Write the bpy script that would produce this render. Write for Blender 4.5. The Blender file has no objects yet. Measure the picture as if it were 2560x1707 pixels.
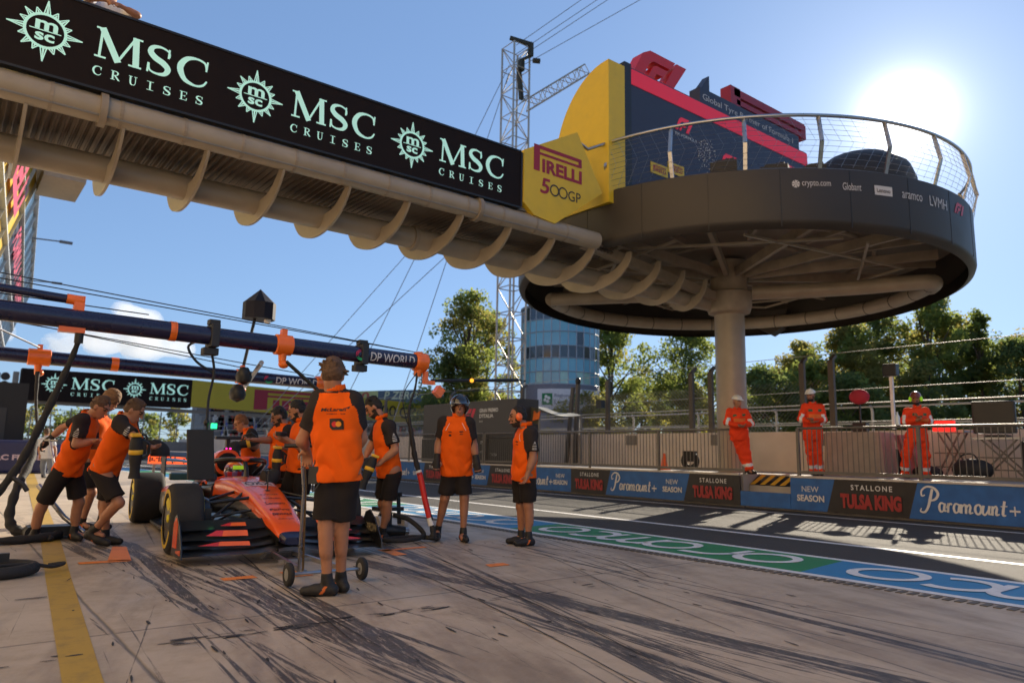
import bpy, bmesh, math, random
import numpy as np
from mathutils import Vector, Matrix
from mathutils.bvhtree import BVHTree
R_ = math.radians
S = bpy.context.scene
COL = S.collection

# ---------------------------------------------------------------- camera, sky, sun, exposure
cam_d = bpy.data.cameras.new("camera"); cam = bpy.data.objects.new("camera", cam_d); COL.objects.link(cam)
YAW, PIT, ROL = R_(38.0), R_(8.65), R_(1.0)
fw = Vector((math.sin(YAW)*math.cos(PIT), math.cos(YAW)*math.cos(PIT), math.sin(PIT)))
rt = Vector((math.cos(YAW), -math.sin(YAW), 0)); up = rt.cross(fw)
rt2 = rt*math.cos(ROL)+up*math.sin(ROL); up2 = up*math.cos(ROL)-rt*math.sin(ROL)
cam.matrix_world = Matrix(((rt2.x, up2.x, -fw.x, 0), (rt2.y, up2.y, -fw.y, 0), (rt2.z, up2.z, -fw.z, 1.10), (0, 0, 0, 1)))
cam_d.sensor_width = 36; cam_d.lens = 25.6; cam_d.clip_start = 0.05; cam_d.clip_end = 3000
cam_d.dof.use_dof = True; cam_d.dof.focus_distance = 6.5; cam_d.dof.aperture_fstop = 2.0
S.camera = cam

SUN_EL, SUN_AZ = R_(23.2), R_(67.6)            # azimuth from +Y towards +X
world = bpy.data.worlds.new("World"); S.world = world; world.use_nodes = True
wn = world.node_tree; bg = wn.nodes["Background"]
sky = wn.nodes.new("ShaderNodeTexSky"); sky.sky_type = 'NISHITA'; sky.sun_disc = False
sky.sun_elevation = SUN_EL; sky.sun_rotation = SUN_AZ
sky.air_density = 1.0; sky.dust_density = .25; sky.ozone_density = 2.0; sky.altitude = 150
sg_ = wn.nodes.new("ShaderNodeGamma"); sg_.inputs[1].default_value = .5           # softer contrast between zenith, horizon and sun side
sm_ = wn.nodes.new("ShaderNodeMix"); sm_.data_type = 'RGBA'; sm_.blend_type = 'MULTIPLY'; sm_.inputs[0].default_value = 1; sm_.inputs[7].default_value = (1.03, 1.39, 1.96, 1)
wn.links.new(sky.outputs[0], sg_.inputs[0]); wn.links.new(sg_.outputs[0], sm_.inputs[6]); bg.inputs[1].default_value = 0.1
# bright air close round the sun: a tight and a wide aureole that belong to the sun's direction
_tc = wn.nodes.new("ShaderNodeTexCoord"); _dp = wn.nodes.new("ShaderNodeVectorMath"); _dp.operation = 'DOT_PRODUCT'; wn.links.new(_tc.outputs["Generated"], _dp.inputs[0])
_dp.inputs[1].default_value = (math.sin(SUN_AZ)*math.cos(SUN_EL), math.cos(SUN_AZ)*math.cos(SUN_EL), math.sin(SUN_EL))
def _wm(op, a, b=None):
    q = wn.nodes.new("ShaderNodeMath"); q.operation = op
    for i, x in enumerate((a, b)):
        if x is None: continue
        if isinstance(x, (int, float)): q.inputs[i].default_value = x
        else: wn.links.new(x, q.inputs[i])
    return q.outputs[0]
_an = _wm('ARCCOSINE', _wm('MINIMUM', _dp.outputs["Value"], .9999999))
_au = _wm('ADD', _wm('MULTIPLY', _wm('EXPONENT', _wm('MULTIPLY', _an, -1/R_(0.9))), 55.), _wm('MULTIPLY', _wm('EXPONENT', _wm('MULTIPLY', _an, -1/R_(4.5))), 2.3))
_cs = wn.nodes.new("ShaderNodeVectorMath"); _cs.operation = 'SCALE'; _cs.inputs[0].default_value = (1, .95, .86); wn.links.new(_au, _cs.inputs["Scale"])
_ad = wn.nodes.new("ShaderNodeVectorMath"); _ad.operation = 'ADD'; wn.links.new(sm_.outputs[2], _ad.inputs[0]); wn.links.new(_cs.outputs[0], _ad.inputs[1]); wn.links.new(_ad.outputs[0], bg.inputs[0])
sun_d = bpy.data.lights.new("sun", 'SUN'); sun_d.energy = 5.0; sun_d.angle = R_(0.53); sun_d.color = (1, 0.87, 0.68)
sun = bpy.data.objects.new("sun", sun_d); COL.objects.link(sun)
sdir = Vector((math.sin(SUN_AZ)*math.cos(SUN_EL), math.cos(SUN_AZ)*math.cos(SUN_EL), math.sin(SUN_EL)))
sun.rotation_euler = sdir.to_track_quat('Z', 'Y').to_euler()
S.view_settings.view_transform = 'Standard'; S.view_settings.look = 'None'
S.view_settings.exposure = 0.8; S.view_settings.gamma = 1
S.cycles.max_bounces = 6; S.cycles.transparent_max_bounces = 8

# ---------------------------------------------------------------- materials
MATS = {}
def M(name, col, rough=.6, metal=0, var=.12, scale=6, bump=0, bscale=80, emit=0, coat=0, spec=.5, trans=0):
    if name in MATS: return MATS[name]
    m = bpy.data.materials.new(name); m.use_nodes = True; nt = m.node_tree; N = nt.nodes; L = nt.links
    b = N["Principled BSDF"]; MATS[name] = m
    c = tuple(col)+(1,)
    tc = N.new("ShaderNodeTexCoord")
    if var:
        nz = N.new("ShaderNodeTexNoise"); nz.inputs["Scale"].default_value = scale; nz.inputs["Detail"].default_value = 6
        L.new(tc.outputs["Object"], nz.inputs["Vector"])
        mr = N.new("ShaderNodeMapRange"); mr.inputs[1].default_value = .25; mr.inputs[2].default_value = .75
        mr.inputs[3].default_value = 1-var; mr.inputs[4].default_value = 1+var
        L.new(nz.outputs[0], mr.inputs[0])
        mx = N.new("ShaderNodeVectorMath"); mx.operation = 'SCALE'; mx.inputs[0].default_value = col
        L.new(mr.outputs[0], mx.inputs["Scale"]); L.new(mx.outputs[0], b.inputs["Base Color"])
        mr2 = N.new("ShaderNodeMapRange"); mr2.inputs[3].default_value = max(.03, rough-.1); mr2.inputs[4].default_value = min(1, rough+.1)
        L.new(nz.outputs[0], mr2.inputs[0]); L.new(mr2.outputs[0], b.inputs["Roughness"])
    else:
        b.inputs["Base Color"].default_value = c; b.inputs["Roughness"].default_value = rough
    b.inputs["Metallic"].default_value = metal; b.inputs["Specular IOR Level"].default_value = spec
    if coat: b.inputs["Coat Weight"].default_value = coat; b.inputs["Coat Roughness"].default_value = .08
    if bump:
        n2 = N.new("ShaderNodeTexNoise"); n2.inputs["Scale"].default_value = bscale; n2.inputs["Detail"].default_value = 4
        L.new(tc.outputs["Object"], n2.inputs["Vector"])
        bp = N.new("ShaderNodeBump"); bp.inputs["Strength"].default_value = bump; bp.inputs["Distance"].default_value = .02
        L.new(n2.outputs[0], bp.inputs["Height"]); L.new(bp.outputs[0], b.inputs["Normal"])
    if emit:
        b.inputs["Emission Color"].default_value = c; b.inputs["Emission Strength"].default_value = emit
    if trans:
        tr = N.new("ShaderNodeBsdfTranslucent"); tr.inputs[0].default_value = tuple(min(1, x*1.6) for x in col)+(1,)
        ms = N.new("ShaderNodeMixShader"); ms.inputs[0].default_value = trans
        L.new(b.outputs[0], ms.inputs[1]); L.new(tr.outputs[0], ms.inputs[2]); L.new(ms.outputs[0], N["Material Output"].inputs[0])
    return m

# ---------------------------------------------------------------- objects
def tag(o, label=None, cat=None, group=None, kind=None):
    if label: o["label"] = label
    if cat: o["category"] = cat
    if group: o["group"] = group
    if kind: o["kind"] = kind
    return o
def thing(name, label, cat, loc=(0, 0, 0), rz=0, group=None):
    o = bpy.data.objects.new(name, None); COL.objects.link(o); o.empty_display_size = .2
    o.location = loc; o.rotation_euler = (0, 0, rz)
    return tag(o, label, cat, group)
def V(*a): return Vector(a)
def frame(d, hint=None):
    d = Vector(d).normalized(); h = Vector(hint or (0, 0, 1))
    if abs(d.dot(h)) > .97: h = Vector((1, 0, 0)) if abs(d.x) < .9 else Vector((0, 1, 0))
    a = d.cross(h).normalized(); b = a.cross(d).normalized()
    return a, b, d
_txt = {}
def textmesh(s, bold=0., shear=0., spacing=1.):
    k = (s, bold, shear, spacing)
    if k in _txt: return _txt[k]
    cu = bpy.data.curves.new("t", 'FONT'); cu.body = s; cu.resolution_u = 3; cu.offset = bold; cu.shear = shear; cu.space_character = spacing
    ob = bpy.data.objects.new("t", cu); COL.objects.link(ob)
    me = bpy.data.meshes.new_from_object(ob, depsgraph=None) if False else ob.to_mesh()
    vs = [(v.co.x, v.co.y) for v in me.vertices]; fs = [tuple(p.vertices) for p in me.polygons]
    ob.to_mesh_clear(); bpy.data.objects.remove(ob); bpy.data.curves.remove(cu)
    x0 = min(v[0] for v in vs); x1 = max(v[0] for v in vs); y0 = min(v[1] for v in vs); y1 = max(v[1] for v in vs)
    _txt[k] = ([(x-x0, y-y0) for x, y in vs], fs, x1-x0, y1-y0)
    return _txt[k]

def cut(vs, fs, step, dirs="xy"):
    """slice a flat outline into small cells so that it can follow a curved surface"""
    bm = bmesh.new(); bv_ = [bm.verts.new((x, y, 0)) for x, y in vs]
    for f in fs:
        try: bm.faces.new([bv_[i] for i in f])
        except ValueError: pass
    for d in dirs:
        k = 0 if d == "x" else 1; a = min(v[k] for v in vs); b = max(v[k] for v in vs); n = int((b-a)/step)
        for i in range(1, n+1):
            co = [0, 0, 0]; co[k] = a+i*(b-a)/(n+1); no = [0, 0, 0]; no[k] = 1
            bmesh.ops.bisect_plane(bm, geom=bm.verts[:]+bm.edges[:]+bm.faces[:], plane_co=co, plane_no=no)
    bm.verts.index_update(); out = ([(v.co.x, v.co.y) for v in bm.verts], [tuple(v.index for v in f.verts) for f in bm.faces]); bm.free(); return out
class MB:
    """collects shapes and links them as ONE mesh object"""
    def __init__(s): s.v = []; s.f = []; s.m = []; s.mi = 0; s.lift = 0
    def add(s, vs, fs):
        n = len(s.v); s.v += [tuple(v) for v in vs]
        for f in fs: s.f.append(tuple(i+n for i in f)); s.m.append(s.mi)
        return s
    def box(s, c, size, rz=0, ax=None):
        hx, hy, hz = (q/2 for q in size)
        if ax: A, B, C_ = (Vector(q) for q in ax)
        else: A, B, C_ = V(math.cos(rz), math.sin(rz), 0), V(-math.sin(rz), math.cos(rz), 0), V(0, 0, 1)
        c = Vector(c); vs = [c+A*hx*i+B*hy*j+C_*hz*k for i in (-1, 1) for j in (-1, 1) for k in (-1, 1)]
        return s.add(vs, [(0, 1, 3, 2), (4, 6, 7, 5), (0, 4, 5, 1), (2, 3, 7, 6), (0, 2, 6, 4), (1, 5, 7, 3)])
    def bar(s, a, b, w, h=None, hint=None):
        a = Vector(a); b = Vector(b); A, B, D = frame(b-a, hint)
        return s.box((a+b)/2, (w, h or w, (b-a).length), ax=(A, B, D))
    def tube(s, pts, r, n=8, cap=True, closed=False):
        pts = [Vector(p) for p in pts]; m = len(pts); rs = r if isinstance(r, (list, tuple)) else [r]*m
        vs = []; prevA = None
        for i, p in enumerate(pts):
            if closed: d = pts[(i+1) % m]-pts[i-1]
            else: d = pts[min(i+1, m-1)]-pts[max(i-1, 0)]
            if d.length < 1e-9: d = V(0, 0, 1)
            d.normalize()
            if prevA is None: A, B, _ = frame(d)
            else:
                A = prevA-d*prevA.dot(d)
                A = A.normalized() if A.length > 1e-6 else frame(d)[0]
                B = A.cross(d)
            prevA = A
            vs += [p+(A*math.cos(2*math.pi*k/n)+B*math.sin(2*math.pi*k/n))*rs[i] for k in range(n)]
        fs = []
        for i in range(m if closed else m-1):
            j = (i+1) % m
            fs += [(i*n+k, i*n+(k+1) % n, j*n+(k+1) % n, j*n+k) for k in range(n)]
        if cap and not closed: fs += [tuple(range(n-1, -1, -1)), tuple(range((m-1)*n, m*n))]
        return s.add(vs, fs)
    def ring(s, c, axis, r, t, n=32, k=8):
        A, B, D = frame(axis); c = Vector(c)
        return s.tube([c+(A*math.cos(2*math.pi*i/n)+B*math.sin(2*math.pi*i/n))*r for i in range(n)], t, k, closed=True)
    def lathe(s, prof, c=(0, 0, 0), axis=(0, 0, 1), n=24, arc=None):
        A, B, D = frame(axis); c = Vector(c); vs = []; m = len(prof)
        full = arc is None; a0, a1 = arc or (0, 2*math.pi); steps = n if full else n+1
        for i in range(steps):
            a = a0+(a1-a0)*i/n
            vs += [c+(A*math.cos(a)+B*math.sin(a))*p[0]+D*p[1] for p in prof]
        fs = []
        for i in range(n):
            j = (i+1) % steps
            fs += [(i*m+k, j*m+k, j*m+k+1, i*m+k+1) for k in range(m-1)]
        return s.add(vs, fs)
    def ell(s, c, r, ax=None, n=16, m=10):
        A, B, D = (Vector(q) for q in ax) if ax else (V(1, 0, 0), V(0, 1, 0), V(0, 0, 1)); c = Vector(c); vs = []
        for j in range(m+1):
            t = math.pi*j/m
            vs += [c+A*r[0]*math.sin(t)*math.cos(2*math.pi*i/n)+B*r[1]*math.sin(t)*math.sin(2*math.pi*i/n)+D*r[2]*math.cos(t) for i in range(n)]
        return s.add(vs, [(j*n+i, (j+1)*n+i, (j+1)*n+(i+1) % n, j*n+(i+1) % n) for j in range(m) for i in range(n)])
    def prism(s, poly, O, U, W, d0, d1):
        """polygon (u,w) in the plane O,U,W, extruded along UxW from d0 to d1"""
        O = Vector(O); U = Vector(U); W = Vector(W); D = U.cross(W).normalized(); n = len(poly)
        vs = [O+U*u+W*w+D*d0 for u, w in poly]+[O+U*u+W*w+D*d1 for u, w in poly]
        return s.add(vs, [tuple(range(n-1, -1, -1)), tuple(range(n, 2*n))]+[(i, (i+1) % n, n+(i+1) % n, n+i) for i in range(n)])
    def poly(s, poly, O, U, W, d=0):
        O = Vector(O); U = Vector(U); W = Vector(W); D = U.cross(W).normalized()
        return s.add([O+U*u+W*w+D*d for u, w in poly], [tuple(range(len(poly)))])
    def quad(s, a, b, c, d): return s.add([a, b, c, d], [(0, 1, 2, 3)])
    def text(s, t, O, U, W, w=None, h=None, bold=0., shear=0., spacing=1., d=.004, center=False):
        vs, fs, tw, th = textmesh(t, bold, shear, spacing)
        sy = (h/th) if h else w/tw
        sx = (w/tw) if w else sy
        O = Vector(O); U = Vector(U); W = Vector(W); D = U.cross(W).normalized()
        if center: O = O-U*tw*sx/2
        return s.add([O+U*x*sx+W*y*sy+D*d for x, y in vs], fs)
    def stroke(s, pts, ws, O, U, W, d=.004):
        O = Vector(O); U = Vector(U); W = Vector(W); D = U.cross(W).normalized(); s.lift += 1
        n = len(pts); ws = ws if isinstance(ws, (list, tuple)) else [ws]*n; vs = []
        for i, (x, y) in enumerate(pts):
            a = pts[max(i-1, 0)]; b = pts[min(i+1, n-1)]; tx, ty = b[0]-a[0], b[1]-a[1]; l = math.hypot(tx, ty) or 1
            nx, ny = -ty/l*ws[i]/2, tx/l*ws[i]/2
            for q in (1, -1): vs.append(O+U*(x+nx*q)+W*(y+ny*q)+D*(d+.0003*(s.lift % 12)))
        return s.add(vs, [(2*i, 2*i+1, 2*i+3, 2*i+2) for i in range(n-1)])
    def build(s, name, mats, parent=None, smooth=False, world=True, sub=0, bevel=0):
        me = bpy.data.meshes.new(name); me.from_pydata(s.v, [], s.f)
        ms = mats if isinstance(mats, (list, tuple)) else [mats]
        for q in ms: me.materials.append(q)
        if len(ms) > 1: me.polygons.foreach_set("material_index", s.m)
        if smooth: me.polygons.foreach_set("use_smooth", [True]*len(me.polygons))
        o = bpy.data.objects.new(name, me); COL.objects.link(o)
        if parent:
            o.parent = parent
            if world:
                q = parent; off = Vector()
                while q: off += q.location; q = q.parent
                o.location = -off
        if bevel:
            b = o.modifiers.new("b", 'BEVEL'); b.width = bevel; b.segments = 2; b.limit_method = 'ANGLE'; b.angle_limit = R_(40)
        if sub:
            q = o.modifiers.new("s", 'SUBSURF'); q.levels = q.render_levels = sub
        if smooth:
            try: me.set_sharp_from_angle(angle=R_(50))
            except Exception: pass
        return o
def spline(P, n=8):
    P = [Vector(p) for p in P]; out = []
    for i in range(len(P)-1):
        p0 = P[max(i-1, 0)]; p1 = P[i]; p2 = P[i+1]; p3 = P[min(i+2, len(P)-1)]
        for k in range(n):
            t = k/n
            out.append(.5*((2*p1)+(p2-p0)*t+(2*p0-5*p1+4*p2-p3)*t*t+(3*p1-p0-3*p2+p3)*t**3))
    return out+[P[-1]]
def sp2(P, n=6): return [(p.x, p.y) for p in spline([(x, y, 0) for x, y in P], n)]
def lerpw(ws, n): # resample widths over n points
    return [float(np.interp(i/(n-1), np.linspace(0, 1, len(ws)), ws)) for i in range(n)]
X_, Y_, Z_ = V(1, 0, 0), V(0, 1, 0), V(0, 0, 1)
WHITE = M("white_paint", (.75, .74, .72), .55, var=.08)
BLACK = M("black_plastic", (.012, .012, .013), .45)
DARK = M("dark_rubber", (.018, .017, .018), .75)
STEEL = M("brushed_steel", (.45, .45, .46), .3, 1, var=.1)
GREY = M("grey_paint", (.2, .2, .2), .5)
ORANGE = M("papaya_paint", (.85, .17, .012), .35, coat=.4, var=.05)
NAVY = M("navy_paint", (.012, .012, .045), .28, coat=.5, var=.1)
# ---------------------------------------------------------------- ground
def ground_mat(kind):
    m = bpy.data.materials.new(kind); m.use_nodes = True; nt = m.node_tree; N = nt.nodes; L = nt.links; b = N["Principled BSDF"]
    geo = N.new("ShaderNodeNewGeometry")
    def noise(sc, det=6, rough=.6, rot=0, stretch=(1, 1, 1), off=(0, 0, 0)):
        mp = N.new("ShaderNodeMapping"); mp.vector_type = 'POINT'
        # rotate first, then scale: two mappings
        r = N.new("ShaderNodeVectorRotate"); r.rotation_type = 'Z_AXIS'; r.inputs["Angle"].default_value = rot
        L.new(geo.outputs["Position"], r.inputs["Vector"]); L.new(r.outputs[0], mp.inputs["Vector"])
        mp.inputs["Scale"].default_value = stretch; mp.inputs["Location"].default_value = off
        n = N.new("ShaderNodeTexNoise"); n.inputs["Scale"].default_value = sc; n.inputs["Detail"].default_value = det; n.inputs["Roughness"].default_value = rough
        L.new(mp.outputs[0], n.inputs["Vector"]); return n.outputs[0]
    def rng(v, a, b_, c=0, d=1, sm=True):
        q = N.new("ShaderNodeMapRange"); q.interpolation_type = 'SMOOTHSTEP' if sm else 'LINEAR'
        for i, x in enumerate((a, b_, c, d)): q.inputs[1+i].default_value = x
        L.new(v, q.inputs[0]); return q.outputs[0]
    def math_(op, a, c=None):
        q = N.new("ShaderNodeMath"); q.operation = op
        for i, x in enumerate((a, c)):
            if x is None: continue
            if isinstance(x, (int, float)): q.inputs[i].default_value = x
            else: L.new(x, q.inputs[i])
        return q.outputs[0]
    def mix(fac, a, c):
        q = N.new("ShaderNodeMix"); q.data_type = 'RGBA'
        L.new(fac, q.inputs[0])
        for i, x in ((6, a), (7, c)):
            if isinstance(x, tuple): q.inputs[i].default_value = x+(1,)
            else: L.new(x, q.inputs[i])
        return q.outputs[2]
    sep = N.new("ShaderNodeSeparateXYZ"); L.new(geo.outputs["Position"], sep.inputs[0]); X, Y = sep.outputs[0], sep.outputs[1]
    if kind == 'concrete':
        big = noise(.5, 8, .65); fine = noise(9, 8, .7); mid = noise(2.2, 8, .7)
        col = mix(rng(big, .3, .7), (.40, .32, .238), (.52, .425, .32))
        col = mix(rng(mid, .45, .75, 0, .55), col, (.25, .19, .138))
        col = mix(rng(fine, .3, .8, 0, .4), col, (.53, .43, .32))
        # slab joints
        def joint(v, period, off, w):
            a = math_('ADD', v, off); a = math_('DIVIDE', a, period); a = math_('FRACT', a); a = math_('SUBTRACT', a, .5); a = math_('ABSOLUTE', a)
            return rng(a, w/period, 0, 0, 1)
        wob = math_('MULTIPLY', math_('SUBTRACT', noise(1.5, 3), .5), .03)
        jx = joint(math_('ADD', X, wob), 4.3, 1.2, .02); jy = joint(math_('ADD', Y, wob), 3.6, .4, .02)
        # tyre marks: fine streaks along a few directions, gathered in bands
        tot = None
        def streak(rot, across, along, lo, hi, bands, gain, off):
            n = noise(1, 9, .68, rot, (across, along, 1), off)
            r = N.new("ShaderNodeVectorRotate"); r.rotation_type = 'Z_AXIS'; r.inputs["Angle"].default_value = rot
            L.new(geo.outputs["Position"], r.inputs["Vector"]); s2 = N.new("ShaderNodeSeparateXYZ"); L.new(r.outputs[0], s2.inputs[0])
            u = math_('ADD', s2.outputs[0], math_('MULTIPLY', math_('SUBTRACT', noise(.35, 3), .5), .9))
            acc = None
            for c, w, g in bands:
                d = math_('ABSOLUTE', math_('SUBTRACT', u, c)); f = rng(d, w, w*.15, 0, g)
                acc = f if acc is None else math_('MAXIMUM', acc, f)
            patch = rng(noise(.8, 5, .6, rot, (1.2, .22, 1), off), .34, .6)
            acc = math_('MULTIPLY', acc, patch)
            # threshold falls inside a band
            t = math_('SUBTRACT', n, math_('SUBTRACT', lo, math_('MULTIPLY', acc, gain)))
            return rng(t, 0, hi)
        D2 = R_
        s1 = streak(D2(4), 14, .12, .64, .03, [(1.15, .3, 1), (1.75, .5, 1), (3.2, .8, .7)], .19, (3, 1, 0))
        s2_ = streak(D2(9), 12, .11, .64, .03, [(3.0, .42, 1), (4.3, .4, .7)], .18, (9, 5, 0))
        s3 = streak(D2(16), 18, .12, .65, .03, [(2.3, .5, .9), (3.9, .5, .8)], .16, (1, 8, 0))
        s4 = streak(D2(-4), 13, .13, .64, .03, [(3.95, .5, 1), (2.25, .5, 1)], .19, (5, 2, 0))
        s5 = streak(D2(26), 20, .14, .68, .03, [(3.6, 2.4, .45)], .09, (2, 4, 0))
        ms = s1
        for q in (s2_, s3, s4, s5): ms = math_('MAXIMUM', ms, q)
        wide = streak(D2(-3), 9, .4, .62, .03, [(2.2, .22, 1), (3.9, .26, 1), (1.75, .16, .9)], .19, (4, 7, 0))
        speck = rng(noise(7, 6, .7), .66, .72, 0, .6)
        brk = rng(noise(1, 7, .75, D2(8), (45, 5, 1), (2, 3, 0)), .36, .47, .1, 1)
        ms = math_('MULTIPLY', ms, brk)
        ms = math_('MAXIMUM', ms, math_('MULTIPLY', math_('MULTIPLY', wide, brk), .9))
        reach = rng(Y, 16, 8.5, 0, 1)
        ms = math_('MULTIPLY', ms, reach); speck = math_('MULTIPLY', speck, math_('MULTIPLY', reach, rng(X, 7, 3, .3, 1)))
        soft = math_('MULTIPLY', rng(noise(.9, 5, .6, D2(18), (2.2, .4, 1), (7, 7, 0)), .42, .7, 0, .8), reach)
        col = mix(soft, col, (.2, .15, .11))
        col = mix(math_('MULTIPLY', speck, .6), col, (.09, .085, .085))
        col = mix(math_('MULTIPLY', ms, .88), col, (.022, .021, .026))
        col = mix(math_('MULTIPLY', math_('MAXIMUM', jx, jy), .75), col, (.07, .06, .05))
        L.new(col, b.inputs["Base Color"])
        L.new(rng(mid, .2, .8, .42, .72), b.inputs["Roughness"])
        bp = N.new("ShaderNodeBump"); bp.inputs["Strength"].default_value = .35; bp.inputs["Distance"].default_value = .01
        hgt = math_('SUBTRACT', noise(35, 6, .7), math_('MULTIPLY', math_('MAXIMUM', jx, jy), 1.2)); L.new(hgt, bp.inputs["Height"]); L.new(bp.outputs[0], b.inputs["Normal"])
    elif kind == 'asphalt':
        col = mix(rng(noise(.4, 6), .3, .7), (.042, .04, .039), (.06, .056, .054))
        col = mix(rng(noise(60, 3, .8), .35, .75), col, (.1, .095, .09))
        ln = rng(noise(1, 6, .6, 0, (5, .12, 1)), .5, .75, 0, .6); col = mix(ln, col, (.03, .03, .03))
        L.new(col, b.inputs["Base Color"]); b.inputs["Roughness"].default_value = .85; b.inputs["Specular IOR Level"].default_value = .25
        bp = N.new("ShaderNodeBump"); bp.inputs["Strength"].default_value = .8; bp.inputs["Distance"].default_value = .01
        L.new(noise(90, 3, .8), bp.inputs["Height"]); L.new(bp.outputs[0], b.inputs["Normal"])
    else:
        col = mix(rng(noise(.15, 8), .35, .65), (.05, .07, .025), (.12, .11, .06)); L.new(col, b.inputs["Base Color"]); b.inputs["Roughness"].default_value = .9
    return m
def paint(name, col, wear=.5):
    m = bpy.data.materials.new(name); m.use_nodes = True; N = m.node_tree.nodes; L = m.node_tree.links; b = N["Principled BSDF"]
    geo = N.new("ShaderNodeNewGeometry"); n = N.new("ShaderNodeTexNoise"); n.inputs["Scale"].default_value = 5; n.inputs["Detail"].default_value = 9; n.inputs["Roughness"].default_value = .75
    L.new(geo.outputs["Position"], n.inputs["Vector"])
    q = N.new("ShaderNodeMapRange"); q.inputs[1].default_value = .5; q.inputs[2].default_value = .72; q.inputs[4].default_value = wear; L.new(n.outputs[0], q.inputs[0])
    x = N.new("ShaderNodeMix"); x.data_type = 'RGBA'; L.new(q.outputs[0], x.inputs[0]); x.inputs[6].default_value = tuple(col)+(1,); x.inputs[7].default_value = tuple(c*.4+.03 for c in col)+(1,)
    L.new(x.outputs[2], b.inputs["Base Color"]); b.inputs["Roughness"].default_value = .6
    return m
def sheet(name, x0, x1, y0, y1, z, m, kind='structure'):
    o = MB().quad((x0, y0, z), (x1, y0, z), (x1, y1, z), (x0, y1, z)).build(name, m); o["kind"] = kind; return o
MCONC, MASPH, MEARTH = ground_mat('concrete'), ground_mat('asphalt'), ground_mat('earth')
sheet("ground", -900, 900, -900, 1500, -.06, MEARTH)
sheet("pit_apron", -14, 6.62, -12, 120, 0, MCONC)
sheet("pit_lane", 6.62, 14.2, -12, 120, 0, MASPH)
sheet("race_track", 18.2, 34, -60, 260, -.02, MASPH)
PWHITE = paint("road_white", (.72, .72, .72), .35)
PYEL = paint("road_yellow", (.43, .265, .03), .8); PORA = paint("road_orange", (.8, .22, .02), .5)
def strip(name, poly, z, m):
    o = MB().add([(x, y, z) for x, y in poly], [tuple(range(len(poly)))]).build(name, m); o["kind"] = 'structure'; return o
def rect(x0, x1, y0, y1): return [(x0, y0), (x1, y0), (x1, y1), (x0, y1)]
strip("white_line", rect(6.62, 6.74, -12, 90), .004, PWHITE)
strip("white_line", rect(7.86, 7.98, -12, 90), .004, PWHITE)
strip("white_line", rect(9.28, 9.42, -12, 110), .004, PWHITE)
strip("white_line", rect(13.3, 13.42, -12, 110), .004, PWHITE)
PGREEN = paint("strip_green", (.012, .2, .06), .3); PBLUE = paint("strip_blue", (.02, .2, .42), .3)
ys = [-5.1, -.5, 4.1, 8.7, 13.3, 17.9, 22.5, 27.1, 31.7, 36.3, 40.9]
for i in range(len(ys)-1):
    sk = .08
    strip("painted_strip", [(6.74, ys[i]-sk), (7.86, ys[i]+sk), (7.86, ys[i+1]+sk), (6.74, ys[i+1]-sk)], .004, PGREEN if i % 2 == 0 else PBLUE)
# lettering on the strip: reads from the far side of the lane
def lane_word(ystart, step=1.22):
    mb = MB()
    U, W = V(0, .78, 0), V(-1, 0, 0)            # reading direction +Y, letter tops towards -X
    w = .13
    def O(k): return V(7.72, ystart+k*step, .008)
    ringp = [(.45+.40*math.cos(a), .40+.33*math.sin(a)) for a in [2*math.pi*i/28 for i in range(29)]]
    arc = lambda cx, cy, rx, ry, a0, a1, n=20: [(cx+rx*math.cos(a0+(a1-a0)*i/n), cy+ry*math.sin(a0+(a1-a0)*i/n)) for i in range(n+1)]
    P = math.pi
    def a_(k): mb.stroke(ringp, w, O(k), U, W, 0)
    def r_(k): mb.stroke([(.15, .05), (.15, .45)]+arc(.5, .42, .35, .31, P, P*.5, 10)+[(.8, .73)], w, O(k), U, W, 0)
    def m_(k):
        mb.stroke([(.02, .05), (.02, .73)], w, O(k), U, W, 0); mb.stroke([(.02, .5)]+arc(.25, .5, .23, .23, P, 0, 12)+[(.48, .05)], w, O(k), U, W, 0)
        mb.stroke([(.48, .5)]+arc(.71, .5, .23, .23, P, 0, 12)+[(.94, .05)], w, O(k), U, W, 0)
    def c_(k): mb.stroke(arc(.5, .4, .38, .33, P*.3, P*1.7, 24), w, O(k), U, W, 0)
    for k, g in enumerate((a_, r_, a_, m_, c_, a_)): g(k*.66)
    o = mb.build("road_lettering", PWHITE); o["kind"] = 'structure'
for q in range(6): lane_word(4.6*q-.2, 1.0)
# drain grate along the edge of the strip
mb = MB()
for i in range(150): mb.box((6.5, -1+i*.09, .004), (.13, .05, .006))
o = mb.build("drain_grating", M("cast_iron", (.12, .1, .075), .6, .3)); o["kind"] = 'structure'
# yellow line and box markings on the apron
ya = [(.47, 2.4), (.585, 4.1), (.85, 7.4), (1.06, 9.9), (2.88, 34.6), (3.9, 50)]
strip("yellow_line", [(x, y) for x, y in ya]+[(x+.145+.005*y, y) for x, y in reversed(ya)], .004, PYEL)
for poly in ([(1.42, 8.05), (1.62, 8.0), (1.78, 9.1), (1.66, 9.2)], [(1.18, 7.98), (1.6, 7.96), (1.62, 8.08), (1.18, 8.12)], [(1.62, 10.1), (1.8, 10.0), (1.86, 11.0), (1.72, 11.0)],
             [(2.02, 6.42), (2.3, 6.42), (2.3, 6.56), (2.02, 6.56)], [(2.55, 6.3), (2.75, 6.3), (2.75, 6.6), (2.55, 6.6)], [(4.02, 7.35), (4.6, 7.4), (4.6, 7.5), (4.02, 7.45)], [(3.95, 7.0), (4.1, 7.0), (4.15, 7.5), (4.0, 7.5)],
             [(4.35, 5.85), (4.6, 5.85), (4.62, 6.0), (4.4, 6.0)]):
    strip("orange_marking", poly, .004, PORA)

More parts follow.
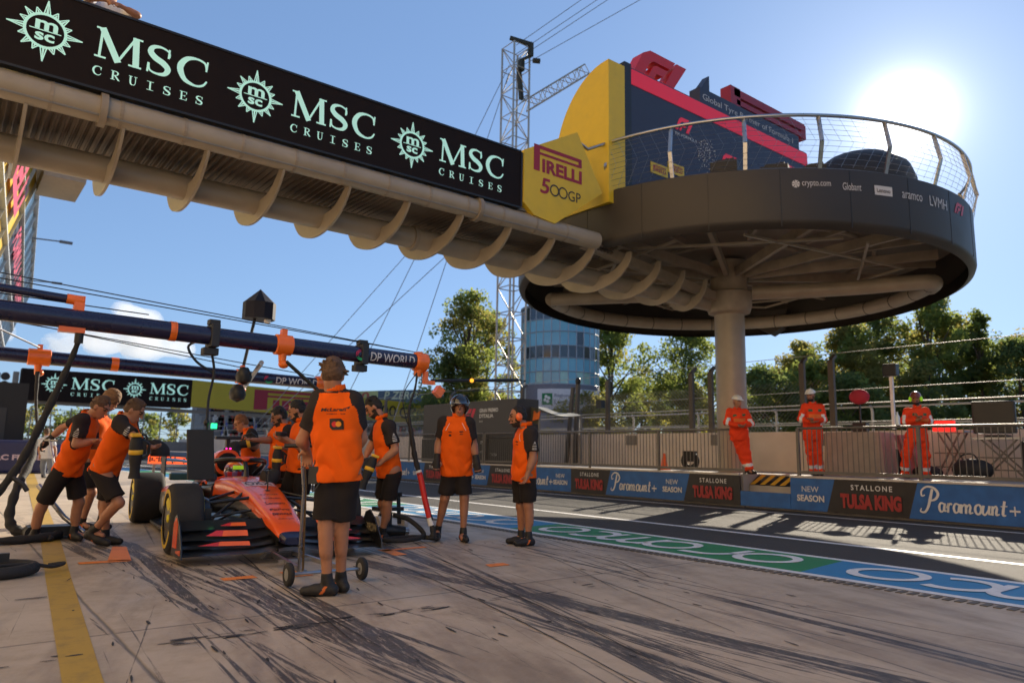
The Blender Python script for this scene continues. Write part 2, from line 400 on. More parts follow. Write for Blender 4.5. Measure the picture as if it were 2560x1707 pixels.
# long thin rubber lines and short scuffs lying on the concrete
r = random.Random(12); mb = MB()
def mark(x, y, ang, L_, w, bend=0):
    n = max(3, int(L_*5)); P = []
    for i in range(n+1):
        t = i/n*L_; a = ang+bend*i/n; P.append((x-math.sin(a)*t, y-math.cos(a)*t))
    mb.lift = r.randrange(12); mb.stroke(P, [w*(.25+.75*math.sin(math.pi*(.04+.92*i/n))**.4)*r.uniform(.6, 1.15) for i in range(n+1)], (0, 0, 0), X_, Y_, .003)
for k in range(9):
    y = r.uniform(4.5, 9.5); x = 1.6+r.random()**1.3*(3.6)+(9-y)*.15; mark(x, y, R_(3+4*(x-1.6))+r.uniform(-.05, .05), r.uniform(1.2, 4.5), r.uniform(.006, .013), r.uniform(0, .1))
for k in range(4): mark(r.uniform(4.5, 6.3), r.uniform(3.5, 8), R_(r.uniform(16, 28)), r.uniform(1, 3), r.uniform(.006, .011), .06)
for k in range(130): y = r.uniform(2.3, 8); mark(.8+r.random()*5.2, y, R_(r.gauss(8, 7)), r.uniform(.03, .16), r.uniform(.008, .022))
for k in range(60): mark(1.4+r.gauss(.9, .8), r.choice((4.55, 4.6, 6.42))+r.gauss(0, .025), R_(90)+r.gauss(0, .12), r.uniform(.05, .22), r.uniform(.01, .03))
o = mb.build("tyre_marks", M("rubber_mark", (.028, .026, .028), .7, var=.3, scale=30)); o["kind"] = 'structure'
# ---------------------------------------------------------------- bridge over the pit lane
BEIGE = M("beige_steel", (.31, .26, .195), .42, var=.14, scale=2.5, coat=.15)
BEIGED = M("beige_steel_worn", (.27, .22, .165), .5, var=.2, scale=4)
def corr(name, col):
    m = M(name, col, .6); nt = m.node_tree; N = nt.nodes; b = N["Principled BSDF"]
    w = N.new("ShaderNodeTexWave"); w.wave_type = 'BANDS'; w.bands_direction = 'X'; w.inputs["Scale"].default_value = 3.2
    tc = N.new("ShaderNodeTexCoord"); nt.links.new(tc.outputs["Object"], w.inputs[0])
    bp = N.new("ShaderNodeBump"); bp.inputs["Distance"].default_value = .03; nt.links.new(w.outputs[1], bp.inputs["Height"]); nt.links.new(bp.outputs[0], b.inputs["Normal"]); return m
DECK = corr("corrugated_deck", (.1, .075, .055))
BY0, BY1, BYC = 9.9, 12.1, 11.0
br = thing("pit_bridge", "beige tubular steel footbridge crossing over the pit lane to the round platform", "bridge", (0, BYC, 4.6))
for y, z, r, xe in ((BY0, 5.22, .17, 9.78), (BY1, 5.22, .17, 9.6)):
    MB().tube([(-6, y, z), (xe, y, z)], r, 20).build("rail_tube", BEIGE, br, True)
for x in (6.9, 1.2): MB().lathe([(.17, -.04), (.215, -.04), (.215, .04), (.17, .04)], (x, BY0, 5.22), (1, 0, 0), 24).build("pipe_flange", BEIGED, br, True)
for x in (6.3, -2.5): MB().lathe([(.18, -.04), (.23, -.04), (.23, .04), (.18, .04)], (x, BYC, 4.84), (1, 0, 0), 24).build("pipe_flange", BEIGED, br, True)
MB().tube([(-6, BYC, 4.84), (15.0, BYC, 4.84)], .185, 20).build("spine_tube", BEIGE, br, True)
# corrugated underside of the walkway, folded real ridges
dk = MB(); nx = 640; x0, x1 = -6, 10.4
vs = []; 
for i in range(nx+1):
    x = x0+(x1-x0)*i/nx; dz = .018*(1 if (i//2) % 2 else -1)
    vs += [(x, BY0+.12, 5.13+dz), (x, BY1-.12, 5.13+dz)]
dk.add(vs, [(2*i, 2*i+1, 2*i+3, 2*i+2) for i in range(nx)])
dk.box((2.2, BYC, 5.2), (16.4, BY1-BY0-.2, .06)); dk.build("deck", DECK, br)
# crescent ribs
def rib_poly():
    out = spline([(-1.1, 5.1), (-.98, 4.82), (-.72, 4.6), (-.35, 4.53), (0, 4.55), (.35, 4.53), (.72, 4.6), (.98, 4.82), (1.1, 5.1)] and
                 [(-1.13, 5.2, 0), (-1.08, 4.98, 0), (-.8, 4.72, 0), (-.42, 4.58, 0), (0, 4.53, 0), (.42, 4.58, 0), (.8, 4.72, 0), (1.08, 4.98, 0), (1.13, 5.2, 0)], 5)
    inn = spline([(1.0, 5.2, 0), (.86, 5.02, 0), (.55, 4.86, 0), (.25, 4.84, 0), (0, 4.84, 0), (-.25, 4.84, 0), (-.55, 4.86, 0), (-.86, 5.02, 0), (-1.0, 5.2, 0)], 5)
    return [(p.x, p.y) for p in out]+[(p.x, p.y) for p in inn]
rp = rib_poly()
for k in range(-5, 14):
    x = .42+1.035*k; s = 1 if x < 11.2 else max(.55, 1-(x-11.2)*.16)
    MB().prism([(y*s, z-4.53) for y, z in rp], (x, BYC, 4.53), (0, 1, 0), (0, 0, 1), -.018, .018).build("rib", BEIGE, br)
# walkway parapet frame behind the screen
pf = MB()
for k in range(14): pf.bar((-5+k*1.0, BY0-.02, 5.36), (-5+k*1.0, BY0-.02, 5.46), .05)
pf.bar((-6, BY0-.05, 5.42), (8.0, BY0-.05, 5.42), .05); pf.build("screen_bracket", GREY, br)
for y in (BY0+.2, BY1-.2): MB().bar((9.6, y, 5.2), (14.9, BYC+(y-BYC)*.25, 4.95), .16, .2).build("taper_beam", BEIGED, br)
# ---- LED screen on the bridge
LEDB = M("led_black", (.014, .0095, .009), .65, spec=.12); TEAL = M("led_teal", (.44, .78, .69), .6, var=0, emit=.22)
TEALD = M("led_teal_dim", (.2, .5, .45), .6, var=0, emit=.3)
def serif_letter(mb, ch, O, U, W, w, h, d):
    """roman capital built of strokes in a w x h box"""
    t = .19*h; n = .075*h; sf = .06*h
    def st(p, ws): mb.stroke([(x*w, y*h) for x, y in p], ws, O, U, W, d)
    def srf(x0, x1, y): mb.stroke([(x0*w, y*h), (x1*w, y*h)], sf, O, U, W, d)
    e = sf/2/h
    if ch == 'M':
        st([(.1, 0), (.13, 1)], n); st([(.12, 1), (.5, .0)], t*1.05); st([(.5, .06), (.84, 1)], n); st([(.84, 1), (.88, 0)], t)
        srf(0, .24, e); srf(.72, 1, e); srf(.0, .2, 1-e); srf(.78, .99, 1-e)
    elif ch == 'I': st([(.5, 0), (.5, 1)], t*.9); srf(.1, .9, e); srf(.1, .9, 1-e)
    elif ch == 'E':
        st([(.28, 0), (.28, 1)], t*.9); srf(.02, .9, e); srf(.02, .9, 1-e); srf(.28, .7, .52); st([(.9, 0), (.93, .3)], n); st([(.9, 1), (.9, .74)], n); st([(.7, .42), (.7, .62)], n)
    elif ch == 'U':
        st(sp2([(.22, 1), (.22, .35), (.32, .08), (.52, .03), (.72, .1), (.8, .35), (.8, 1)]), lerpw([t*.9, t*.9, t*.8, n, n, n, n], 37)); srf(0, .44, 1-e); srf(.62, 1, 1-e)
    elif ch == 'R':
        st([(.24, 0), (.24, 1)], t*.9); srf(0, .5, e); st(sp2([(.24, .96), (.55, .97), (.76, .87), (.78, .7), (.62, .54), (.24, .5)]), lerpw([n, n, t*.8, t*.8, n, n], 31)); st([(.45, .5), (.92, .03)], t*.85); srf(.8, 1.05, e); srf(0, .3, 1-e)
    elif ch == 'S':
        st(sp2([(.86, .7), (.84, .88), (.55, .97), (.25, .9), (.17, .72), (.35, .56), (.66, .44), (.84, .28), (.74, .09), (.45, .03), (.18, .1), (.12, .32)]), lerpw([n, n*.8, n, t*.7, t, t*1.1, t*1.1, t, t*.7, n, n*.8, n], 67))
        st([(.84, .66), (.86, .98)], n*.8); st([(.12, .34), (.1, .02)], n*.8)
    elif ch == 'C':
        st(sp2([(.93, .7), (.86, .9), (.6, .97), (.3, .88), (.12, .62), (.12, .38), (.28, .12), (.6, .02), (.84, .1), (.96, .28)]), lerpw([n, n, n, t*.8, t*1.05, t*1.05, t*.8, n, n, n*.7], 55))
        st([(.92, .62), (.95, .98)], n*.8)
def star_logo(mb, O, U, W, r, d):
    """sun badge with pointed rays"""
    for k in range(16):
        a = 2*math.pi*k/16; L = r*(1 if k % 4 == 0 else (.82 if k % 2 == 0 else .74)); b = r*.56; q = .15
        for lo, hi, off, s0 in ((1, 1, 0, 1),):
            A = (b*math.cos(a-q), b*math.sin(a-q)); B = (b*math.cos(a+q), b*math.sin(a+q)); T = (L*math.cos(a), L*math.sin(a))
            mb.stroke([A, T], r*.035, O, U, W, d); mb.stroke([B, T], r*.035, O, U, W, d); mb.stroke([(b*math.cos(a), b*math.sin(a)), (T[0]*.9, T[1]*.9)], [r*.07, r*.015], O, U, W, d)
    mb.stroke([(r*.54*math.cos(2*math.pi*i/40), r*.54*math.sin(2*math.pi*i/40)) for i in range(41)], r*.085, O, U, W, d)
    U = Vector(U); W = Vector(W); O = Vector(O)
    mb.text("m", O-U*r*.28+W*r*.02, U, W, r*.6, r*.3, bold=.03, d=d); mb.text("sc", O-U*r*.26-W*r*.34, U, W, r*.52, r*.26, bold=.03, d=d)
    mb.stroke([(-r*.42, r*.0), (r*.42, r*.0)], r*.03, O, U, W, d)
def cruise_logo(mb, x, O, U, W, s, d=.006):
    """star + big roman letters + small spaced line; s = board height"""
    O = Vector(O); U = Vector(U); W = Vector(W)
    star_logo(mb, O+U*(x+.43*s)+W*.55*s, U, W, .41*s, d)
    for ch, u0, w in (('M', .98, .56), ('S', 1.58, .34), ('C', 1.98, .42)):
        serif_letter(mb, ch, O+U*(x+u0*s)+W*.42*s, U, W, w*s, .42*s, d)
    for i, ch in enumerate("CRUISES"): serif_letter(mb, ch, O+U*(x+(.98+i*.212)*s)+W*.17*s, U, W, .105*s, .125*s, d)
sc = thing("led_screen", "long black advertising screen with pale teal cruise lettering on the bridge side", "screen", (2, 9.76, 5.42))
MB().box((2.6, 9.8, 5.93), (10.3, .1, 1.02)).build("panel", LEDB, sc)
fr = MB(); fr.box((2.6, 9.8, 6.455), (10.3, .13, .03)); fr.box((2.6, 9.8, 5.405), (10.3, .13, .03)); fr.box((7.765, 9.8, 5.93), (.03, .13, 1.02)); fr.build("frame", BLACK, sc)
for x in (-2.4, .11, 2.6, 5.11):
    mb = MB(); cruise_logo(mb, x, (0, 9.75, 5.42), X_, Z_, .94); mb.build("lettering", TEAL, sc)
# ---- faceted yellow sign box at the end of the screen
YEL = M("sign_yellow", (.68, .46, .02), .45, var=.05); MAROON = M("sign_maroon", (.3, .012, .03), .5, var=.05)
sg = thing("octagonal_sign", "yellow faceted tyre maker sign box between the black screen and the round platform", "sign", (8.6, 9.8, 5.3))
po = [(7.8, 5.52), (7.8, 6.5), (9.1, 7.21), (9.78, 6.15), (8.55, 5.27), (8.05, 5.33)]
bx = MB(); bx.prism(po, (0, 0, 0), (1, 0, 0), (0, 0, 1), .0, .45)
bx.v = [(x, 9.72+(.0 if abs(y) < 1e-6 else .42), z) for x, y, z in bx.v]
bx.build("panel", YEL, sg)
def tyre_logo(mb, O, U, W, w, h, d=.004):
    """long-bowled P over condensed capitals"""
    O = Vector(O); U = Vector(U); W = Vector(W)
    a = .13*w
    P_ = [(0, 0), (0, 1), (.93, 1), (.97, .97), (1, .9), (1, .72), (.97, .66), (.93, .63), (.15, .63), (.15, .73), (.9, .73), (.9, .87), (.12, .87), (.12, 0)]
    mb.stroke([(.06*w, 0), (.06*w, h)], .12*w, O, U, W, d); mb.stroke([(.0, .93*h), (.97*w, .93*h)], .14*h, O, U, W, d)
    mb.stroke([(.12*w, .69*h), (.97*w, .69*h)], .1*h, O, U, W, d); mb.stroke([(.96*w, .99*h), (.96*w, .65*h)], .07*w, O, U, W, d)
    mb.text("IRELLI", O+U*.17*w, U, W, .83*w, .52*h, bold=.042, d=d)
mb = MB(); tyre_logo(mb, (8.02, 9.72, 6.18), X_, V(.0, 0, 1), 1.2, .5, .006); mb.build("lettering", MAROON, sg)
mb = MB(); mb.text("5", (8.18, 9.72, 5.78), X_, Z_, .24, .3, shear=.15, bold=.02, d=.006); mb.build("numeral", MAROON, sg)
mb = MB()
for cx in (8.53, 8.74): mb.stroke([(cx+.1*math.cos(t*math.pi/14), 5.9+.1*math.sin(t*math.pi/14)) for t in range(29)], .028, (0, 9.72, 0), X_, Z_, .006)
mb.text("GP", (8.87, 9.72, 5.79), X_, Z_, .32, .2, d=.006); mb.build("numeral", BLACK, sg)
mb = MB(); mb.quad((7.77, 9.9, 5.5), (8.1, 9.9, 5.3), (8.1, 9.9, 5.34), (7.77, 9.9, 5.56)); mb.bar((7.76, 9.95, 5.5), (8.1, 9.95, 5.3), .06); mb.build("edge_frame", BLACK, sg)

# ---------------------------------------------------------------- round platform
CX, CY, RD = 15.2, 10.7, 5.25
pd = thing("podium_platform", "round raised podium deck with dark rim standing on one thick column", "platform", (CX, CY, .7))
FASC = M("fascia_dark", (.034, .027, .022), .5, var=.15, scale=1.5)
A0, A1 = R_(203), R_(203-360+22)
m = MB().lathe([(RD-.16, 5.0), (RD-.03, 5.06), (RD, 5.14), (RD, 6.27), (RD-.05, 6.3), (RD-.12, 6.27), (RD-.14, 5.3)], (CX, CY, 0), n=128)
def tilt(x, y): return -.19*((x-CX)*.817+(y-CY)*.576)/RD     # the lower edge hangs a little deeper on the track side
m.v = [(x, y, z+(tilt(x, y) if z < 5.5 else 0)) for x, y, z in m.v]; m.build("rim", FASC, pd, True)
MB().lathe([(0, 6.02), (RD-.13, 6.02), (RD-.13, 5.98), (0, 5.98)], (CX, CY, 0), n=96).build("deck", M("deck_under", (.2, .165, .13), .6), pd)
MB().tube([(CX, CY, .6), (CX, CY, 5.9)], .36, 32).build("column", BEIGE, pd, True)
MB().lathe([(.36, 4.55), (.5, 4.6), (.55, 4.75), (.55, 5.1), (.45, 5.15), (.45, 5.9)], (CX, CY, 0), n=24).build("collar", BEIGED, pd, True)
for k in range(24):
    a = 2*math.pi*k/24; c, s_ = math.cos(a), math.sin(a); bm = MB()
    bm.bar((CX+c*.5, CY+s_*.5, 5.55), (CX+c*4.6, CY+s_*4.6, 5.72), .1, .22) if k % 2 == 0 else bm.bar((CX+c*2.6, CY+s_*2.6, 5.78), (CX+c*4.9, CY+s_*4.9, 5.78), .07, .14)
    bm.build("radial_beam", BEIGED, pd)
for rr in (1.9, 3.3): MB().ring((CX, CY, 5.82), Z_, rr, .05, 48, 6).build("ring_beam", BEIGED, pd)
for a0, a1 in ((-100, -20), (-60, 20), (-20, 60), (60, 140), (20, 100), (-140, -60), (-175, -110), (140, 200), (100, 180)):
    p = [(CX+3.9*math.cos(R_(a)), CY+3.9*math.sin(R_(a)), 5.45) for a in (a0, a1)]; MB().bar(p[0], p[1], .05, .05).build("cross_brace", BEIGE, pd)
MB().tube([(CX+4.5*math.cos(R_(a)), CY+4.5*math.sin(R_(a)), 5.12) for a in np.linspace(-58, 128, 60)], .175, 14).build("ring_pipe", BEIGE, pd, True)
MB().tube(spline([(CX+.4, CY-.4, 5.12), (CX+1.6, CY-2.2, 5.12), (CX+2.05, CY-3.3, 5.12), (CX+2.4, CY-3.8, 5.12), (CX+2.9, CY-3.55, 5.12)], 6), .18, 16).build("main_pipe", BEIGE, pd, True)
MB().tube([(CX-.4, CY+.4, 5.12), (CX-2.75, CY+3.55, 5.12)], .18, 16).build("main_pipe", BEIGE, pd, True)
for k in range(16):
    a = R_(-54+12*k); MB().lathe([(.176, -.01), (.184, -.01), (.184, .01), (.176, .01)], (CX+4.5*math.cos(a), CY+4.5*math.sin(a), 5.12), (-math.sin(a), math.cos(a), 0), 12).build("pipe_joint", DARK, pd)
gs = MB(); a = R_(20); cc = V(CX+4.9*math.cos(a), CY+4.9*math.sin(a), 0)
gs.prism([(-.5, 5.5), (.5, 5.5), (.35, 4.95), (0, 4.75), (-.35, 4.95)], cc, V(-math.sin(a), math.cos(a), 0), Z_, -.35, .2); gs.build("gusset", FASC, pd)
# balustrade
rl = MB(); pts = []
def rim(a, r, z): return V(CX+r*math.cos(a), CY+r*math.sin(a), z)
angs = [R_(190+i*2.5) for i in range(100)]
rl.tube([rim(a, RD+.02, 7.28) for a in angs], .035, 8); rl.tube([rim(R_(190), RD+.02, 7.28), (9.55, 9.9, 7.05), (9.1, 9.9, 7.2)], .035, 8)
rl.build("handrail", STEEL, pd, True)
for i in range(15):
    a = R_(190+i*14.5); t = V(-math.sin(a), math.cos(a), 0); n = V(math.cos(a), math.sin(a), 0)
    p = MB()
    for q in (0,):
        b0 = rim(a, RD-.05, 6.25)+t*q; p.bar(b0, b0+n*.16+Z_*.5, .07, .035); p.bar(b0+n*.16+Z_*.5, b0+n*.05+Z_*1.05, .07, .035)
    p.build("baluster", STEEL, pd)
nt_ = MB()
for j in range(9): nt_.tube([rim(a, RD+.03+.07*math.sin(j/8*3.1), 6.35+j*.105) for a in angs[::2]], .004, 3, cap=False)
for i in range(0, 98):
    a, b = angs[i], angs[i+1]
    nt_.tube([rim(a, RD+.03, 6.3), rim(b, RD+.09, 6.75), rim(a, RD+.04, 7.25)], .003, 3, cap=False)
nt_.build("wire_mesh", STEEL, pd)
# panel joints of the rim, conduit and clips along the bridge
for k in range(26):
    a = R_(k*360/26+4); t = V(-math.sin(a), math.cos(a), 0)
    MB().box(rim(a, RD+.001, 5.72), (.012, .008, 1.08), ax=(t, V(math.cos(a), math.sin(a), 0), Z_)).build("rim_seam", BLACK, pd)
MB().tube([(-5.5, BY0-.12, 5.1), (9.2, BY0-.12, 5.1)], .014, 6).build("conduit", GREY, br, True)
for k in range(13): MB().lathe([(.171, -.02), (.178, -.02), (.178, .02), (.171, .02)], (-.1+k*.75, BY0, 5.22), X_, 20).build("pipe_clip", BEIGED, br)
# rim lettering
WG = M("rim_print", (.55, .52, .5), .6, var=.05); REDP = M("race_red", (.55, .015, .02), .45, var=.05)
def rt(t, a, w, h, z, nm="rim_lettering", bold=0):
    vs, fs, tw, th = textmesh(t, bold); q = MB(); q.add([rim(R_(a)+(x/tw*w)/RD, RD+.008, z+y/th*h) for x, y in vs], fs); q.build(nm, WG, pd)
rt("crypto.com", 229.7, .52, .13, 5.9); rt("Globant", 237.8, .36, .14, 5.88); rt("aramco", 251.4, .52, .12, 5.85); rt("LVMH", 259.4, .58, .2, 5.82)
q = MB()
for k in range(6): q.add([rim(R_(228.5)+(.075*math.cos(k*1.047+o))/RD, RD+.008, 5.97+.075*math.sin(k*1.047+o)) for o in (0, .8)]+[rim(R_(228.5), RD+.008, 5.97)], [(0, 1, 2)])
q.build("rim_emblem", WG, pd)
q = MB(); q.add([rim(R_(a), RD+.008, z) for a, z in ((244.7, 5.84), (248.9, 5.84), (248.9, 6.02), (244.7, 6.02))], [(0, 1, 2, 3)]); q.build("rim_logo_plate", WG, pd)
vs, fs, tw, th = textmesh("Lenovo", .01); q = MB(); q.add([rim(R_(245.2)+(x/tw*.29)/RD, RD+.012, 5.89+y/th*.08) for x, y in vs], fs); q.build("plate_lettering", FASC, pd)
def f1_mark(mb, P):
    """slanted race mark: P(u,w) maps the unit box to the surface"""
    a = [(0, 0), (.3, .62), (.5, .78), (1.15, .78), (1.0, .55), (.55, .55), (.46, .48), (.2, 0)]
    b = [(.3, 0), (.55, .42), (.62, .47), (.95, .47), (.8, .26), (.58, .26), (.45, 0)]
    c = [(.85, 0), (1.25, .78), (1.5, .78), (1.08, 0)]
    for q in (a, b, c): mb.add([P(*x) for x in q], [tuple(range(len(q)))])
mr = MB(); f1_mark(mr, lambda u, w: rim(R_(269)+u*.36/RD, RD+.008, 5.86+w*.3)); mr.build("rim_emblem", REDP, pd)

# ---- backdrop on the platform
bd = thing("podium_backdrop", "dark navy podium backdrop with red stripe and tyre maker logos on the round deck", "backdrop", (13.6, 9.9, 6.05))
SCR = M("backdrop_navy", (.028, .032, .06), .5, var=.06)
YB = 9.7
MB().box((14.0, YB+.1, 7.55), (6.8, .2, 3.06)).build("panel", SCR, bd)
MB().box((10.5, YB+.1, 7.6), (.2, .22, 3.1)).build("edge_frame", BLACK, bd)
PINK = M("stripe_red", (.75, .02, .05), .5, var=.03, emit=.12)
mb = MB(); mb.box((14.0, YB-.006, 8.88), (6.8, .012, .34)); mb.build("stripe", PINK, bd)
ml = MB(); mw = MB(); my = MB(); mred = MB()
fc = lambda x, z: (lambda u, w: V(x+u, YB-.008, z+w))
for x, z, s in ((12.0, 8.15, .42), (13.6, 7.75, .42), (15.2, 7.45, .4), (13.1, 7.0, .75), (16.2, 8.2, .4)):
    f1_mark(ml, lambda u, w, x=x, z=z, s=s: V(x+u*s, YB-.008, z+w*s))
    if s < .5: mw.text("FIA FORMULA", (x, YB, z-.13), X_, Z_, .75, .07, d=.008)
ml.build("emblem", PINK, bd); 
for i in range(90):
    a, r_ = random.Random(i).uniform(0, 6.28), random.Random(i+500).uniform(.1, .42)
    mw.box((13.1+.8*r_*math.cos(a), YB-.008, 7.85+r_*math.sin(a)), (.016, .01, .016))
mw.build("dot_pattern", WHITE, bd)
for x, z in ((11.2, 6.95), (11.75, 7.1), (12.2, 6.5), (16.1, 6.9)): my.box((x+.25, YB-.006, z+.11), (.54, .012, .24)); tyre_logo(mred, (x+.05, YB-.012, z+.05), X_, Z_, .4, .13)
my.build("logo_plate", YEL, bd); mred.build("logo_plate_lettering", MAROON, bd)
# parapet band, big emblem and lettering above
MB().box((15.2, YB+.3, 9.32), (4.2, .3, .5)).build("top_band", SCR, bd)
mb = MB(); mb.text("Global Tyre Partner of Formula 1", (13.2, YB+.15, 9.24), X_, Z_, 3.8, .2, d=.004); mb.build("top_lettering", WG, bd)
mb = MB()
for q in ([(0, 0), (.35, .72), (.62, .9), (1.6, .9), (1.38, .6), (.75, .6), (.6, .5), (.35, 0)], [(.5, 0), (.72, .42), (.85, .5), (1.3, .5), (1.1, .24), (.85, .24), (.72, 0)], [(1.15, 0), (1.65, .9), (2.05, .9), (1.5, 0)]):
    mb.prism([(u*.85, w*.72) for u, w in q], (10.75, YB+.2, 9.09), X_, Z_, -.15, .15)
mb.build("top_emblem", REDP, bd)
mb = MB(); mb.box((14.65, YB+.4, 9.7), (.4, .3, .85)); mb.box((16.2, YB+.4, 10.0), (3.2, .3, .2)); mb.box((16.2, YB+.4, 9.76), (3.0, .3, .13)); mb.box((17.75, YB+.4, 9.88), (.25, .28, .4))
mb.build("top_logo", MAROON, bd)
mb = MB(); mb.prism([(0, 0), (.4, .5), (.4, 0)], (13.2, YB+.35, 9.55), X_, Z_, -.1, .1); mb.build("fin", SCR, bd)
# yellow end block with a curved back
pr = [(YB-.02, 6.0)]+[(YB-.02, 9.02)]+[(YB+.05+1.55*math.sin(t*math.pi/32), 7.1+1.92*math.cos(t*math.pi/32)) for t in range(1, 17)]+[(YB+1.5, 6.0)]
eb = MB(); eb.prism(pr, (0, 0, 0), (0, 1, 0), (0, 0, 1), 9.92, 10.39); eb.build("end_block", YEL, bd)
# things standing on the deck
def on_deck(nm, lab, cat, x, y, w, h, dome=False):
    m = MB()
    if dome: m.lathe([(w/2, 0), (w/2, h*.5), (w*.45, h*.75), (w*.3, h*.95), (0, h)], (x, y, 6.02), n=20); m.lathe([(w*.52, 0), (w*.52, .1), (0, .1)], (x, y, 6.02), n=20)
    else: m.box((x, y, 6.02+h/2), (w, w*.7, h), rz=.4); m.box((x, y, 6.02+h+.03), (w*.8, w*.5, .06), rz=.4)
    o = m.build(nm, M("equipment_black", (.02, .019, .02), .6), None, dome); tag(o, lab, cat)
on_deck("stage_light", "dark wedge of stage gear behind the near platform rail", "stage light", 11.3, 7.9, .7, .5)
on_deck("stage_speaker", "low black stage speaker box beside the wedge on platform rim", "speaker", 12.0, 7.3, .7, .42)
on_deck("camera_crate", "black camera crate on the platform rim under the red stripe end", "crate", 12.7, 6.9, .6, .5)
on_deck("covered_machine", "large dark covered machine on the platform directly below the sun", "machine", 14.5, 6.95, 2.1, 1.25, True)
# ---------------------------------------------------------------- pit wall, advertising barrier, railings
CONCW = M("wall_concrete", (.36, .32, .28), .8, var=.2, scale=2, bump=.2)
PXL = 13.95; PZ = .72
GATE0, GATE1 = 8.46, 9.67
pl = thing("pit_wall", "raised concrete pit wall walkway with a stepped gap between the advertising boards", "wall", (15.6, 20, 0))
MB().box((15.95, 53.83, PZ/2), (3.7, 88.3, PZ)).box((15.95, -2.03, PZ/2), (3.7, 20.96, PZ)).box((16.25, 9.07, PZ/2), (3.1, 1.2, PZ)).build("walkway", CONCW, pl)
MB().box((14.5, 9.07, .24), (.4, 1.18, .48)).box((14.22, 9.07, .12), (.2, 1.18, .24)).build("step", CONCW, pl)
hz = MB()
for k in range(5): hz.quad((14.29, 9.64-k*.24, .5), (14.29, 9.52-k*.24, .5), (14.62, 9.44-k*.24, .7), (14.62, 9.56-k*.24, .7))
MB().quad((14.3, 9.66, .487), (14.3, 8.48, .487), (14.64, 8.48, .69), (14.64, 9.66, .69)).build("step_plate", BLACK, pl); hz.build("hazard_stripe", M("hazard_yellow", (.6, .34, .02), .6), pl)
ADBLUE = M("board_blue", (.02, .105, .33), .5, var=.22, scale=5); ADBLK = M("board_black", (.022, .017, .016), .5, var=.3); ADRED = M("board_red", (.33, .028, .025), .55, var=.05); ADW = M("board_white", (.66, .64, .62), .55, var=.05)
UB, WB = V(0, -1, 0), V(0, 0, 1)
def board(y0, y1, label, cuts, top=.69, cap=True):
    """advertising board on the wall face from y0 (far) to y1 (near)"""
    t = thing("advertising_board", label, "advertising board", (PXL, y1, 0), group="boards along the pit wall")
    for i, (a, b, kind) in enumerate(cuts):
        sk = .09
        la = 0 if i == 0 else sk; lb = 0 if i == len(cuts)-1 else sk
        p = [(-a-la*1, .05), (-b-lb, .05), (-b+lb, top), (-a+la, top)]
        p = [(u, w) for u, w in p]
        mb = MB(); mb.prism(p, (PXL, 0, 0), UB, WB, -.04, 0.0)
        mb.build({'k': "black_panel"}.get(kind[0], "blue_panel"), ADBLK if kind[0] == 'k' else ADBLUE, t)
        O = lambda u, w, a=a: V(PXL, a-u, w)
        if kind == 'k':
            m = MB(); m.text("STALLONE", O((a-b)*.27, .5), UB, WB, (a-b)*.5, .1, spacing=1.35, bold=.015, d=.02); m.build("lettering", ADW, t)
            m = MB(); m.text("TULSA KING", O((a-b)*.13, .15), UB, WB, (a-b)*.74, .28, bold=.06, d=.02); m.build("title_lettering", ADRED, t)
        if 'n' in kind[1:]:
            m = MB(); c = O((a-b)-.42, .42); m.text("NEW", c, UB, WB, None, .11, d=.02, center=True); m.text("SEASON", O((a-b)-.42, .23), UB, WB, .58, .13, bold=.03, d=.02, center=True); m.build("season_lettering", ADW, t)
        if 'p' in kind[1:]: script(t, O(.12, .14), 1.35 if (a-b) > 2.2 else 1.1)
    if cap: MB().bar((PXL+.01, y0, top+.02), (PXL+.01, y1, top+.02), .07, .04).build("cap_rail", M("cap_rail", (.5, .44, .38), .6), t)
    return t
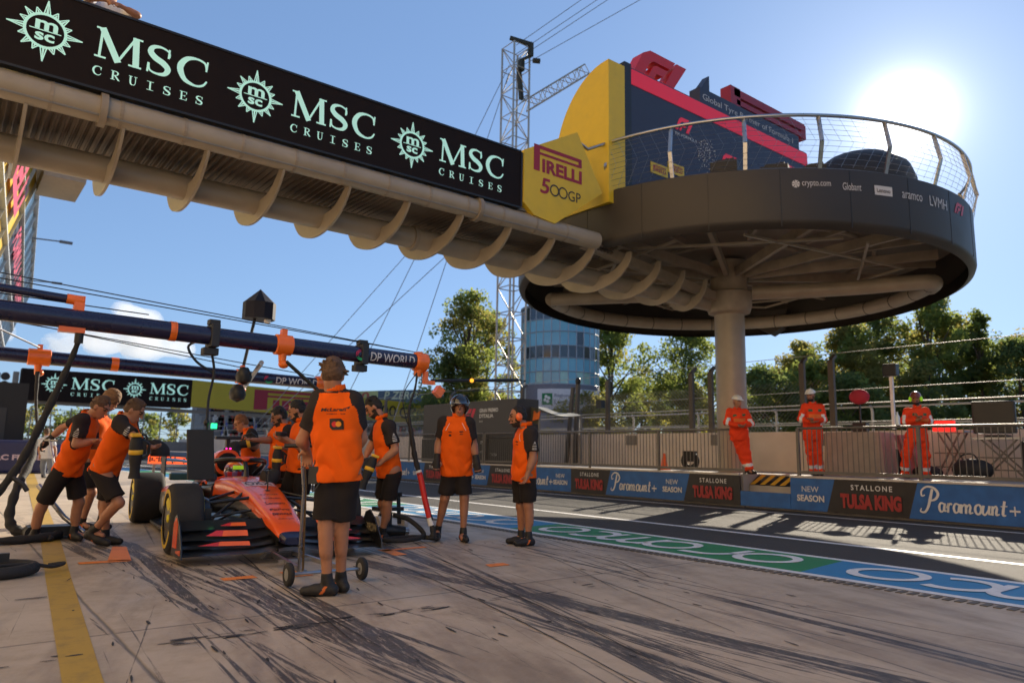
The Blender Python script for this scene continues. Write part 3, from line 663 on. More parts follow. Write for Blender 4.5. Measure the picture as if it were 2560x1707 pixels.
def script(t, O, w):
    """flowing script word with a plus sign"""
    m = MB(); U, W = UB, WB; s = w/1.5
    def st(P, ws): m.stroke([(x*s, y*s) for x, y in sp2(P, 7)], [q*s*1.5 for q in lerpw(ws, (len(P)-1)*7+1)], O, U, W, .02)
    st([(.1, .38), (.04, .36), (.04, .46), (.14, .54), (.27, .52), (.34, .42), (.3, .32), (.22, .28), (.16, .3)], [.014, .02, .022, .024, .03, .034, .03, .022, .012])
    st([(.24, .5), (.2, .34), (.15, .16), (.08, .05), (.0, .06), (.02, .12)], [.03, .036, .032, .026, .018, .012])
    x = .33
    for g, wd in (('a', .15), ('r', .11), ('a', .15), ('m', .22), ('o', .14), ('u', .16), ('n', .15), ('t', .1)):
        b = .07
        if g == 'a': st([(x+.11, b+.16), (x+.05, b+.17), (x+.02, b+.09), (x+.04, b+.01), (x+.09, b+.03), (x+.12, b+.12)], [.02, .022, .03, .026, .018, .02])
        if g == 'o': st([(x+.075, b+.18), (x+.03, b+.15), (x+.015, b+.08), (x+.04, b+.01), (x+.09, b+.02), (x+.12, b+.1), (x+.1, b+.17), (x+.07, b+.18)], [.022, .026, .03, .024, .024, .03, .024, .02])
        if g == 'a': st([(x+.125, b+.17), (x+.105, b+.04), (x+.15, b+.03)], [.026, .03, .012])
        if g == 'r': st([(x, b+.08), (x+.04, b+.17), (x+.02, b)], [.014, .022, .028]); st([(x+.03, b+.1), (x+.07, b+.17), (x+.1, b+.15)], [.014, .02, .026])
        if g in 'mn':
            for q in range(2 if g == 'm' else 1): st([(x+.01+q*.08, b+.17), (x-.005+q*.08, b)], .028 if False else [.028, .028]); st([(x+q*.08, b+.09), (x+.06+q*.08, b+.17), (x+.08+q*.08, b+.12)], [.012, .02, .026])
            e = .16 if g == 'm' else .08; st([(x+e, b+.13), (x+e-.02, b+.02), (x+e+.04, b+.03)], [.028, .028, .012])
        if g == 'u': st([(x+.02, b+.17), (x, b+.04), (x+.04, b+.005), (x+.1, b+.1)], [.028, .028, .022, .016]); st([(x+.12, b+.17), (x+.1, b+.03), (x+.15, b+.03)], [.028, .028, .012])
        if g == 't': st([(x+.06, b+.27), (x+.02, b+.03), (x+.07, b+.02)], [.028, .03, .012]); m.stroke([((x-.01)*s, (b+.17)*s), ((x+.1)*s, (b+.18)*s)], .018*s, O, U, W, .02)
        x += wd
    m.stroke([((x+.03)*s, .17*s), ((x+.2)*s, .17*s)], .034*s, O, U, W, .02); m.stroke([((x+.115)*s, .085*s), ((x+.115)*s, .255*s)], .022*s, O, U, W, .022)
    m.build("script_lettering", ADW, t)
board(8.46, -1.0, "near blue and black streaming advert board, starting right of the wall gap", [(8.46, 7.6, 'bn'), (7.6, 6.05, 'k'), (6.05, 3.0, 'bpn'), (3.0, 1.4, 'k'), (1.4, -1, 'bp')])
board(15.1, 9.67, "middle blue and black streaming advert board, ending left of the wall gap", [(15.1, 13.67, 'k'), (13.67, 11.12, 'bpn'), (11.12, 9.67, 'k')])
board(25.5, 15.1, "far advert board with black and blue panels behind the two standing mechanics", [(25.5, 22.9, 'bpn'), (22.9, 21.4, 'k'), (21.4, 18.95, 'bpn'), (18.95, 17.5, 'k'), (17.5, 15.1, 'bpn')])
board(60, 25.5, "farthest stretch of blue advert board running away along the pit lane", [(60, 56, 'k'), (56, 46, 'bp'), (46, 36, 'bpn'), (36, 33, 'k'), (33, 25.5, 'bpn')])
t = board(9.66, 8.47, "low plain blue board closing the foot of the gap in the pit wall", [(9.66, 8.47, 'b')], .36, False)
RAILC = M("railing_grey", (.14, .125, .11), .5, .3)
def railing(y0, y1, label):
    t = thing("railing", label, "railing", (14.2, y1, PZ), group="railings on the pit wall")
    n = max(1, round((y0-y1)/2.45)); L_ = (y0-y1)/n
    m = MB(); m.tube([(14.2, y0, PZ+.98), (14.2, y1, PZ+.98)], .026, 8); m.build("top_rail", RAILC, t, True)
    m = MB(); m.bar((14.2, y0, PZ+.08), (14.2, y1, PZ+.08), .035, .06); m.build("bottom_rail", RAILC, t)
    for i in range(n+1): MB().box((14.2, y1+i*L_, PZ+.49), (.05, .06, .98)).build("post", RAILC, t)
    m = MB(); k = int((y0-y1)/.105)
    for i in range(1, k): m.box((14.2, y1+i*(y0-y1)/k, PZ+.53), (.012, .014, .88))
    m.build("bars", RAILC, t)
railing(19.5, 9.72, "grey barred railing left of the gap beside the leaning marshal")
railing(8.4, -1.2, "grey barred railing right of the gap in front of two marshals")
railing(46, 19.6, "far grey barred railing running behind the helmeted mechanic")
# back wall of the walkway + debris fence
bw = thing("barrier_wall", "pale concrete track barrier wall behind the marshals with square post sockets", "wall", (17.6, 10, PZ))
PALE = M("pale_wall", (.62, .53, .46), .75, var=.12, scale=1.5, bump=.1)
MB().box((17.75, 30, PZ+.52), (.3, 84, 1.04)).build("wall", PALE, bw)
for y in (9.55, 8.75, 12.9, 16.2): MB().box((17.585, y, PZ+.83), (.04, .42, .3)).build("socket", M("socket_grey", (.2, .18, .16), .8), bw)
MB().box((17.58, 8.6, PZ+.3), (.05, 2.0, .62)).build("opening", M("opening_dark", (.016, .013, .012), .8), bw)
FEN = M("fence_post", (.1, .085, .07), .6, .2); GALV = M("galvanised", (.34, .34, .33), .6, .5, var=.1)
for i, y in enumerate((5.0, 3.6, 9.5, 10.3, 13.2, 13.9, 17.4, 22, 27, 33)):
    m = MB(); m.bar((17.75, y, PZ+.9), (17.75, y, 4.0 if y < 9 else 3.55), .14, .1, (1, 0, 0)); m.bar((17.75, y, 4.0 if y < 9 else 3.55), (17.95, y, 4.5 if y < 9 else 3.7), .1, .08)
    tag(m.build("fence_post", FEN), ["brown fence post right of the third marshal nearest the dark screen", "brown fence post at far right behind the dark screen", "right one of two brown posts between column and second marshal", "left one of two brown posts just right of the column",
        "brown post just left of the column", "brown post second left of the column", "brown fence post below the grey tent end", "brown fence post near the glass tower base", "brown fence post behind the man in ear defenders", "farthest brown fence post behind the helmeted mechanic"][i], "fence post", "brown debris fence posts")
df = thing("debris_fence", "galvanised mesh debris fence with silver cables above the pale wall", "fence", (17.9, 20, 1.7))
cb = MB()
for z in (2.0, 2.45, 2.8, 3.75): cb.tube([(17.9, -1, z), (17.9, 20, z), (17.9, 70, z)], .009 if z != 2.45 else .018, 5)
cb.build("cable", GALV, df)
wm = MB()
for i in range(330):
    y = 11.0+i*.12
    for sgn in (1, -1): wm.bar((17.9, y, 1.75), (17.9, y+sgn*1.35, 3.1), .006)
wm.build("mesh", M("mesh_dull", (.2, .19, .18), .7, .3), df)
# track-side rail fence behind
tf = thing("track_railing", "silver two rail fence with bent posts on the far side of the wall", "railing", (20, 15, 1.5))
for z in (2.05, 2.5): MB().tube([(20, -3, z), (20, 60, z)], .03, 6).build("rail", GALV, tf, True)
for k in range(22): MB().tube([(20, -2+k*2.9, .0), (20, -2+k*2.9, 2.4), (19.9, -2+k*2.9, 2.52)], .04, 6).build("post", GALV, tf, True)

# ---------------------------------------------------------------- gantry over the far end of the lane
ga = thing("start_gantry", "far advertising gantry with black cruise panel and yellow tyre banner", "gantry", (18, 55, 0))
GY = 55
LIME = M("banner_yellow", (.42, .34, .02), .55, var=.05)
MB().box((8.95, GY+.6, 4.83), (10.2, 1.2, 2.0)).build("black_panel", LEDB, ga)
m = MB(); m.prism([(14.05, 3.95), (14.05, 5.83), (36, 5.05), (36, 3.35)], (0, GY, 0), X_, Z_, -1.2, 0); m.build("yellow_panel", LIME, ga)
for x in (4.9, 9.6): m = MB(); cruise_logo(m, x, (0, GY, 3.95), X_, Z_, 1.75, .02); m.build("cruise_lettering", TEAL, ga)
m = MB(); tyre_logo(m, (18.5, GY, 3.95), X_, V(-.0, 0, 1), 8.5, 1.5, .02); m.build("tyre_lettering", MAROON, ga)
m = MB(); m.text("500", (28.4, GY, 3.9), X_, Z_, 2.2, .95, bold=.01, d=.02); m.text("GP", (30.9, GY, 3.8), X_, Z_, 1.6, 1.0, bold=.01, d=.02); m.build("event_lettering", BLACK, ga)
m = MB(); m.box((3.6, GY+.6, 2.6), (.3, .6, 6)); m.box((36.1, GY+.6, 2.4), (.4, .6, 5.2)); m.bar((3.6, GY+.6, 3.8), (36, GY+.6, 3.2), .25); m.build("support", GREY, ga)
# light stack left of it
ls = thing("start_lights", "stack of three round lamps on a dark pole left of the gantry", "signal lights", (2.6, 52, 0))
MB().box((2.55, 52, 2.6), (.12, .12, 5.2)).build("pole", BLACK, ls)
for z in (4.0, 4.5, 5.0): MB().lathe([(0, 0), (.22, 0), (.24, .1), (.2, .22), (0, .24)], (2.85, 51.9, z), (0, -1, 0), 16).build("lamp", BLACK, ls, True)
# grandstand beyond
gr = thing("grandstand", "far grandstand with dark sloped roof and tyre banners above the railings", "grandstand", (40, 75, 0))
RF = M("roof_dark", (.06, .055, .05), .7)
m = MB(); m.prism([(24, 3.0+1.6), (33, 6.0+1.7), (52, 4.6), (52, 4.2), (33, 6.0), (24, 4.1)], (0, 74, 0), X_, Z_, -14, 0); m.build("roof", RF, gr)
m = MB(); m.prism([(27, 5.2), (38.6, 6.15), (38.6, 7.7), (27, 6.6)], (0, 73.8, 0), X_, Z_, 0, .1); m.build("lime_banner", M("banner_pale", (.5, .5, .22), .6), gr)
m = MB(); m.prism([(38.6, 6.15), (44.5, 6.6), (44.5, 8.2), (38.6, 7.7)], (0, 73.8, 0), X_, Z_, 0, .1); m.build("blue_banner", M("banner_blue", (.09, .12, .17), .6), gr)
m = MB(); m.text("P ZERO", (39.3, 73.65, 6.75), V(1, 0, .07), Z_, 4.4, .9, shear=.2, bold=.02, d=.02); m.build("banner_lettering", M("banner_cream", (.6, .6, .42), .6), gr)
m = MB(); m.text("500", (34.5, 73.65, 6.35), V(1, 0, .07), Z_, 3, .9, shear=.1, bold=.02, d=.02); m.build("banner_numeral", M("banner_red", (.4, .08, .06), .6), gr)
m = MB(); m.prism([(44.5, 6.6), (60, 3.2), (60, 2.6), (44.5, 5.6)], (0, 74, 0), X_, Z_, -12, 0); m.prism([(44.5, 8.2), (62, 5.2), (62, 4.6), (44.5, 6.6)], (0, 74, 0), X_, Z_, -12, 0); m.build("side_roof", RF, gr)
m = MB()
for k in range(9): m.box((42, 70+k*.9, .4+k*.32), (44, .9, .8+k*.64))
m.build("terrace", M("terrace_grey", (.2, .2, .2), .8), gr)
m = MB()
for x in range(22, 64, 6): m.bar((x, 73, 0), (x, 73, 5), .3)
m.build("pillar", GREY, gr)
rnd = random.Random(5); cr = MB()
for i in range(1400):
    k = rnd.randrange(9); x = rnd.uniform(21, 63); cr.mi = rnd.randrange(5); z = .8+k*.64
    cr.box((x, 70+k*.9, z+.35), (.4, .3, .7)); cr.box((x, 70+k*.9, z+.82), (.2, .2, .24))
o = cr.build("crowd", [M("crowd_red", (.4, .05, .04), .8), M("crowd_white", (.5, .5, .5), .8), M("crowd_dark", (.05, .05, .06), .8), M("crowd_blue", (.08, .1, .3), .8), M("crowd_skin", (.35, .2, .14), .8)])
tag(o, "blurred crowd of spectators seated in the far grandstand", "crowd", kind="stuff")
# far fences and wall along the track
ff = thing("far_fence", "far grey mesh fence above a low wall across the end of the lane", "fence", (14, 66, 0))
MB().box((14, 66, .75), (60, .4, 1.5)).build("wall", M("far_wall", (.2, .2, .21), .8), ff)
m = MB()
for k in range(46): m.bar((-14+k*1.3, 66, 1.5), (-14+k*1.3, 66, 3.9), .08)
for k in range(6): m.bar((-16, 66, 1.7+k*.4), (44, 66, 1.7+k*.4), .03)
m.build("fence_frame", M("fence_far", (.22, .22, .21), .6), ff)
# ---------------------------------------------------------------- pit building at left
pb = thing("pit_building", "tall leaning glass pit building with yellow tyre adverts at left edge", "building", (0, 40, 0))
GLASS = M("facade_glass", (.1, .2, .34), .12, 0, var=.2, spec=.9); FR = M("facade_frame", (.5, .52, .54), .5, .2)
def fac(y, q): # q 0 bottom .. 1 top of leaning facade
    return V(-.62+.077*y-(1-q)*2.9, y, 4+10*q)
PY_ = M("panel_yellow", (.62, .42, .03), .5, var=.05); PN_ = M("panel_navy", (.03, .03, .06), .5); PR_ = M("panel_pink", (.55, .06, .12), .5)
yc = [13+3.2*i for i in range(20)]; qc = [0, .16, .33, .5, .66, .83, 1.0]
fm = MB()
for i in range(19):
    for j in range(6):
        a, b, c, d = fac(yc[i], qc[j]), fac(yc[i+1], qc[j]), fac(yc[i+1], qc[j+1]), fac(yc[i], qc[j+1])
        nm, mm = ("yellow_panel", PY_) if i < 9 and j >= 2 else (("navy_panel", PN_) if j == 4 and 9 <= i < 18 else ("window", GLASS))
        MB().quad(a, b, c, d).build(nm, mm, pb)
nrm = V(1, -.077, -.28).normalized()*.06
for i in range(20): fm.bar(fac(yc[i], 0)+nrm, fac(yc[i], 1)+nrm, .14, .14)
for q in qc: fm.bar(fac(13, q)+nrm, fac(73.8, q)+nrm, .22, .16)
fm.build("mullions", FR, pb)
m = MB(); W_ = (fac(30, .8)-fac(30, .7)).normalized()
m.text("PIRELLI", fac(29, .72)+nrm, V(.077, 1, 0), W_, 10, 1.5, bold=.05, d=.12); m.build("banner_lettering", PR_, pb)
m = MB(); m.text("FORMULA 1  GRAN PREMIO", fac(43, .70)+nrm, V(.077, 1, 0), W_, 26, 1.0, bold=.02, d=.12); m.build("navy_lettering", PR_, pb)
m = MB(); 
m.add([fac(13, 0)+V(-8, 0, 0), fac(73.8, 0)+V(-8, 0, 0), fac(73.8, 1)+V(-8, 0, 0), fac(13, 1)+V(-8, 0, 0), fac(13, 0), fac(73.8, 0), fac(73.8, 1), fac(13, 1)], [(0, 1, 2, 3), (7, 6, 2, 3), (4, 5, 1, 0), (5, 6, 2, 1), (4, 7, 3, 0)]); m.build("body", M("pit_wall_grey", (.35, .35, .36), .7), pb)
MB().box((-6.6, 26, 3.4), (6, 80, 6.8)).build("garage_front", M("garage_cream", (.74, .58, .4), .7), pb)
MB().box((-6.6, -.6, 10.4), (5.9, 26.4, 7.2)).build("bounce_front", M("bounce_yellow", (.72, .5, .22), .6), pb)  # unseen upper front out of view, added to bounce warm sunlight onto the apron
for k in range(13): MB().box((-3.58, -10+k*5.6, 1.5), (.06, 1.4, 2.9)).build("garage_door", M("garage_grey", (.4, .38, .36), .6), pb)
m = MB(); c = fac(40, 1)
m.box(c+V(1.0, 0, -.2), (1.7, 3.5, 1.1)); m.build("roof_box", M("box_beige", (.35, .31, .27), .6), pb)
for k, y in enumerate((38, 52, 66)):
    m = MB(); c = fac(y, .95); m.bar(c, c+V(1.6, .1, .1), .07); m.box(c+V(1.9, .12, .1), (.7, .25, .14)); m.build("floodlight", M("lamp_grey", (.15, .15, .16), .5), pb)
# ---------------------------------------------------------------- glass tower
TX, TY, TR = 39.9, 44.6, 3.2
tw = thing("glass_tower", "round blue glass control tower with two white and green banners at its foot", "tower", (TX, TY, 0))
rnd = random.Random(2); lev = [6.44, 7.44, 8.5, 9.48, 10.6, 11.6, 12.7]
g1 = M("tower_glass", (.15, .40, .53), .2, 0, var=.15, scale=.4, spec=.7); g2 = M("tower_glass_dark", (.018, .03, .05), .1, spec=.9); g3 = M("tower_glass_pale", (.3, .5, .45), .15, spec=.9)
n = 30; va = math.atan2(-TY, -TX); rear = MB()
for i in range(n):
    a0, a1 = 2*math.pi*i/n, 2*math.pi*(i+1)/n; seen = math.cos((a0+a1)/2-va) > -.05
    for j in range(6):
        q = [V(TX+TR*math.cos(a), TY+TR*math.sin(a), z) for a, z in ((a0, lev[j]), (a1, lev[j]), (a1, lev[j+1]), (a0, lev[j+1]))]
        g = g2 if j in (2, 5) or (rnd.random() < .03) else g3 if j == 0 and rnd.random() < .25 else g1
        if seen: MB().quad(*q).build("dark_window" if g is g2 else "window", g, tw)
        else: rear.quad(*q)
rear.build("rear_glazing", g1, tw)
m = MB()
for i in range(n):
    a = 2*math.pi*i/n; m.bar((TX+TR*math.cos(a), TY+TR*math.sin(a), 6.4), (TX+TR*math.cos(a), TY+TR*math.sin(a), 12.7), .07)
for z in lev: m.ring((TX, TY, z), Z_, TR+.01, .045, 40, 4)
m.build("mullions", M("tower_frame", (.4, .43, .48), .4, .3), tw)
MB().lathe([(0, 12.85), (TR+.1, 12.85), (TR+.1, 12.65), (TR, 12.65)], (TX, TY, 0), n=40).build("roof", GREY, tw)
MB().lathe([(TR+.05, 6.42), (TR+.05, 1.5), (TR+.6, 0)], (TX, TY, 0), n=40).build("base", M("tower_base", (.17, .17, .21), .6), tw)
va = math.atan2(-TY, -TX)
bn = MB(); gsq = MB(); lt = MB(); wf = MB()
def twp(a, z, e=.12): return V(TX+(TR+e)*math.cos(a), TY+(TR+e)*math.sin(a), z)
for i in range(16):
    a0 = va-.55+i*.11; a1 = a0+.11; bn.quad(twp(a0, 4.45), twp(a1, 4.45), twp(a1, 6.05), twp(a0, 6.05))
bn.build("banner", M("banner_white", (.62, .62, .66), .6), tw)
for b0 in (-.42, .32):
    gsq = MB(); gsq.quad(twp(va+b0, 4.8, .16), twp(va+b0+.25, 4.8, .16), twp(va+b0+.25, 5.7, .16), twp(va+b0, 5.7, .16)); gsq.build("green_square", M("banner_green", (.01, .18, .06), .6), tw); wf = MB()
    for k in range(4):
        a = k*math.pi/2+.4; c = (b0+.125+.05*math.cos(a), 5.25+.2*math.sin(a)); wf.add([twp(va+c[0]+.04*math.cos(t), c[1]+.14*math.sin(t), .19) for t in [i*1.05 for i in range(6)]], [tuple(range(6))])
    wf.build("flower_mark", WHITE, tw)
    for t_, z in (("Regione", 5.32), ("Lombardia", 4.85)):
        vs, fs, w_, h_ = textmesh(t_, .01); s = .36/h_
        lt.add([twp(va+b0+.3+x*s/TR*(.9 if b0 > 0 else 1), z+y*s, .16) for x, y in vs], fs)
lt.build("banner_lettering", M("banner_grey", (.25, .25, .3), .6), tw)
# ---------------------------------------------------------------- lattice mast
TRUSS = M("truss_alu", (.42, .39, .35), .45, .35)
lm = thing("lattice_mast", "tall silver lattice mast with pulleys and a short side arm behind the bridge", "mast", (25.6, 33, 0))
def truss(mb, a, b, w, step, rm=.035, rb=.018):
    A, B, D = frame(Vector(b)-Vector(a), (0, 1, 0)); a = Vector(a); L_ = (Vector(b)-a).length; n = max(2, round(L_/step))
    cs = [(A*i+B*j)*w/2 for i, j in ((1, 1), (1, -1), (-1, -1), (-1, 1))]
    for c in cs: mb.tube([a+c, Vector(b)+c], rm, 5)
    for i in range(n):
        p, q = a+D*L_*i/n, a+D*L_*(i+1)/n
        for k in range(4):
            c0, c1 = cs[k], cs[(k+1) % 4]
            mb.tube([p+c0, q+c1] if (i+k) % 2 else [p+c1, q+c0], rb, 4); mb.tube([q+c0, q+c1], rb, 4)
m = MB(); truss(m, (25.7, 33.0, 0), (25.7, 33.0, 25.8), 1.2, 1.5, .065, .035); m.build("tower_truss", TRUSS, lm, True)
m = MB(); truss(m, (26.2, 32.6, 22.0), (29.4, 30.7, 24.7), .62, .7, .05, .028); m.build("side_arm", TRUSS, lm, True)
m = MB(); m.bar((25.2, 33, 26.3), (26.5, 32.3, 26.0), .2); m.box((26.3, 32.3, 25.6), (.22, .3, .9)); m.box((25.9, 32.7, 24.6), (.3, .3, .7)); m.bar((25.8, 32.8, 24.4), (25.95, 32.7, 22.4), .22); m.tube([(26.4, 32.2, 24.9), (26.8, 32.0, 24.9)], .16, 10); m.bar((26.3, 32.3, 25.2), (25.8, 32.7, 24.9), .14)
m.build("pulley_head", M("hoist_dark", (.05, .045, .03), .6, .4), lm)
m = MB()
for p, q in (((25.7, 33, 26), (60, 5, 60)), ((25.7, 33, 25.4), (60, 8, 58)), ((25.7, 33, 25), (60, 10, 57)), ((25.7, 33, 24.4), (60, 14, 52)), ((25.2, 33, 24.5), (17, 40, 0)), ((25.2, 33, 24), (19, 36, 0)), ((25.3, 32.5, 20), (14, 47, 0)), ((25.3, 33, 16), (13, 44, 0))):
    m.tube([p, q], .022, 4)
m.build("guy_wire", M("wire_grey", (.3, .3, .32), .5, .5), lm)

# ---------------------------------------------------------------- hospitality cabin, tent, led board, cabin at left
hc = thing("race_cabin", "dark grey race stand wall with red race emblem and white sponsor names", "cabin", (15, 21, PZ))
CAB = M("cabin_grey", (.05, .046, .046), .6, var=.06)
MB().box((14.75, 20.8, 2.17), (.9, 5.6, 1.24)).build("wall", CAB, hc); MB().box((14.75, 20.8, 1.1), (.96, 5.6, .86)).build("base_panel", M("cabin_dark", (.034, .032, .032), .6), hc)
UC = V(0, -1, 0)
m = MB(); f1_mark(m, lambda u, w: V(14.29, 21.2-u*.66, 2.03+w*.66)); m.build("race_emblem", M("emblem_red", (.5, .02, .05), .5), hc)
CW = M("print_white", (.5, .5, .5), .6)
def cab_text(t, y, z, w, h, bold=0, x=14.26): q = MB(); q.text(t, (x, y, z), UC, Z_, w, h, bold=bold, d=.006); q.build("sponsor_lettering", CW, hc)
cab_text("GRAN PREMIO", 20.0, 2.4, 1.05, .13, .04, 14.29); cab_text("D'ITALIA", 20.0, 2.22, .8, .13, .04, 14.29); cab_text("2024", 20.0, 2.08, .2, .05, .01, 14.29); cab_text("pirelli.com", 21.3, 1.66, .9, .06, .01, 14.29)
cab_text("PIRELLI", 21.15, 1.32, .5, .08); cab_text("A", 20.5, 1.42, .1, .1); cab_text("PRADA", 20.65, 1.3, .4, .09); cab_text("aws", 19.85, 1.36, .3, .1); cab_text("LVMH", 21.0, 1.03, .4, .1); cab_text("crypto.com", 20.3, 1.05, .62, .08); cab_text("TATA", 19.3, .98, .36, .08)
tn = thing("canopy_tent", "grey sagging canvas canopy with orange trim beside the dark race stand", "canopy", (15.5, 18.5, PZ))
m = MB(); N_ = 14
P0 = lambda u, v: V(14.9+1.8*v, 19.9-2.3*u, 2.86-.38*u-.12*math.sin(math.pi*v)-.15*v+.04*math.sin(u*9)*v)
vs = [P0(i/N_, j/N_) for i in range(N_+1) for j in range(N_+1)]; m.add(vs, [(i*(N_+1)+j, i*(N_+1)+j+1, (i+1)*(N_+1)+j+1, (i+1)*(N_+1)+j) for i in range(N_) for j in range(N_)])
m.build("canvas", M("canvas_grey", (.3, .3, .27), .8), tn, True)
m = MB(); m.add([P0(i/N_, 0)+V(-.02, 0, 0) for i in range(N_+1)]+[P0(i/N_, 0)-V(.02, 0, .95-.5*i/N_+.05*math.sin(i)) for i in range(N_+1)], [(i, i+1, N_+2+i, N_+1+i) for i in range(N_)]); m.build("valance", M("canvas_olive", (.07, .065, .045), .8), tn)
for u, v in ((0, 0), (1, 0), (0, 1), (1, 1)): q = P0(u, v); MB().bar((q.x, q.y, PZ), q, .05).build("pole", GREY, tn)
m = MB(); q = P0(.9, 0); m.prism([(0, 0), (.3, .05), (.36, .3), (.2, .22), (.06, .32)], q-V(0.06, 0, .42), UC, Z_, 0, .03); m.build("trim", M("trim_orange", (.7, .15, .02), .6), tn)
st_ = thing("steel_stand", "pair of leaning dark steel poles with a small lamp before the tower", "lamp stand", (17.5, 19, PZ))
MB().bar((17.5, 18.75, .7), (17.5, 18.6, 3.5), .12).build("pole", FEN, st_); MB().bar((17.5, 19.2, .7), (17.5, 18.85, 3.4), .11).build("pole", FEN, st_)
m = MB(); m.ell((17.5, 18.6, 3.6), (.1, .1, .14)); m.build("lamp", BLACK, st_, True); MB().box((17.4, 17.4, 2.75), (.18, .25, .26)).build("speaker_box", BLACK, st_)
lb = thing("led_message_board", "low glowing red message board on the lane behind the racing car", "sign", (4.6, 18.9, 0))
MB().box((4.6, 18.93, .79), (1.3, .1, .21), rz=-.69).build("panel", M("led_orange", (.9, .09, .02), .5, var=.1, emit=.7), lb)
m = MB(); rnd = random.Random(9)
U_ = V(math.cos(-.69), math.sin(-.69), 0); N_l = V(-math.sin(.69), -math.cos(.69), 0)
for k in range(22): m.box(V(4.6, 18.93, .79)+U_*(-.6+k*.055)+V(0, 0, rnd.choice((-.03, .0, .03)))+N_l*.052, (.04, .012, rnd.choice((.04, .08, .12))), rz=-.69)
m.build("characters", BLACK, lb)
m = MB(); m.bar((4.2, 19.26, 0), (4.2, 19.26, .69), .05); m.bar((5.0, 18.6, 0), (5.0, 18.6, .69), .05); m.build("leg", GREY, lb)
pf_ = thing("parc_barrier", "blue inflatable style barrier with white pink lettering at the left edge", "barrier", (1.2, 33, 0))
PBL = M("barrier_navy", (.018, .022, .09), .5, var=.1)
m = MB(); c0, c1 = V(-3.5, 34.6, 0), V(3.5, 33.33, 0); d_ = (c1-c0).normalized()
m.box((c0+c1)/2+V(0, 0, .62), ((c1-c0).length, .9, 1.24), ax=(d_, V(-d_.y, d_.x, 0), Z_)); m.build("body", PBL, pf_, bevel=.12)
m = MB(); c2 = c1+V(.9, 3, 0); m.box((c1+c2)/2+V(.3, 0, .55), (.5, 3, 1.1), rz=-.25); m.build("end_wing", M("barrier_blue", (.03, .05, .2), .5), pf_)
m = MB(); m.text("PARC FERMÉ", c0+d_*4.98-V(0, .47, -.5), d_, Z_, 1.9, .25, bold=.04, d=.02); m.build("lettering", M("barrier_print", (.62, .48, .55), .6), pf_)
bc = thing("black_cabin", "tall black cabin standing behind the blue barrier at the left edge", "cabin", (0, 35, 0))
MB().box((.75, 36, 1.75), (4.0, 2, 3.5)).build("body", M("cabin_black", (.012, .01, .01), .6), bc)
MB().box((1.9, 34.97, 1.7), (.4, .04, 1.6)).build("door_panel", M("cabin_panel", (.035, .033, .034), .5), bc)

# ---------------------------------------------------------------- trees
LEAF = [M("leaf_green", (.17, .2, .045), .6, var=.3, scale=.6, trans=.68), M("leaf_olive", (.21, .19, .05), .6, var=.3, scale=.6, trans=.68), M("leaf_dark", (.11, .14, .04), .6, var=.3, scale=.6, trans=.62), M("leaf_yellow", (.25, .23, .045), .6, var=.3, scale=.6, trans=.6)]
BARK = M("bark", (.09, .065, .045), .85, var=.3)
def tree(x, y, h, w, label, lm, seed, n=90, base=.3, leaf=.26, per=120, grp="trees beyond the track"):
    r = random.Random(seed); t = thing("tree", label, "tree", (x, y, 0), r.uniform(0, 6), grp)
    m = MB(); lean = r.uniform(-.03, .03)*h
    m.tube([(0, 0, -.2), (lean*.3, 0, h*.3), (lean, lean*.5, h*.75)], [.035*h*.6+.05, .022*h*.6, .03], 8); cl = []
    for k in range(n):
        q = r.random()**.8; z = h*(base+(1-base)*q); env = math.sin(math.pi*min(.97, (.12+.88*q)))**.6
        a = r.uniform(0, 6.283); rad = w*.58*env*r.uniform(.2, 1)**.5*(.75+.35*math.sin(a*3+seed)+.15*math.sin(a*5+q*9))
        c = V(rad*math.cos(a), rad*math.sin(a), z); cl.append((c, r.uniform(.45, 1.15)*w*.085+.25))
        if k % 4 == 0: s0 = V(lean*z/h, 0, z*r.uniform(.55, .8)); m.tube([s0, (s0+c)/2+V(0, 0, .2), c], [.08*h/12, .05*h/12, .02], 5)
    m.build("trunk", BARK, t, True, world=False)
    vs = []; fs = []; mi = []
    for c, R0 in cl:
        g = 0 if r.random() < .72 else 1
        for k in range(per):
            d = V(r.gauss(0, 1), r.gauss(0, 1), r.gauss(0, .7)); d = d.normalized()*R0*r.random()**.35
            p = c+d; A = V(r.gauss(0, 1), r.gauss(0, 1), r.gauss(0, .8)).normalized(); B = A.cross(V(r.gauss(0, 1), r.gauss(0, 1), r.gauss(0, 1))).normalized()
            L_ = leaf*r.uniform(.6, 1.3); i = len(vs)
            vs += [p-A*L_*.5, p+B*L_*.32, p+A*L_*.5, p-B*L_*.32]; fs.append((i, i+1, i+2, i+3)); mi.append(g)
    o = MB(); o.v = [tuple(v) for v in vs]; o.f = fs; o.m = mi; o.build("crown", [LEAF[lm[0]], LEAF[lm[1]]], t, world=False)
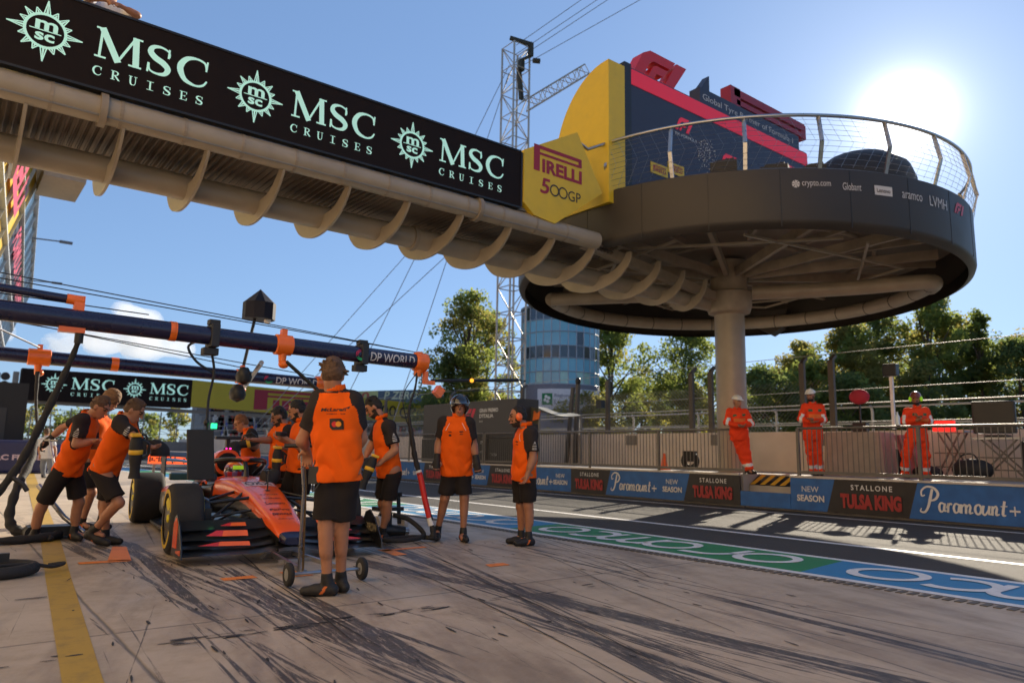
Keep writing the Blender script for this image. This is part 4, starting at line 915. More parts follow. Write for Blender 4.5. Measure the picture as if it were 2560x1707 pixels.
TR_ = [(34.3, 49.9, 14.2, 7.5, 0, 1, 110, "tall green tree left of the lattice mast"), (38.6, 53.5, 13.6, 6, 1, 0, 80, "green tree between the mast and the glass tower"), (33.2, 50.6, 9.0, 6.5, 2, 0, 70, "lower dark tree left of the mast behind the grey cabin"),
 (47.2, 46.0, 13.0, 7.5, 0, 3, 110, "yellow green tree just right of the glass tower"), (51.3, 40.6, 12.6, 8.5, 0, 2, 120, "broad loose tree left of the column with sky gaps"), (52.7, 47.4, 8.4, 7, 3, 0, 80, "lower sunlit bush tree between tower and column"),
 (48.4, 38.2, 6.6, 5.5, 3, 0, 70, "low light green tree at the left foot of the column"), (44.2, 28.6, 6.8, 6.5, 2, 0, 80, "dark round tree just right of the column"), (49.5, 27.8, 7.8, 6, 0, 1, 80, "mid green tree behind the second marshal"),
 (55, 32.0, 10.2, 6, 1, 3, 80, "ochre tinged tree left of the tall right hand trees"), (53.4, 27.1, 11.0, 7, 1, 0, 110, "olive tree behind the gap between second and third marshal"), (58.2, 27.2, 12.4, 7, 2, 1, 110, "tall dark tree in the middle of the right hand group"),
 (57.1, 22.9, 13.2, 7, 0, 1, 120, "tallest airy tree above the third marshal"), (57.9, 19.9, 11.6, 3.2, 2, 0, 60, "narrow pointed dark tree near the right edge"), (57.5, 17.4, 9.2, 6, 2, 1, 80, "dark tree behind the overhead screen at right edge"), (53, 21.6, 7.5, 6.5, 2, 1, 80, "low dark tree directly behind the third marshal"),
 (46, 23.6, 6, 6, 2, 0, 70, "low dense dark shrub tree behind the track fence"),
 (62, 36.5, 9.5, 9, 0, 1, 90, "hazy mid green tree in the back row right of the column"), (66, 31.5, 11, 10, 1, 0, 100, "back row olive tree between two taller right hand trees"), (66, 24.5, 12, 10, 0, 2, 100, "back row green tree behind the tallest airy tree"),
 (63, 18.5, 10, 9, 1, 2, 90, "back row dark tree at the far right behind the pointed tree"), (49.5, 33.5, 6.2, 6.5, 1, 3, 80, "low yellowish tree right of the column above the fence"), (60, 50, 9, 8, 0, 3, 80, "back row sunlit tree filling the gap left of the column"), (40, 41.5, 5.5, 6, 3, 1, 70, "low yellow bush right at the foot of the glass tower")]
for i, (x, y, h, w, a, b_, n, lab) in enumerate(TR_): tree(x, y, h, w, lab, (a, b_), i+1, n, .1 if h < 9 else .16)
for i, (x, y, h, w, lab) in enumerate([(12.5, 128, 7.4, 9, "far hazy tree left of the hanging hose"), (16.5, 127, 6.2, 9, "far tree between the two hanging hoses"), (20.5, 124, 5.2, 8, "far low tree behind the curly haired mechanic"), (25, 122, 5.6, 8, "far tree right of the bending mechanics"),
   (28.2, 118, 6.6, 7, "far rounder tree left of the black panel"), (29.6, 106, 6.0, 6, "far dark tree right of the green light"), (28.4, 94, 5.4, 5, "far tree left of the ginger mechanic"), (33, 100, 5.6, 7, "far tree behind the ginger mechanic head"), (9.5, 130, 6.0, 7, "far tree beside the black cabin edge")]):
    tree(x, y, h, w, lab, (0, 2) if i % 2 else (1, 0), i+40, 36, .05, .5, 40, "trees at the far end of the lane")

# ---------------------------------------------------------------- overhead pit booms
FITO = M("fitting_orange", (.85, .16, .01), .35, coat=.4, var=.06)
CLIP = M("clamp_black", (.03, .03, .032), .5, .3)
def boom(y, label, xe, bands, texts, xs=-2.4):
    t = thing("pit_boom", label, "boom", (0, y, 2.24), group="navy overhead booms above the pit box")
    pts = [(xs, y, 2.0), (xs+.9, y, 2.26), (xs+1.7, y, 2.33), (0.4, y, 2.32)]
    pts = spline(pts, 8)+[V(x, y, 2.32-.018*(x-.4)) for x in np.linspace(.8, xe, 12)]
    MB().tube(pts, .098, 40).build("boom_tube", NAVY, t, True)
    m = MB()
    for x, w in bands: m.lathe([(.099, -w/2), (.104, -w/2), (.104, w/2), (.099, w/2)], (x, y, 2.32-.018*(x-.4)), (1, 0, -.018), 24)
    m.build("band", FITO, t)
    zx = lambda x: 2.32-.018*(x-.4)
    mt = MB()
    for tx, x, w, h in texts:
        vs, fs, tw, th = textmesh(tx, .012)
        vs, fs = cut(vs, fs, th/6, 'y'); out = []
        for u, v in vs:
            a = (v/th-.5)*h/.1-.2; out.append(V(x+u/tw*w, y-.1015*math.cos(a), zx(x)+.1015*math.sin(a)))
        mt.add(out, fs)
    if texts: mt.build("lettering", M("print_silver", (.6, .6, .62), .5), t)
    mg = MB(); mg2 = MB()
    for tx, x, w, h in texts:
        for mm, a0, a1 in ((mg2, 1.7, 3.5), (mg, 3.6, 5.9)):
            for r_ in (.045, .062):
                p = [(x-.13+r_*1.2*math.cos(a0+(a1-a0)*i/10), r_*math.sin(a0+(a1-a0)*i/10)) for i in range(11)]
                mm.stroke([(u, v+zx(x)-.015) for u, v in p], lerpw([.004, .018, .004], 11), (0, y-.104, 0), X_, Z_, .004)
    if texts: mg.build("swirl_green", M("swirl_green", (.01, .35, .12), .5), t); mg2.build("swirl_red", M("swirl_red", (.5, .02, .08), .5), t)
    e = MB(); e.lathe([(0, .13), (.09, .13), (.12, .11), (.125, .0), (.125, -.04), (.11, -.06), (.1, -.06)], (xe-.02, y, zx(xe)), (1, 0, -.02), 24)
    e.box((xe+.0, y, zx(xe)+.1), (.07, .06, .06)); e.tube([(xe+.0, y, zx(xe)-.08), (xe-.02, y, zx(xe)-.19)], [.07, .045], 12); e.build("end_fitting", FITO, t, True)
    return t, zx
B1, Z1 = boom(8.15, "near navy overhead boom with silver lettering and orange end cap", 4.84, [(1.83, .05), (1.86, .02)], [("DP WORLD", 4.1, .62, .115)])
B2, Z2 = boom(12.14, "farther navy overhead boom with silver lettering behind the mechanics", 5.2, [(1.98, .1)], [("DP WORLD", 4.4, .74, .115)])
def saddle(t, x, y, z, w=.2):
    m = MB(); m.lathe([(.099, -w/2), (.118, -w/2+.01), (.118, w/2-.01), (.099, w/2)], (x, y, z), (1, 0, 0), 24); m.box((x, y-.0, z+.14), (.06, .08, .08)); m.tube([(x, y, z-.1), (x, y, z-.2)], [.05, .04], 12); m.ell((x+.02, y, z-.22), (.06, .06, .05)); m.build("saddle_clamp", FITO, t, True)
saddle(B1, 3.03, 8.15, Z1(3.03)); saddle(B2, 3.86, 12.14, Z2(3.86)); saddle(B2, 1.03, 12.14, Z2(1.03), .28)
def clampb(t, x, y, z):
    m = MB(); m.box((x, y, z), (.09, .23, .25)); m.box((x, y, z+.15), (.12, .1, .06)); m.box((x-.02, y, z-.17), (.16, .12, .08)); m.build("clamp", CLIP, t, bevel=.01)
clampb(B1, 2.25, 8.15, Z1(2.25)); clampb(B1, 4.02, 8.15, Z1(4.02))
m = MB(); m.tube([(-.6, 8.15, 2.58), (.92, 8.15, 2.5)], .04, 12); m.build("upper_arm", NAVY, B1, True)
m = MB(); m.box((.97, 8.15, 2.44), (.09, .09, .2)); m.tube([(.86, 8.15, 2.503), (1.01, 8.15, 2.495)], .05, 12); m.build("elbow_bracket", FITO, B1, True); MB().box((.93, 8.15, 2.2), (.22, .1, .05)).build("hose_plate", FITO, B1)
cb = MB()
for z0, x1, z1 in ((2.72, 4.8, 2.36), (2.66, 4.8, 2.36), (2.5, 1.6, 2.44)): cb.tube([(-.4, 8.15, z0), (x1, 8.15, z1)], .006, 5)
cb.build("stay_wire", M("wire_dark", (.05, .05, .05), .5, .5), B1)
cb = MB()
for z0, x1, z1 in ((2.9, 5.1, 2.36), (2.95, 3.86, 2.4)): cb.tube([(-.6, 12.14, z0), (x1, 12.14, z1)], .008, 5)
cb.build("stay_wire", M("wire_dark", (.05, .05, .05)), B2)
m = MB(); m.tube([(-.2, 10.6, 2.75), (1.0, 11.9, 2.42)], .012, 6); m.build("strut", STEEL, B2)
# warning arm to the right of the near boom end
wa = thing("indicator_arm", "thin dark horizontal arm with amber marker reaching right from the boom end", "arm", (4.9, 8.15, 2.05))
m = MB(); m.tube([(5.02, 8.13, 2.01), (6.4, 8.05, 2.11)], [.02, .026], 10); m.tube([(6.4, 8.05, 2.11), (6.55, 8.05, 2.115)], .008, 6); m.tube(spline([(6.55, 8.05, 2.11), (6.3, 8.05, 2.0), (5.9, 8.1, 1.94), (5.3, 8.1, 1.89)], 6), .006, 5); m.build("arm", BLACK, wa, True)
m = MB(); m.box((4.93, 8.13, 2.04), (.05, .06, .16)); m.box((4.99, 8.13, 1.98), (.15, .05, .05)); m.box((5.12, 8.1, 1.87), (.11, .09, .12), ax=((.8, 0, -.6), Y_, (.6, 0, .8))); m.build("bracket", FITO, wa)
m = MB(); m.ell((5.62, 8.06, 2.05), (.028, .028, .028)); m.build("marker", M("amber_lamp", (.9, .3, .02), .4, emit=1.2, var=0), wa, True)
# camera/lamp housing on a leaning mast
hs = thing("lamp_housing", "navy pointed lamp housing on a leaning thin mast above the booms", "lamp", (3.75, 12.1, 2.3))
m = MB(); c = V(4.12, 12.3, 3.52)
m.lathe([(0, .27), (.27, .02), (.27, -.26), (.0, -.26)], c, Z_, 10); m.build("housing", M("housing_navy", (.012, .011, .022), .5, spec=.25), hs)
m = MB(); m.tube([(3.86, 12.14, 2.35), (4.05, 12.28, 3.27)], .026, 8); m.build("mast", BLACK, hs, True)
m = MB(); m.ell((4.24, 12.2, 3.24), (.06, .06, .05)); m.build("lens", WHITE, hs, True)
# strut with two black lamps between the booms
sx = thing("camera_strut", "silver strut with two black camera domes between the two booms", "camera", (3.4, 10, 2.1))
a, b_ = V(3.0, 8.3, 2.12), V(3.9, 12.0, 2.1)
m = MB(); m.tube([V(2.95, 8.6, 2.1), V(3.62, 11.2, 2.02)], .03, 8); m.build("strut", STEEL, sx, True)
for q, r_ in ((V(2.98, 9.3, 1.98), .1), (V(3.45, 11.0, 1.88), .12)):
    m = MB(); m.lathe([(0, r_*1.3), (r_*.5, r_*1.2), (r_*.9, r_*.5), (r_, 0), (r_*.85, -r_*.6), (0, -r_)], q, Z_, 16); m.build("camera_dome", BLACK, sx, True)
sg2 = thing("hanging_pole", "thin dark slanting pole hanging from the near boom saddle", "pole", (3.1, 8.15, 2.0))
m = MB(); m.tube([(3.06, 8.1, 2.08), (3.9, 8.1, 1.45)], .022, 8); m.build("pole", M("pole_dark", (.04, .038, .025), .4, .4), sg2, True)
# pit light panel
tp = thing("pit_light_panel", "black rectangular pit light panel with a glowing green lamp above it", "signal light", (2.3, 8.2, .9))
P0 = V(2.235, 8.2, 1.02)
m = MB(); m.box(P0, (.27, .05, .53), ax=(V(.98, -.1, .02), V(.1, .98, 0), V(-.09, 0, 1).normalized())); m.build("panel", BLACK, tp, bevel=.008)
m = MB(); m.tube(spline([(2.28, 8.2, 1.28), (2.27, 8.2, 1.6), (2.3, 8.18, 1.9), (2.25, 8.16, 2.12)], 5), .014, 7); m.tube(spline([(2.3, 8.2, 1.9), (2.12, 8.2, 2.0), (2.02, 8.2, 2.15), (2.1, 8.18, 2.22)], 5), .014, 7); m.ell((2.27, 8.2, 1.36), (.03, .03, .04)); m.build("hanger", BLACK, tp, True)
m = MB(); m.box((2.34, 8.17, 1.325), (.055, .03, .055)); m.build("green_lamp", M("green_lamp", (.02, .9, .25), .4, emit=1.4, var=0), tp)
# hoses
HOSE = M("hose_sleeve", (.02, .019, .019), .75, bump=.5, bscale=25)
def hose(label, segs, rs, extra=None):
    t = thing("air_hose", label, "air hose", tuple(segs[-1]), group="black air hoses hanging from the booms")
    p = spline(segs, 8); n = len(p); r = random.Random(len(segs)); rr = lerpw(rs, n); rr = [q*(1+.14*math.sin(i*1.7)) for i, q in enumerate(rr)]
    MB().tube(p, rr, 10).build("hose", HOSE, t, True)
    return t
h1 = hose("thick black air hose hanging from near boom to the left frame edge", [(1.0, 8.15, 2.16), (.98, 8.2, 2.0), (.85, 8.35, 1.5), (.68, 8.5, .95), (.5, 8.55, .6), (.3, 8.55, .3), (.05, 8.5, .06), (-.5, 8.6, .05)], [.03, .025, .035, .036, .038, .06, .055, .05])
m = MB(); m.tube([(.62, 8.44, .78), (.7, 8.4, .72), (.74, 8.38, .66)], .022, 6); m.build("strap", BLACK, h1, True); MB().tube([(1.0, 8.15, 2.18), (1.0, 8.16, 2.08)], .04, 10).build("coupling", BLACK, h1, True)
h2 = hose("black air hose from far boom curling onto the ground behind the left mechanic", [(1.03, 12.1, 2.1), (1.04, 12.0, 1.7), (1.06, 11.7, 1.3), (1.0, 11.3, .9), (.85, 10.9, .55), (.8, 10.7, .2), (.95, 10.6, .05), (1.3, 10.5, .06), (1.1, 10.0, .05), (.4, 9.9, .04), (-.4, 10.1, .04)], [.03, .02, .02, .05, .05, .055, .06, .06, .05, .04, .03])
h3 = hose("black air hose with red and white section hanging from boom end at right", [(4.8, 8.12, 2.1), (4.78, 8.12, 1.9), (4.66, 8.05, 1.6), (4.68, 8.0, 1.3), (4.72, 7.95, 1.0), (4.78, 7.9, .75), (4.82, 7.85, .5), (4.9, 7.78, .16), (4.88, 7.75, .04)], [.012, .014, .016, .03, .034, .03, .03, .035, .05])
m = MB(); p = spline([(4.755, 7.925, .86), (4.78, 7.9, .75), (4.82, 7.85, .5), (4.885, 7.79, .2)], 8); m.tube(p, .036, 10); m.build("red_sleeve", M("hose_red", (.6, .02, .015), .45), h3, True)
m = MB(); m.tube(p[:4], .037, 10); m.tube(p[-4:], .037, 10); m.build("white_band", WHITE, h3, True)
m = MB(); m.tube(spline([(4.8, 8.12, 2.1), (4.6, 8.1, 1.8), (4.62, 8.05, 1.5), (4.67, 8.0, 1.35)], 8), .006, 5); m.tube(spline([(4.86, 8.12, 2.1), (4.86, 8.1, 1.95), (4.8, 8.1, 1.8)], 5), .006, 5); m.build("thin_cable", BLACK, h3, True)
# coil of hose on ground left front
hc_ = thing("hose_coil", "coiled black hose bundle with a valve lying on the concrete at left", "hose", (.4, 7.6, 0))
m = MB(); m.tube(spline([(-.35, 7.75, .05), (.1, 7.85, .06), (.55, 7.8, .07), (.78, 7.6, .06), (.6, 7.42, .05), (.2, 7.4, .05), (-.4, 7.5, .05)], 8), .05, 10); m.tube(spline([(.5, 7.5, .1), (.75, 7.55, .09), (.92, 7.62, .05), (1.02, 7.72, .06), (.9, 7.74, .05)], 6), .016, 8); m.build("hose", HOSE, hc_, True)
m = MB(); m.lathe([(0, -.09), (.05, -.09), (.07, -.03), (.07, .05), (.04, .09), (0, .09)], (.42, 7.62, .13), (1, .3, .1), 14); m.box((.55, 7.64, .15), (.1, .06, .07)); m.build("valve", BLACK, hc_, True)
# ---------------------------------------------------------------- racing car (local: origin under front axle, nose to -y)
CARB = M("carbon_black", (.010, .010, .011), .35, var=.2, scale=20, coat=.3); TYRE = M("tyre_rubber", (.02, .019, .019), .8, var=.25, scale=14, bump=.15, bscale=40)
PAP = M("car_papaya", (.88, .105, .01), .32, coat=.5, var=.03); TYY = M("tyre_yellow", (.6, .4, .02), .6)
GREENM = M("mirror_green", (.012, .06, .055), .35, coat=.4)
car = thing("racing_car", "orange and black open wheel racing car with front wing facing the camera", "racing car", (2.97, 8.2, 0), R_(-5.6))
def part(m, name, mats, parent=car, smooth=True, **k): return m.build(name, mats, parent, smooth, world=False, **k)
def wheel(x, y, w, name="wheel"):
    r = .36; s = 1 if x > 0 else -1
    m = MB(); h = w/2
    m.lathe([(.23, -h), (.3, -h-.004), (.335, -h+.008), (.353, -h+.03), (.36, -h+.06), (.361, 0), (.36, h-.06), (.353, h-.03), (.335, h-.008), (.3, h+.004), (.23, h)], (x, y, r), (1, 0, 0), 48)
    t = part(m, name, TYRE)
    m = MB()
    for q in (-1, 1): m.lathe([(.262, q*(h+.0035)), (.262, q*(h+.0075)), (.3, q*(h+.0055)), (.3, q*(h+.002))], (x, y, r), (1, 0, 0), 48, arc=(.3, 2.7)); m.lathe([(.262, q*(h+.0035)), (.262, q*(h+.0075)), (.3, q*(h+.0055)), (.3, q*(h+.002))], (x, y, r), (1, 0, 0), 48, arc=(3.5, 5.9))
    part(m, "tyre_stripe", TYY, t)
    m = MB(); m.lathe([(.235, -h*.9), (.235, h*.9)], (x, y, r), (1, 0, 0), 32); m.lathe([(.235, s*h*.93), (.2, s*h*.96), (.1, s*h*.86), (.05, s*h*.9), (0, s*h*.9)], (x, y, r), (1, 0, 0), 32)
    part(m, "rim", CARB, t)
    m = MB(); m.lathe([(.0, s*h*.98), (.035, s*h*.98), (.045, s*h*.88)], (x, y, r), (1, 0, 0), 16); m.lathe([(.09, s*h*.9), (.2, s*h*.985), (.21, s*h*.985), (.11, s*h*.87)], (x, y, r), (1, 0, 0), 32, arc=(1.0, 2.3)); part(m, "wheel_nut", M("nut_yellow", (.7, .6, .02), .5), t)
wheel(-.845, 0, .31); wheel(.845, 0, .31); wheel(-.795, 3.6, .4); wheel(.795, 3.6, .4)
def loft(m, secs, n=20, mats=None):
    """secs: (y, zc, halfw, halfh, power)"""
    vs = []
    for y, x, z, hw, hh, p in secs:
        for i in range(n):
            a = 2*math.pi*i/n; c, s_ = math.cos(a), math.sin(a)
            vs.append((x+hw*math.copysign(abs(c)**p, c), y, z+hh*math.copysign(abs(s_)**p, s_)))
    fs = [(i*n+k, i*n+(k+1) % n, (i+1)*n+(k+1) % n, (i+1)*n+k) for i in range(len(secs)-1) for k in range(n)]
    fs += [tuple(range(n)), tuple(range((len(secs)-1)*n, len(secs)*n))]
    k0 = len(m.f); m.add(vs, fs)
# nose and chassis: papaya on top, carbon below
secs = [(-1.16, 0, .21, .09, .035, .6), (-1.08, 0, .235, .13, .06, .55), (-.9, 0, .285, .155, .085, .5), (-.5, 0, .375, .185, .115, .45), (0, 0, .475, .21, .145, .42), (.45, 0, .53, .245, .17, .42), (.85, 0, .545, .29, .2, .45), (1.15, 0, .53, .32, .22, .45), (1.3, 0, .50, .34, .22, .45)]
m = MB(); loft(m, secs, 28)
nfix = []
for i, f in enumerate(m.f):
    c = sum((Vector(m.v[k]) for k in f), Vector())/len(f)
    y = c.y; zc = np.interp(y, [s[0] for s in secs], [s[2] for s in secs]); hh = np.interp(y, [s[0] for s in secs], [s[4] for s in secs])
    m.m[i] = 2 if y < -1.02 else (0 if c.z > zc+hh*.12 else 1)
nose = part(m, "nose", [PAP, CARB, NAVY])
bv = BVHTree.FromPolygons([Vector(v) for v in m.v], m.f)
def decal(txt, cx, y, w, h, mat, name="decal", bold=.01):
    vs, fs, tw, th = textmesh(txt, bold); d = MB(); out = []
    for u, v in vs:
        x, yy = cx+(u/tw-.5)*w, y+v/th*h
        hit = bv.ray_cast(Vector((x, yy, 2)), Vector((0, 0, -1)))[0]; out.append((x, yy, (hit.z if hit else .4)+.004))
    d.add(out, fs); part(d, name, mat, nose, False)
DK = M("decal_dark", (.02, .01, .02), .5)
decal("T.RIGHT", 0, -.12, .2, .03, DK); decal("webex", 0, -.24, .2, .035, DK); decal("Lenovo", 0, -.42, .2, .07, DK); decal("FxPro", 0, -.6, .2, .05, DK); decal("DEWALT", 0, -.72, .2, .05, DK, bold=.04); decal("Allwyn", 0, -.84, .16, .03, DK)
d = MB(); vs = []
def top(x, y): 
    h = bv.ray_cast(Vector((x, y, 2)), Vector((0, 0, -1)))[0]; return Vector((x, y, (h.z if h else .5)+.003))
for i in range(6):
    for j in range(6): vs.append(top(-.17+.34*i/5, .28+.24*j/5))
d.add(vs, [(i*6+j, i*6+j+1, (i+1)*6+j+1, (i+1)*6+j) for i in range(5) for j in range(5)]); part(d, "number_patch", M("patch_pale", (.6, .45, .5), .5), nose, False)
decal("OKX", 0, .32, .3, .17, DK, bold=.02)
for x in (-.13, 0, .12): decal("*", x, .62, .07, .07, WHITE, bold=.03)
m = MB(); m.tube([top(.02, .05), top(.02, .05)+Vector((0, 0, .22))], .008, 8); m.box(tuple(top(.02, .05)), (.04, .07, .01)); part(m, "pitot_tube", CARB, nose)
# front wing: four elements with a dip in the middle
fw_ = MB()
def wing_el(m, y0, z0, chord, rise, x0, x1, dip=.0, th=.012, n=24):
    vs = []
    for i in range(n+1):
        x = x0+(x1-x0)*i/n; q = abs(x)/.95; z = z0+dip*math.exp(-(x/.22)**2)+.015*math.sin(q*3.1)-.0; sw = .16*q**1.5
        for dy, dz in ((0, 0), (chord*.35, rise*.22+th), (chord, rise), (chord*.95, rise-th), (chord*.3, rise*.1-th)): vs.append((x, y0+dy+sw, z+dz))
    fs = [(i*5+k, i*5+(k+1) % 5, (i+1)*5+(k+1) % 5, (i+1)*5+k) for i in range(n) for k in range(5)]+[(0, 1, 2, 3, 4), tuple(n*5+k for k in range(5))]
    m.add(vs, fs)
wing_el(fw_, -1.12, .085, .26, .04, -.97, .97, .07); 
for s in (-1, 1):
    a, b = (-.97, -.13) if s < 0 else (.13, .97)
    wing_el(fw_, -.97, .135, .2, .06, a, b, .06); wing_el(fw_, -.86, .2, .19, .08, a, b, .06); wing_el(fw_, -.75, .285, .16, .08, a, b, .03)
front = part(fw_, "front_wing", CARB, bevel=0)
for s in (-1, 1):
    fo = MB()
    def strip_(xa, xb, y, z, dz, sk):
        fo.mi = 0; xm = xa+(xb-xa)*.62; yy = lambda q: y+.16*(q/.95)**1.5
        fo.add([(s*xa, yy(xa), z), (s*xm, yy(xm), z), (s*(xm-.02), yy(xm)+.05, z+dz), (s*xa, yy(xa)+.05, z+dz)], [(0, 1, 2, 3)]); fo.mi = 1
        fo.add([(s*xm, yy(xm), z), (s*xb, yy(xb), z+.004), (s*(xb-.1-sk), yy(xb-.1-sk)+.05, z+dz), (s*(xm-.02), yy(xm)+.05, z+dz)], [(0, 1, 2, 3)]); return
        fo.add([(s*xa, y+.16*(xa/.95)**1.5, z), (s*xb, y+.16*(xb/.95)**1.5, z), (s*(xb-sk*.4), y+.05+.16*(xb/.95)**1.5, z+dz), (s*(xa+sk), y+.05+.16*(xa/.95)**1.5, z+dz)], [(0, 1, 2, 3)])
    strip_(.36, .74, -.86, .245, .05, .0); strip_(.36, .82, -.97, .165, .035, .1); strip_(.36, .6, -.75, .33, .03, .0)
    part(fo, "wing_flash", [M("wing_orange", (.9, .14, .02), .35, coat=.4), M("wing_red", (.6, .03, .03), .35, coat=.4)], front, False)
for s in (-1, 1):
    m = MB(); pr = [(-1.0, .07), (-.42, .05), (-.42, .3), (-.5, .42), (-.62, .45), (-.78, .36), (-.98, .16)]
    m.prism([(y, z) for y, z in pr], (s*.985, 0, 0), Y_, Z_, -.008, .008)
    ep = part(m, "endplate", CARB, front, False, bevel=.004)
    m = MB(); q = [(-.72, .14), (-.5, .13), (-.5, .36), (-.62, .42), (-.72, .36)]
    if s < 0: m.prism([(y, z) for y, z in q], (-.995, 0, 0), Y_, Z_, -.003, .004); m.prism([(-.95, .1), (-.72, .1), (-.72, .12), (-.95, .15)], (-.995, 0, 0), Y_, Z_, -.003, .004); part(m, "endplate_flash", PAP, front, False)
    else: m.text("ARROW", (.974, -.52, .22), V(0, -1, 0), Z_, .34, .09, shear=.1, d=.003); part(m, "endplate_lettering", M("gold_print", (.4, .33, .2), .5), front, False)
    m = MB(); 
    for k in range(3): m.tube(spline([(s*.99, -.5+.07*k, .3-.03*k), (s*.9, -.45+.06*k, .16), (s*.72, -.52+.05*k, .10)], 5), .008, 6)
    part(m, "winglet", CARB, front)
m = MB()
for s in (-1, 1): m.prism([(-1.05, .1), (-.9, .12), (-.75, .28), (-1.0, .2)], (s*.12, 0, 0), Y_, Z_, -.006, .006)
part(m, "wing_pylon", CARB, front, False)
# suspension, brake ducts
for s in (-1, 1):
    m = MB()
    for p, q, r_ in (((.2, -.05, .56), (.7, -.02, .5), .018), ((.22, .5, .6), (.7, .06, .5), .018), ((.17, -.1, .36), (.7, -.06, .2), .016), ((.2, .5, .38), (.7, .06, .2), .016), ((.2, .2, .6), (.7, .02, .22), .018), ((.19, -.2, .44), (.7, -.14, .36), .014)):
        m.tube([(s*p[0], p[1], p[2]), (s*q[0], q[1], q[2])], r_, 8)
    part(m, "suspension", CARB)
for s in (-1, 1):
    m = MB(); m.lathe([(0, -.04), (.2, -.04), (.22, .0), (.2, .05), (0, .05)], (s*.66, 0, .36), (1, 0, 0), 24); m.box((s*.64, -.16, .36), (.07, .12, .22)); part(m, "brake_duct", CARB)
    m = MB(); m.tube([(s*.66, .36*math.cos(a)*1.06, .36+.385*math.sin(a)) for a in np.linspace(.35, 1.9, 12)], [.012]*12, 6); part(m, "wheel_winglet", PAP)
# cockpit, halo, driver surround
m = MB(); loft(m, [(1.25, 0, .5, .36, .2, .45), (1.5, 0, .47, .42, .2, .5), (2.0, 0, .46, .44, .2, .5), (2.3, 0, .48, .42, .24, .5)], 24); part(m, "monocoque", CARB)
for s in (-1, 1): part(MB().tube(spline([(s*.36, 2.05, .68), (s*.38, 1.7, .7), (s*.33, 1.3, .73)], 5), .05, 10), "cockpit_rim", CARB)
m = MB(); m.tube(spline([(-.34, 2.05, .74), (-.37, 1.75, .86), (-.3, 1.42, .93), (-.14, 1.2, .95), (0, 1.14, .95), (.14, 1.2, .95), (.3, 1.42, .93), (.37, 1.75, .86), (.34, 2.05, .74)], 6), .033, 12); m.tube(spline([(0, 1.15, .94), (0, 1.05, .84), (0, .98, .7)], 5), [.028]*11, 10); halo = part(m, "halo", CARB)
m = MB(); m.tube(spline([(-.1, 1.175, .955), (0, 1.14, .955), (.1, 1.175, .955)], 5), .037, 10); part(m, "halo_flash", PAP, halo)
# engine cover, airbox, T camera
m = MB(); loft(m, [(2.16, 0, .9, .16, .17, .8), (2.3, 0, .87, .18, .2, .75), (2.8, 0, .74, .2, .26, .7), (3.4, 0, .6, .12, .24, .7), (3.9, 0, .48, .06, .16, .8)], 24)
for i, f in enumerate(m.f):
    c = sum((Vector(m.v[k]) for k in f), Vector())/len(f); m.m[i] = 0 if c.z > .86 else 1
part(m, "engine_cover", [PAP, CARB])
m = MB(); m.ell((0, 2.15, .9), (.14, .03, .13)); part(m, "airbox", M("airbox_black", (.004, .004, .004), .9), smooth=True)
m = MB(); m.box((0, 2.25, 1.16), (.05, .08, .14)); m.box((0, 2.22, 1.23), (.34, .07, .045)); part(m, "camera_bar", CARB, smooth=False, bevel=.008)
m = MB(); m.ell((-.03, 2.14, 1.085), (.012, .012, .012)); m.ell((.02, 2.14, 1.085), (.016, .012, .012)); part(m, "status_lamp", M("lamp_magenta", (.9, .02, .35), .4, emit=1.5, var=0))
# sidepods, floor
for s in (-1, 1):
    m = MB(); loft(m, [(1.35, s*.58, .5, .16, .1, .55), (1.6, s*.6, .46, .22, .17, .5), (2.2, s*.58, .4, .22, .2, .5), (2.9, s*.48, .3, .18, .16, .55), (3.5, s*.36, .22, .08, .1, .6)], 20)
    for i, f in enumerate(m.f):
        c = sum((Vector(m.v[k]) for k in f), Vector())/len(f); m.m[i] = 0 if c.z > .5 else 1
    part(m, "sidepod", [PAP, CARB])
    m = MB(); m.tube([(s*.4, 1.2, .7), (s*.66, 1.12, .735)], .01, 6); part(m, "mirror_arm", CARB)
    m = MB(); m.box((s*.73, 1.1, .75), (.26, .09, .085)); part(m, "mirror", GREENM, smooth=False, bevel=.02)
m = MB(); m.prism([(-.3, .75), (.3, .75), (.78, 1.3), (.8, 3.0), (.45, 3.9), (-.45, 3.9), (-.8, 3.0), (-.78, 1.3)], (0, 0, .06), X_, Y_, 0, .03)
for s in (-1, 1):
    for k in range(4): m.bar((s*(.3+.12*k), .85+.1*k, .09), (s*(.34+.13*k), 1.3, .24), .008, .12)
part(m, "floor", CARB, smooth=False)
# rear wing
m = MB(); wing_el(m, 4.05, .86, .28, .04, -.52, .52, -.04); wing_el(m, 4.22, .93, .14, .07, -.52, .52, -.02)
for s in (-1, 1): m.prism([(3.95, .4), (4.45, .4), (4.45, 1.0), (4.0, 1.0)], (s*.53, 0, 0), Y_, Z_, -.008, .008)
m.box((0, 4.15, .6), (.05, .2, .6)); part(m, "rear_wing", CARB, smooth=False)
m = MB(); m.box((-.535, 4.2, .72), (.012, .4, .5)); part(m, "rear_endplate", CARB, smooth=False)
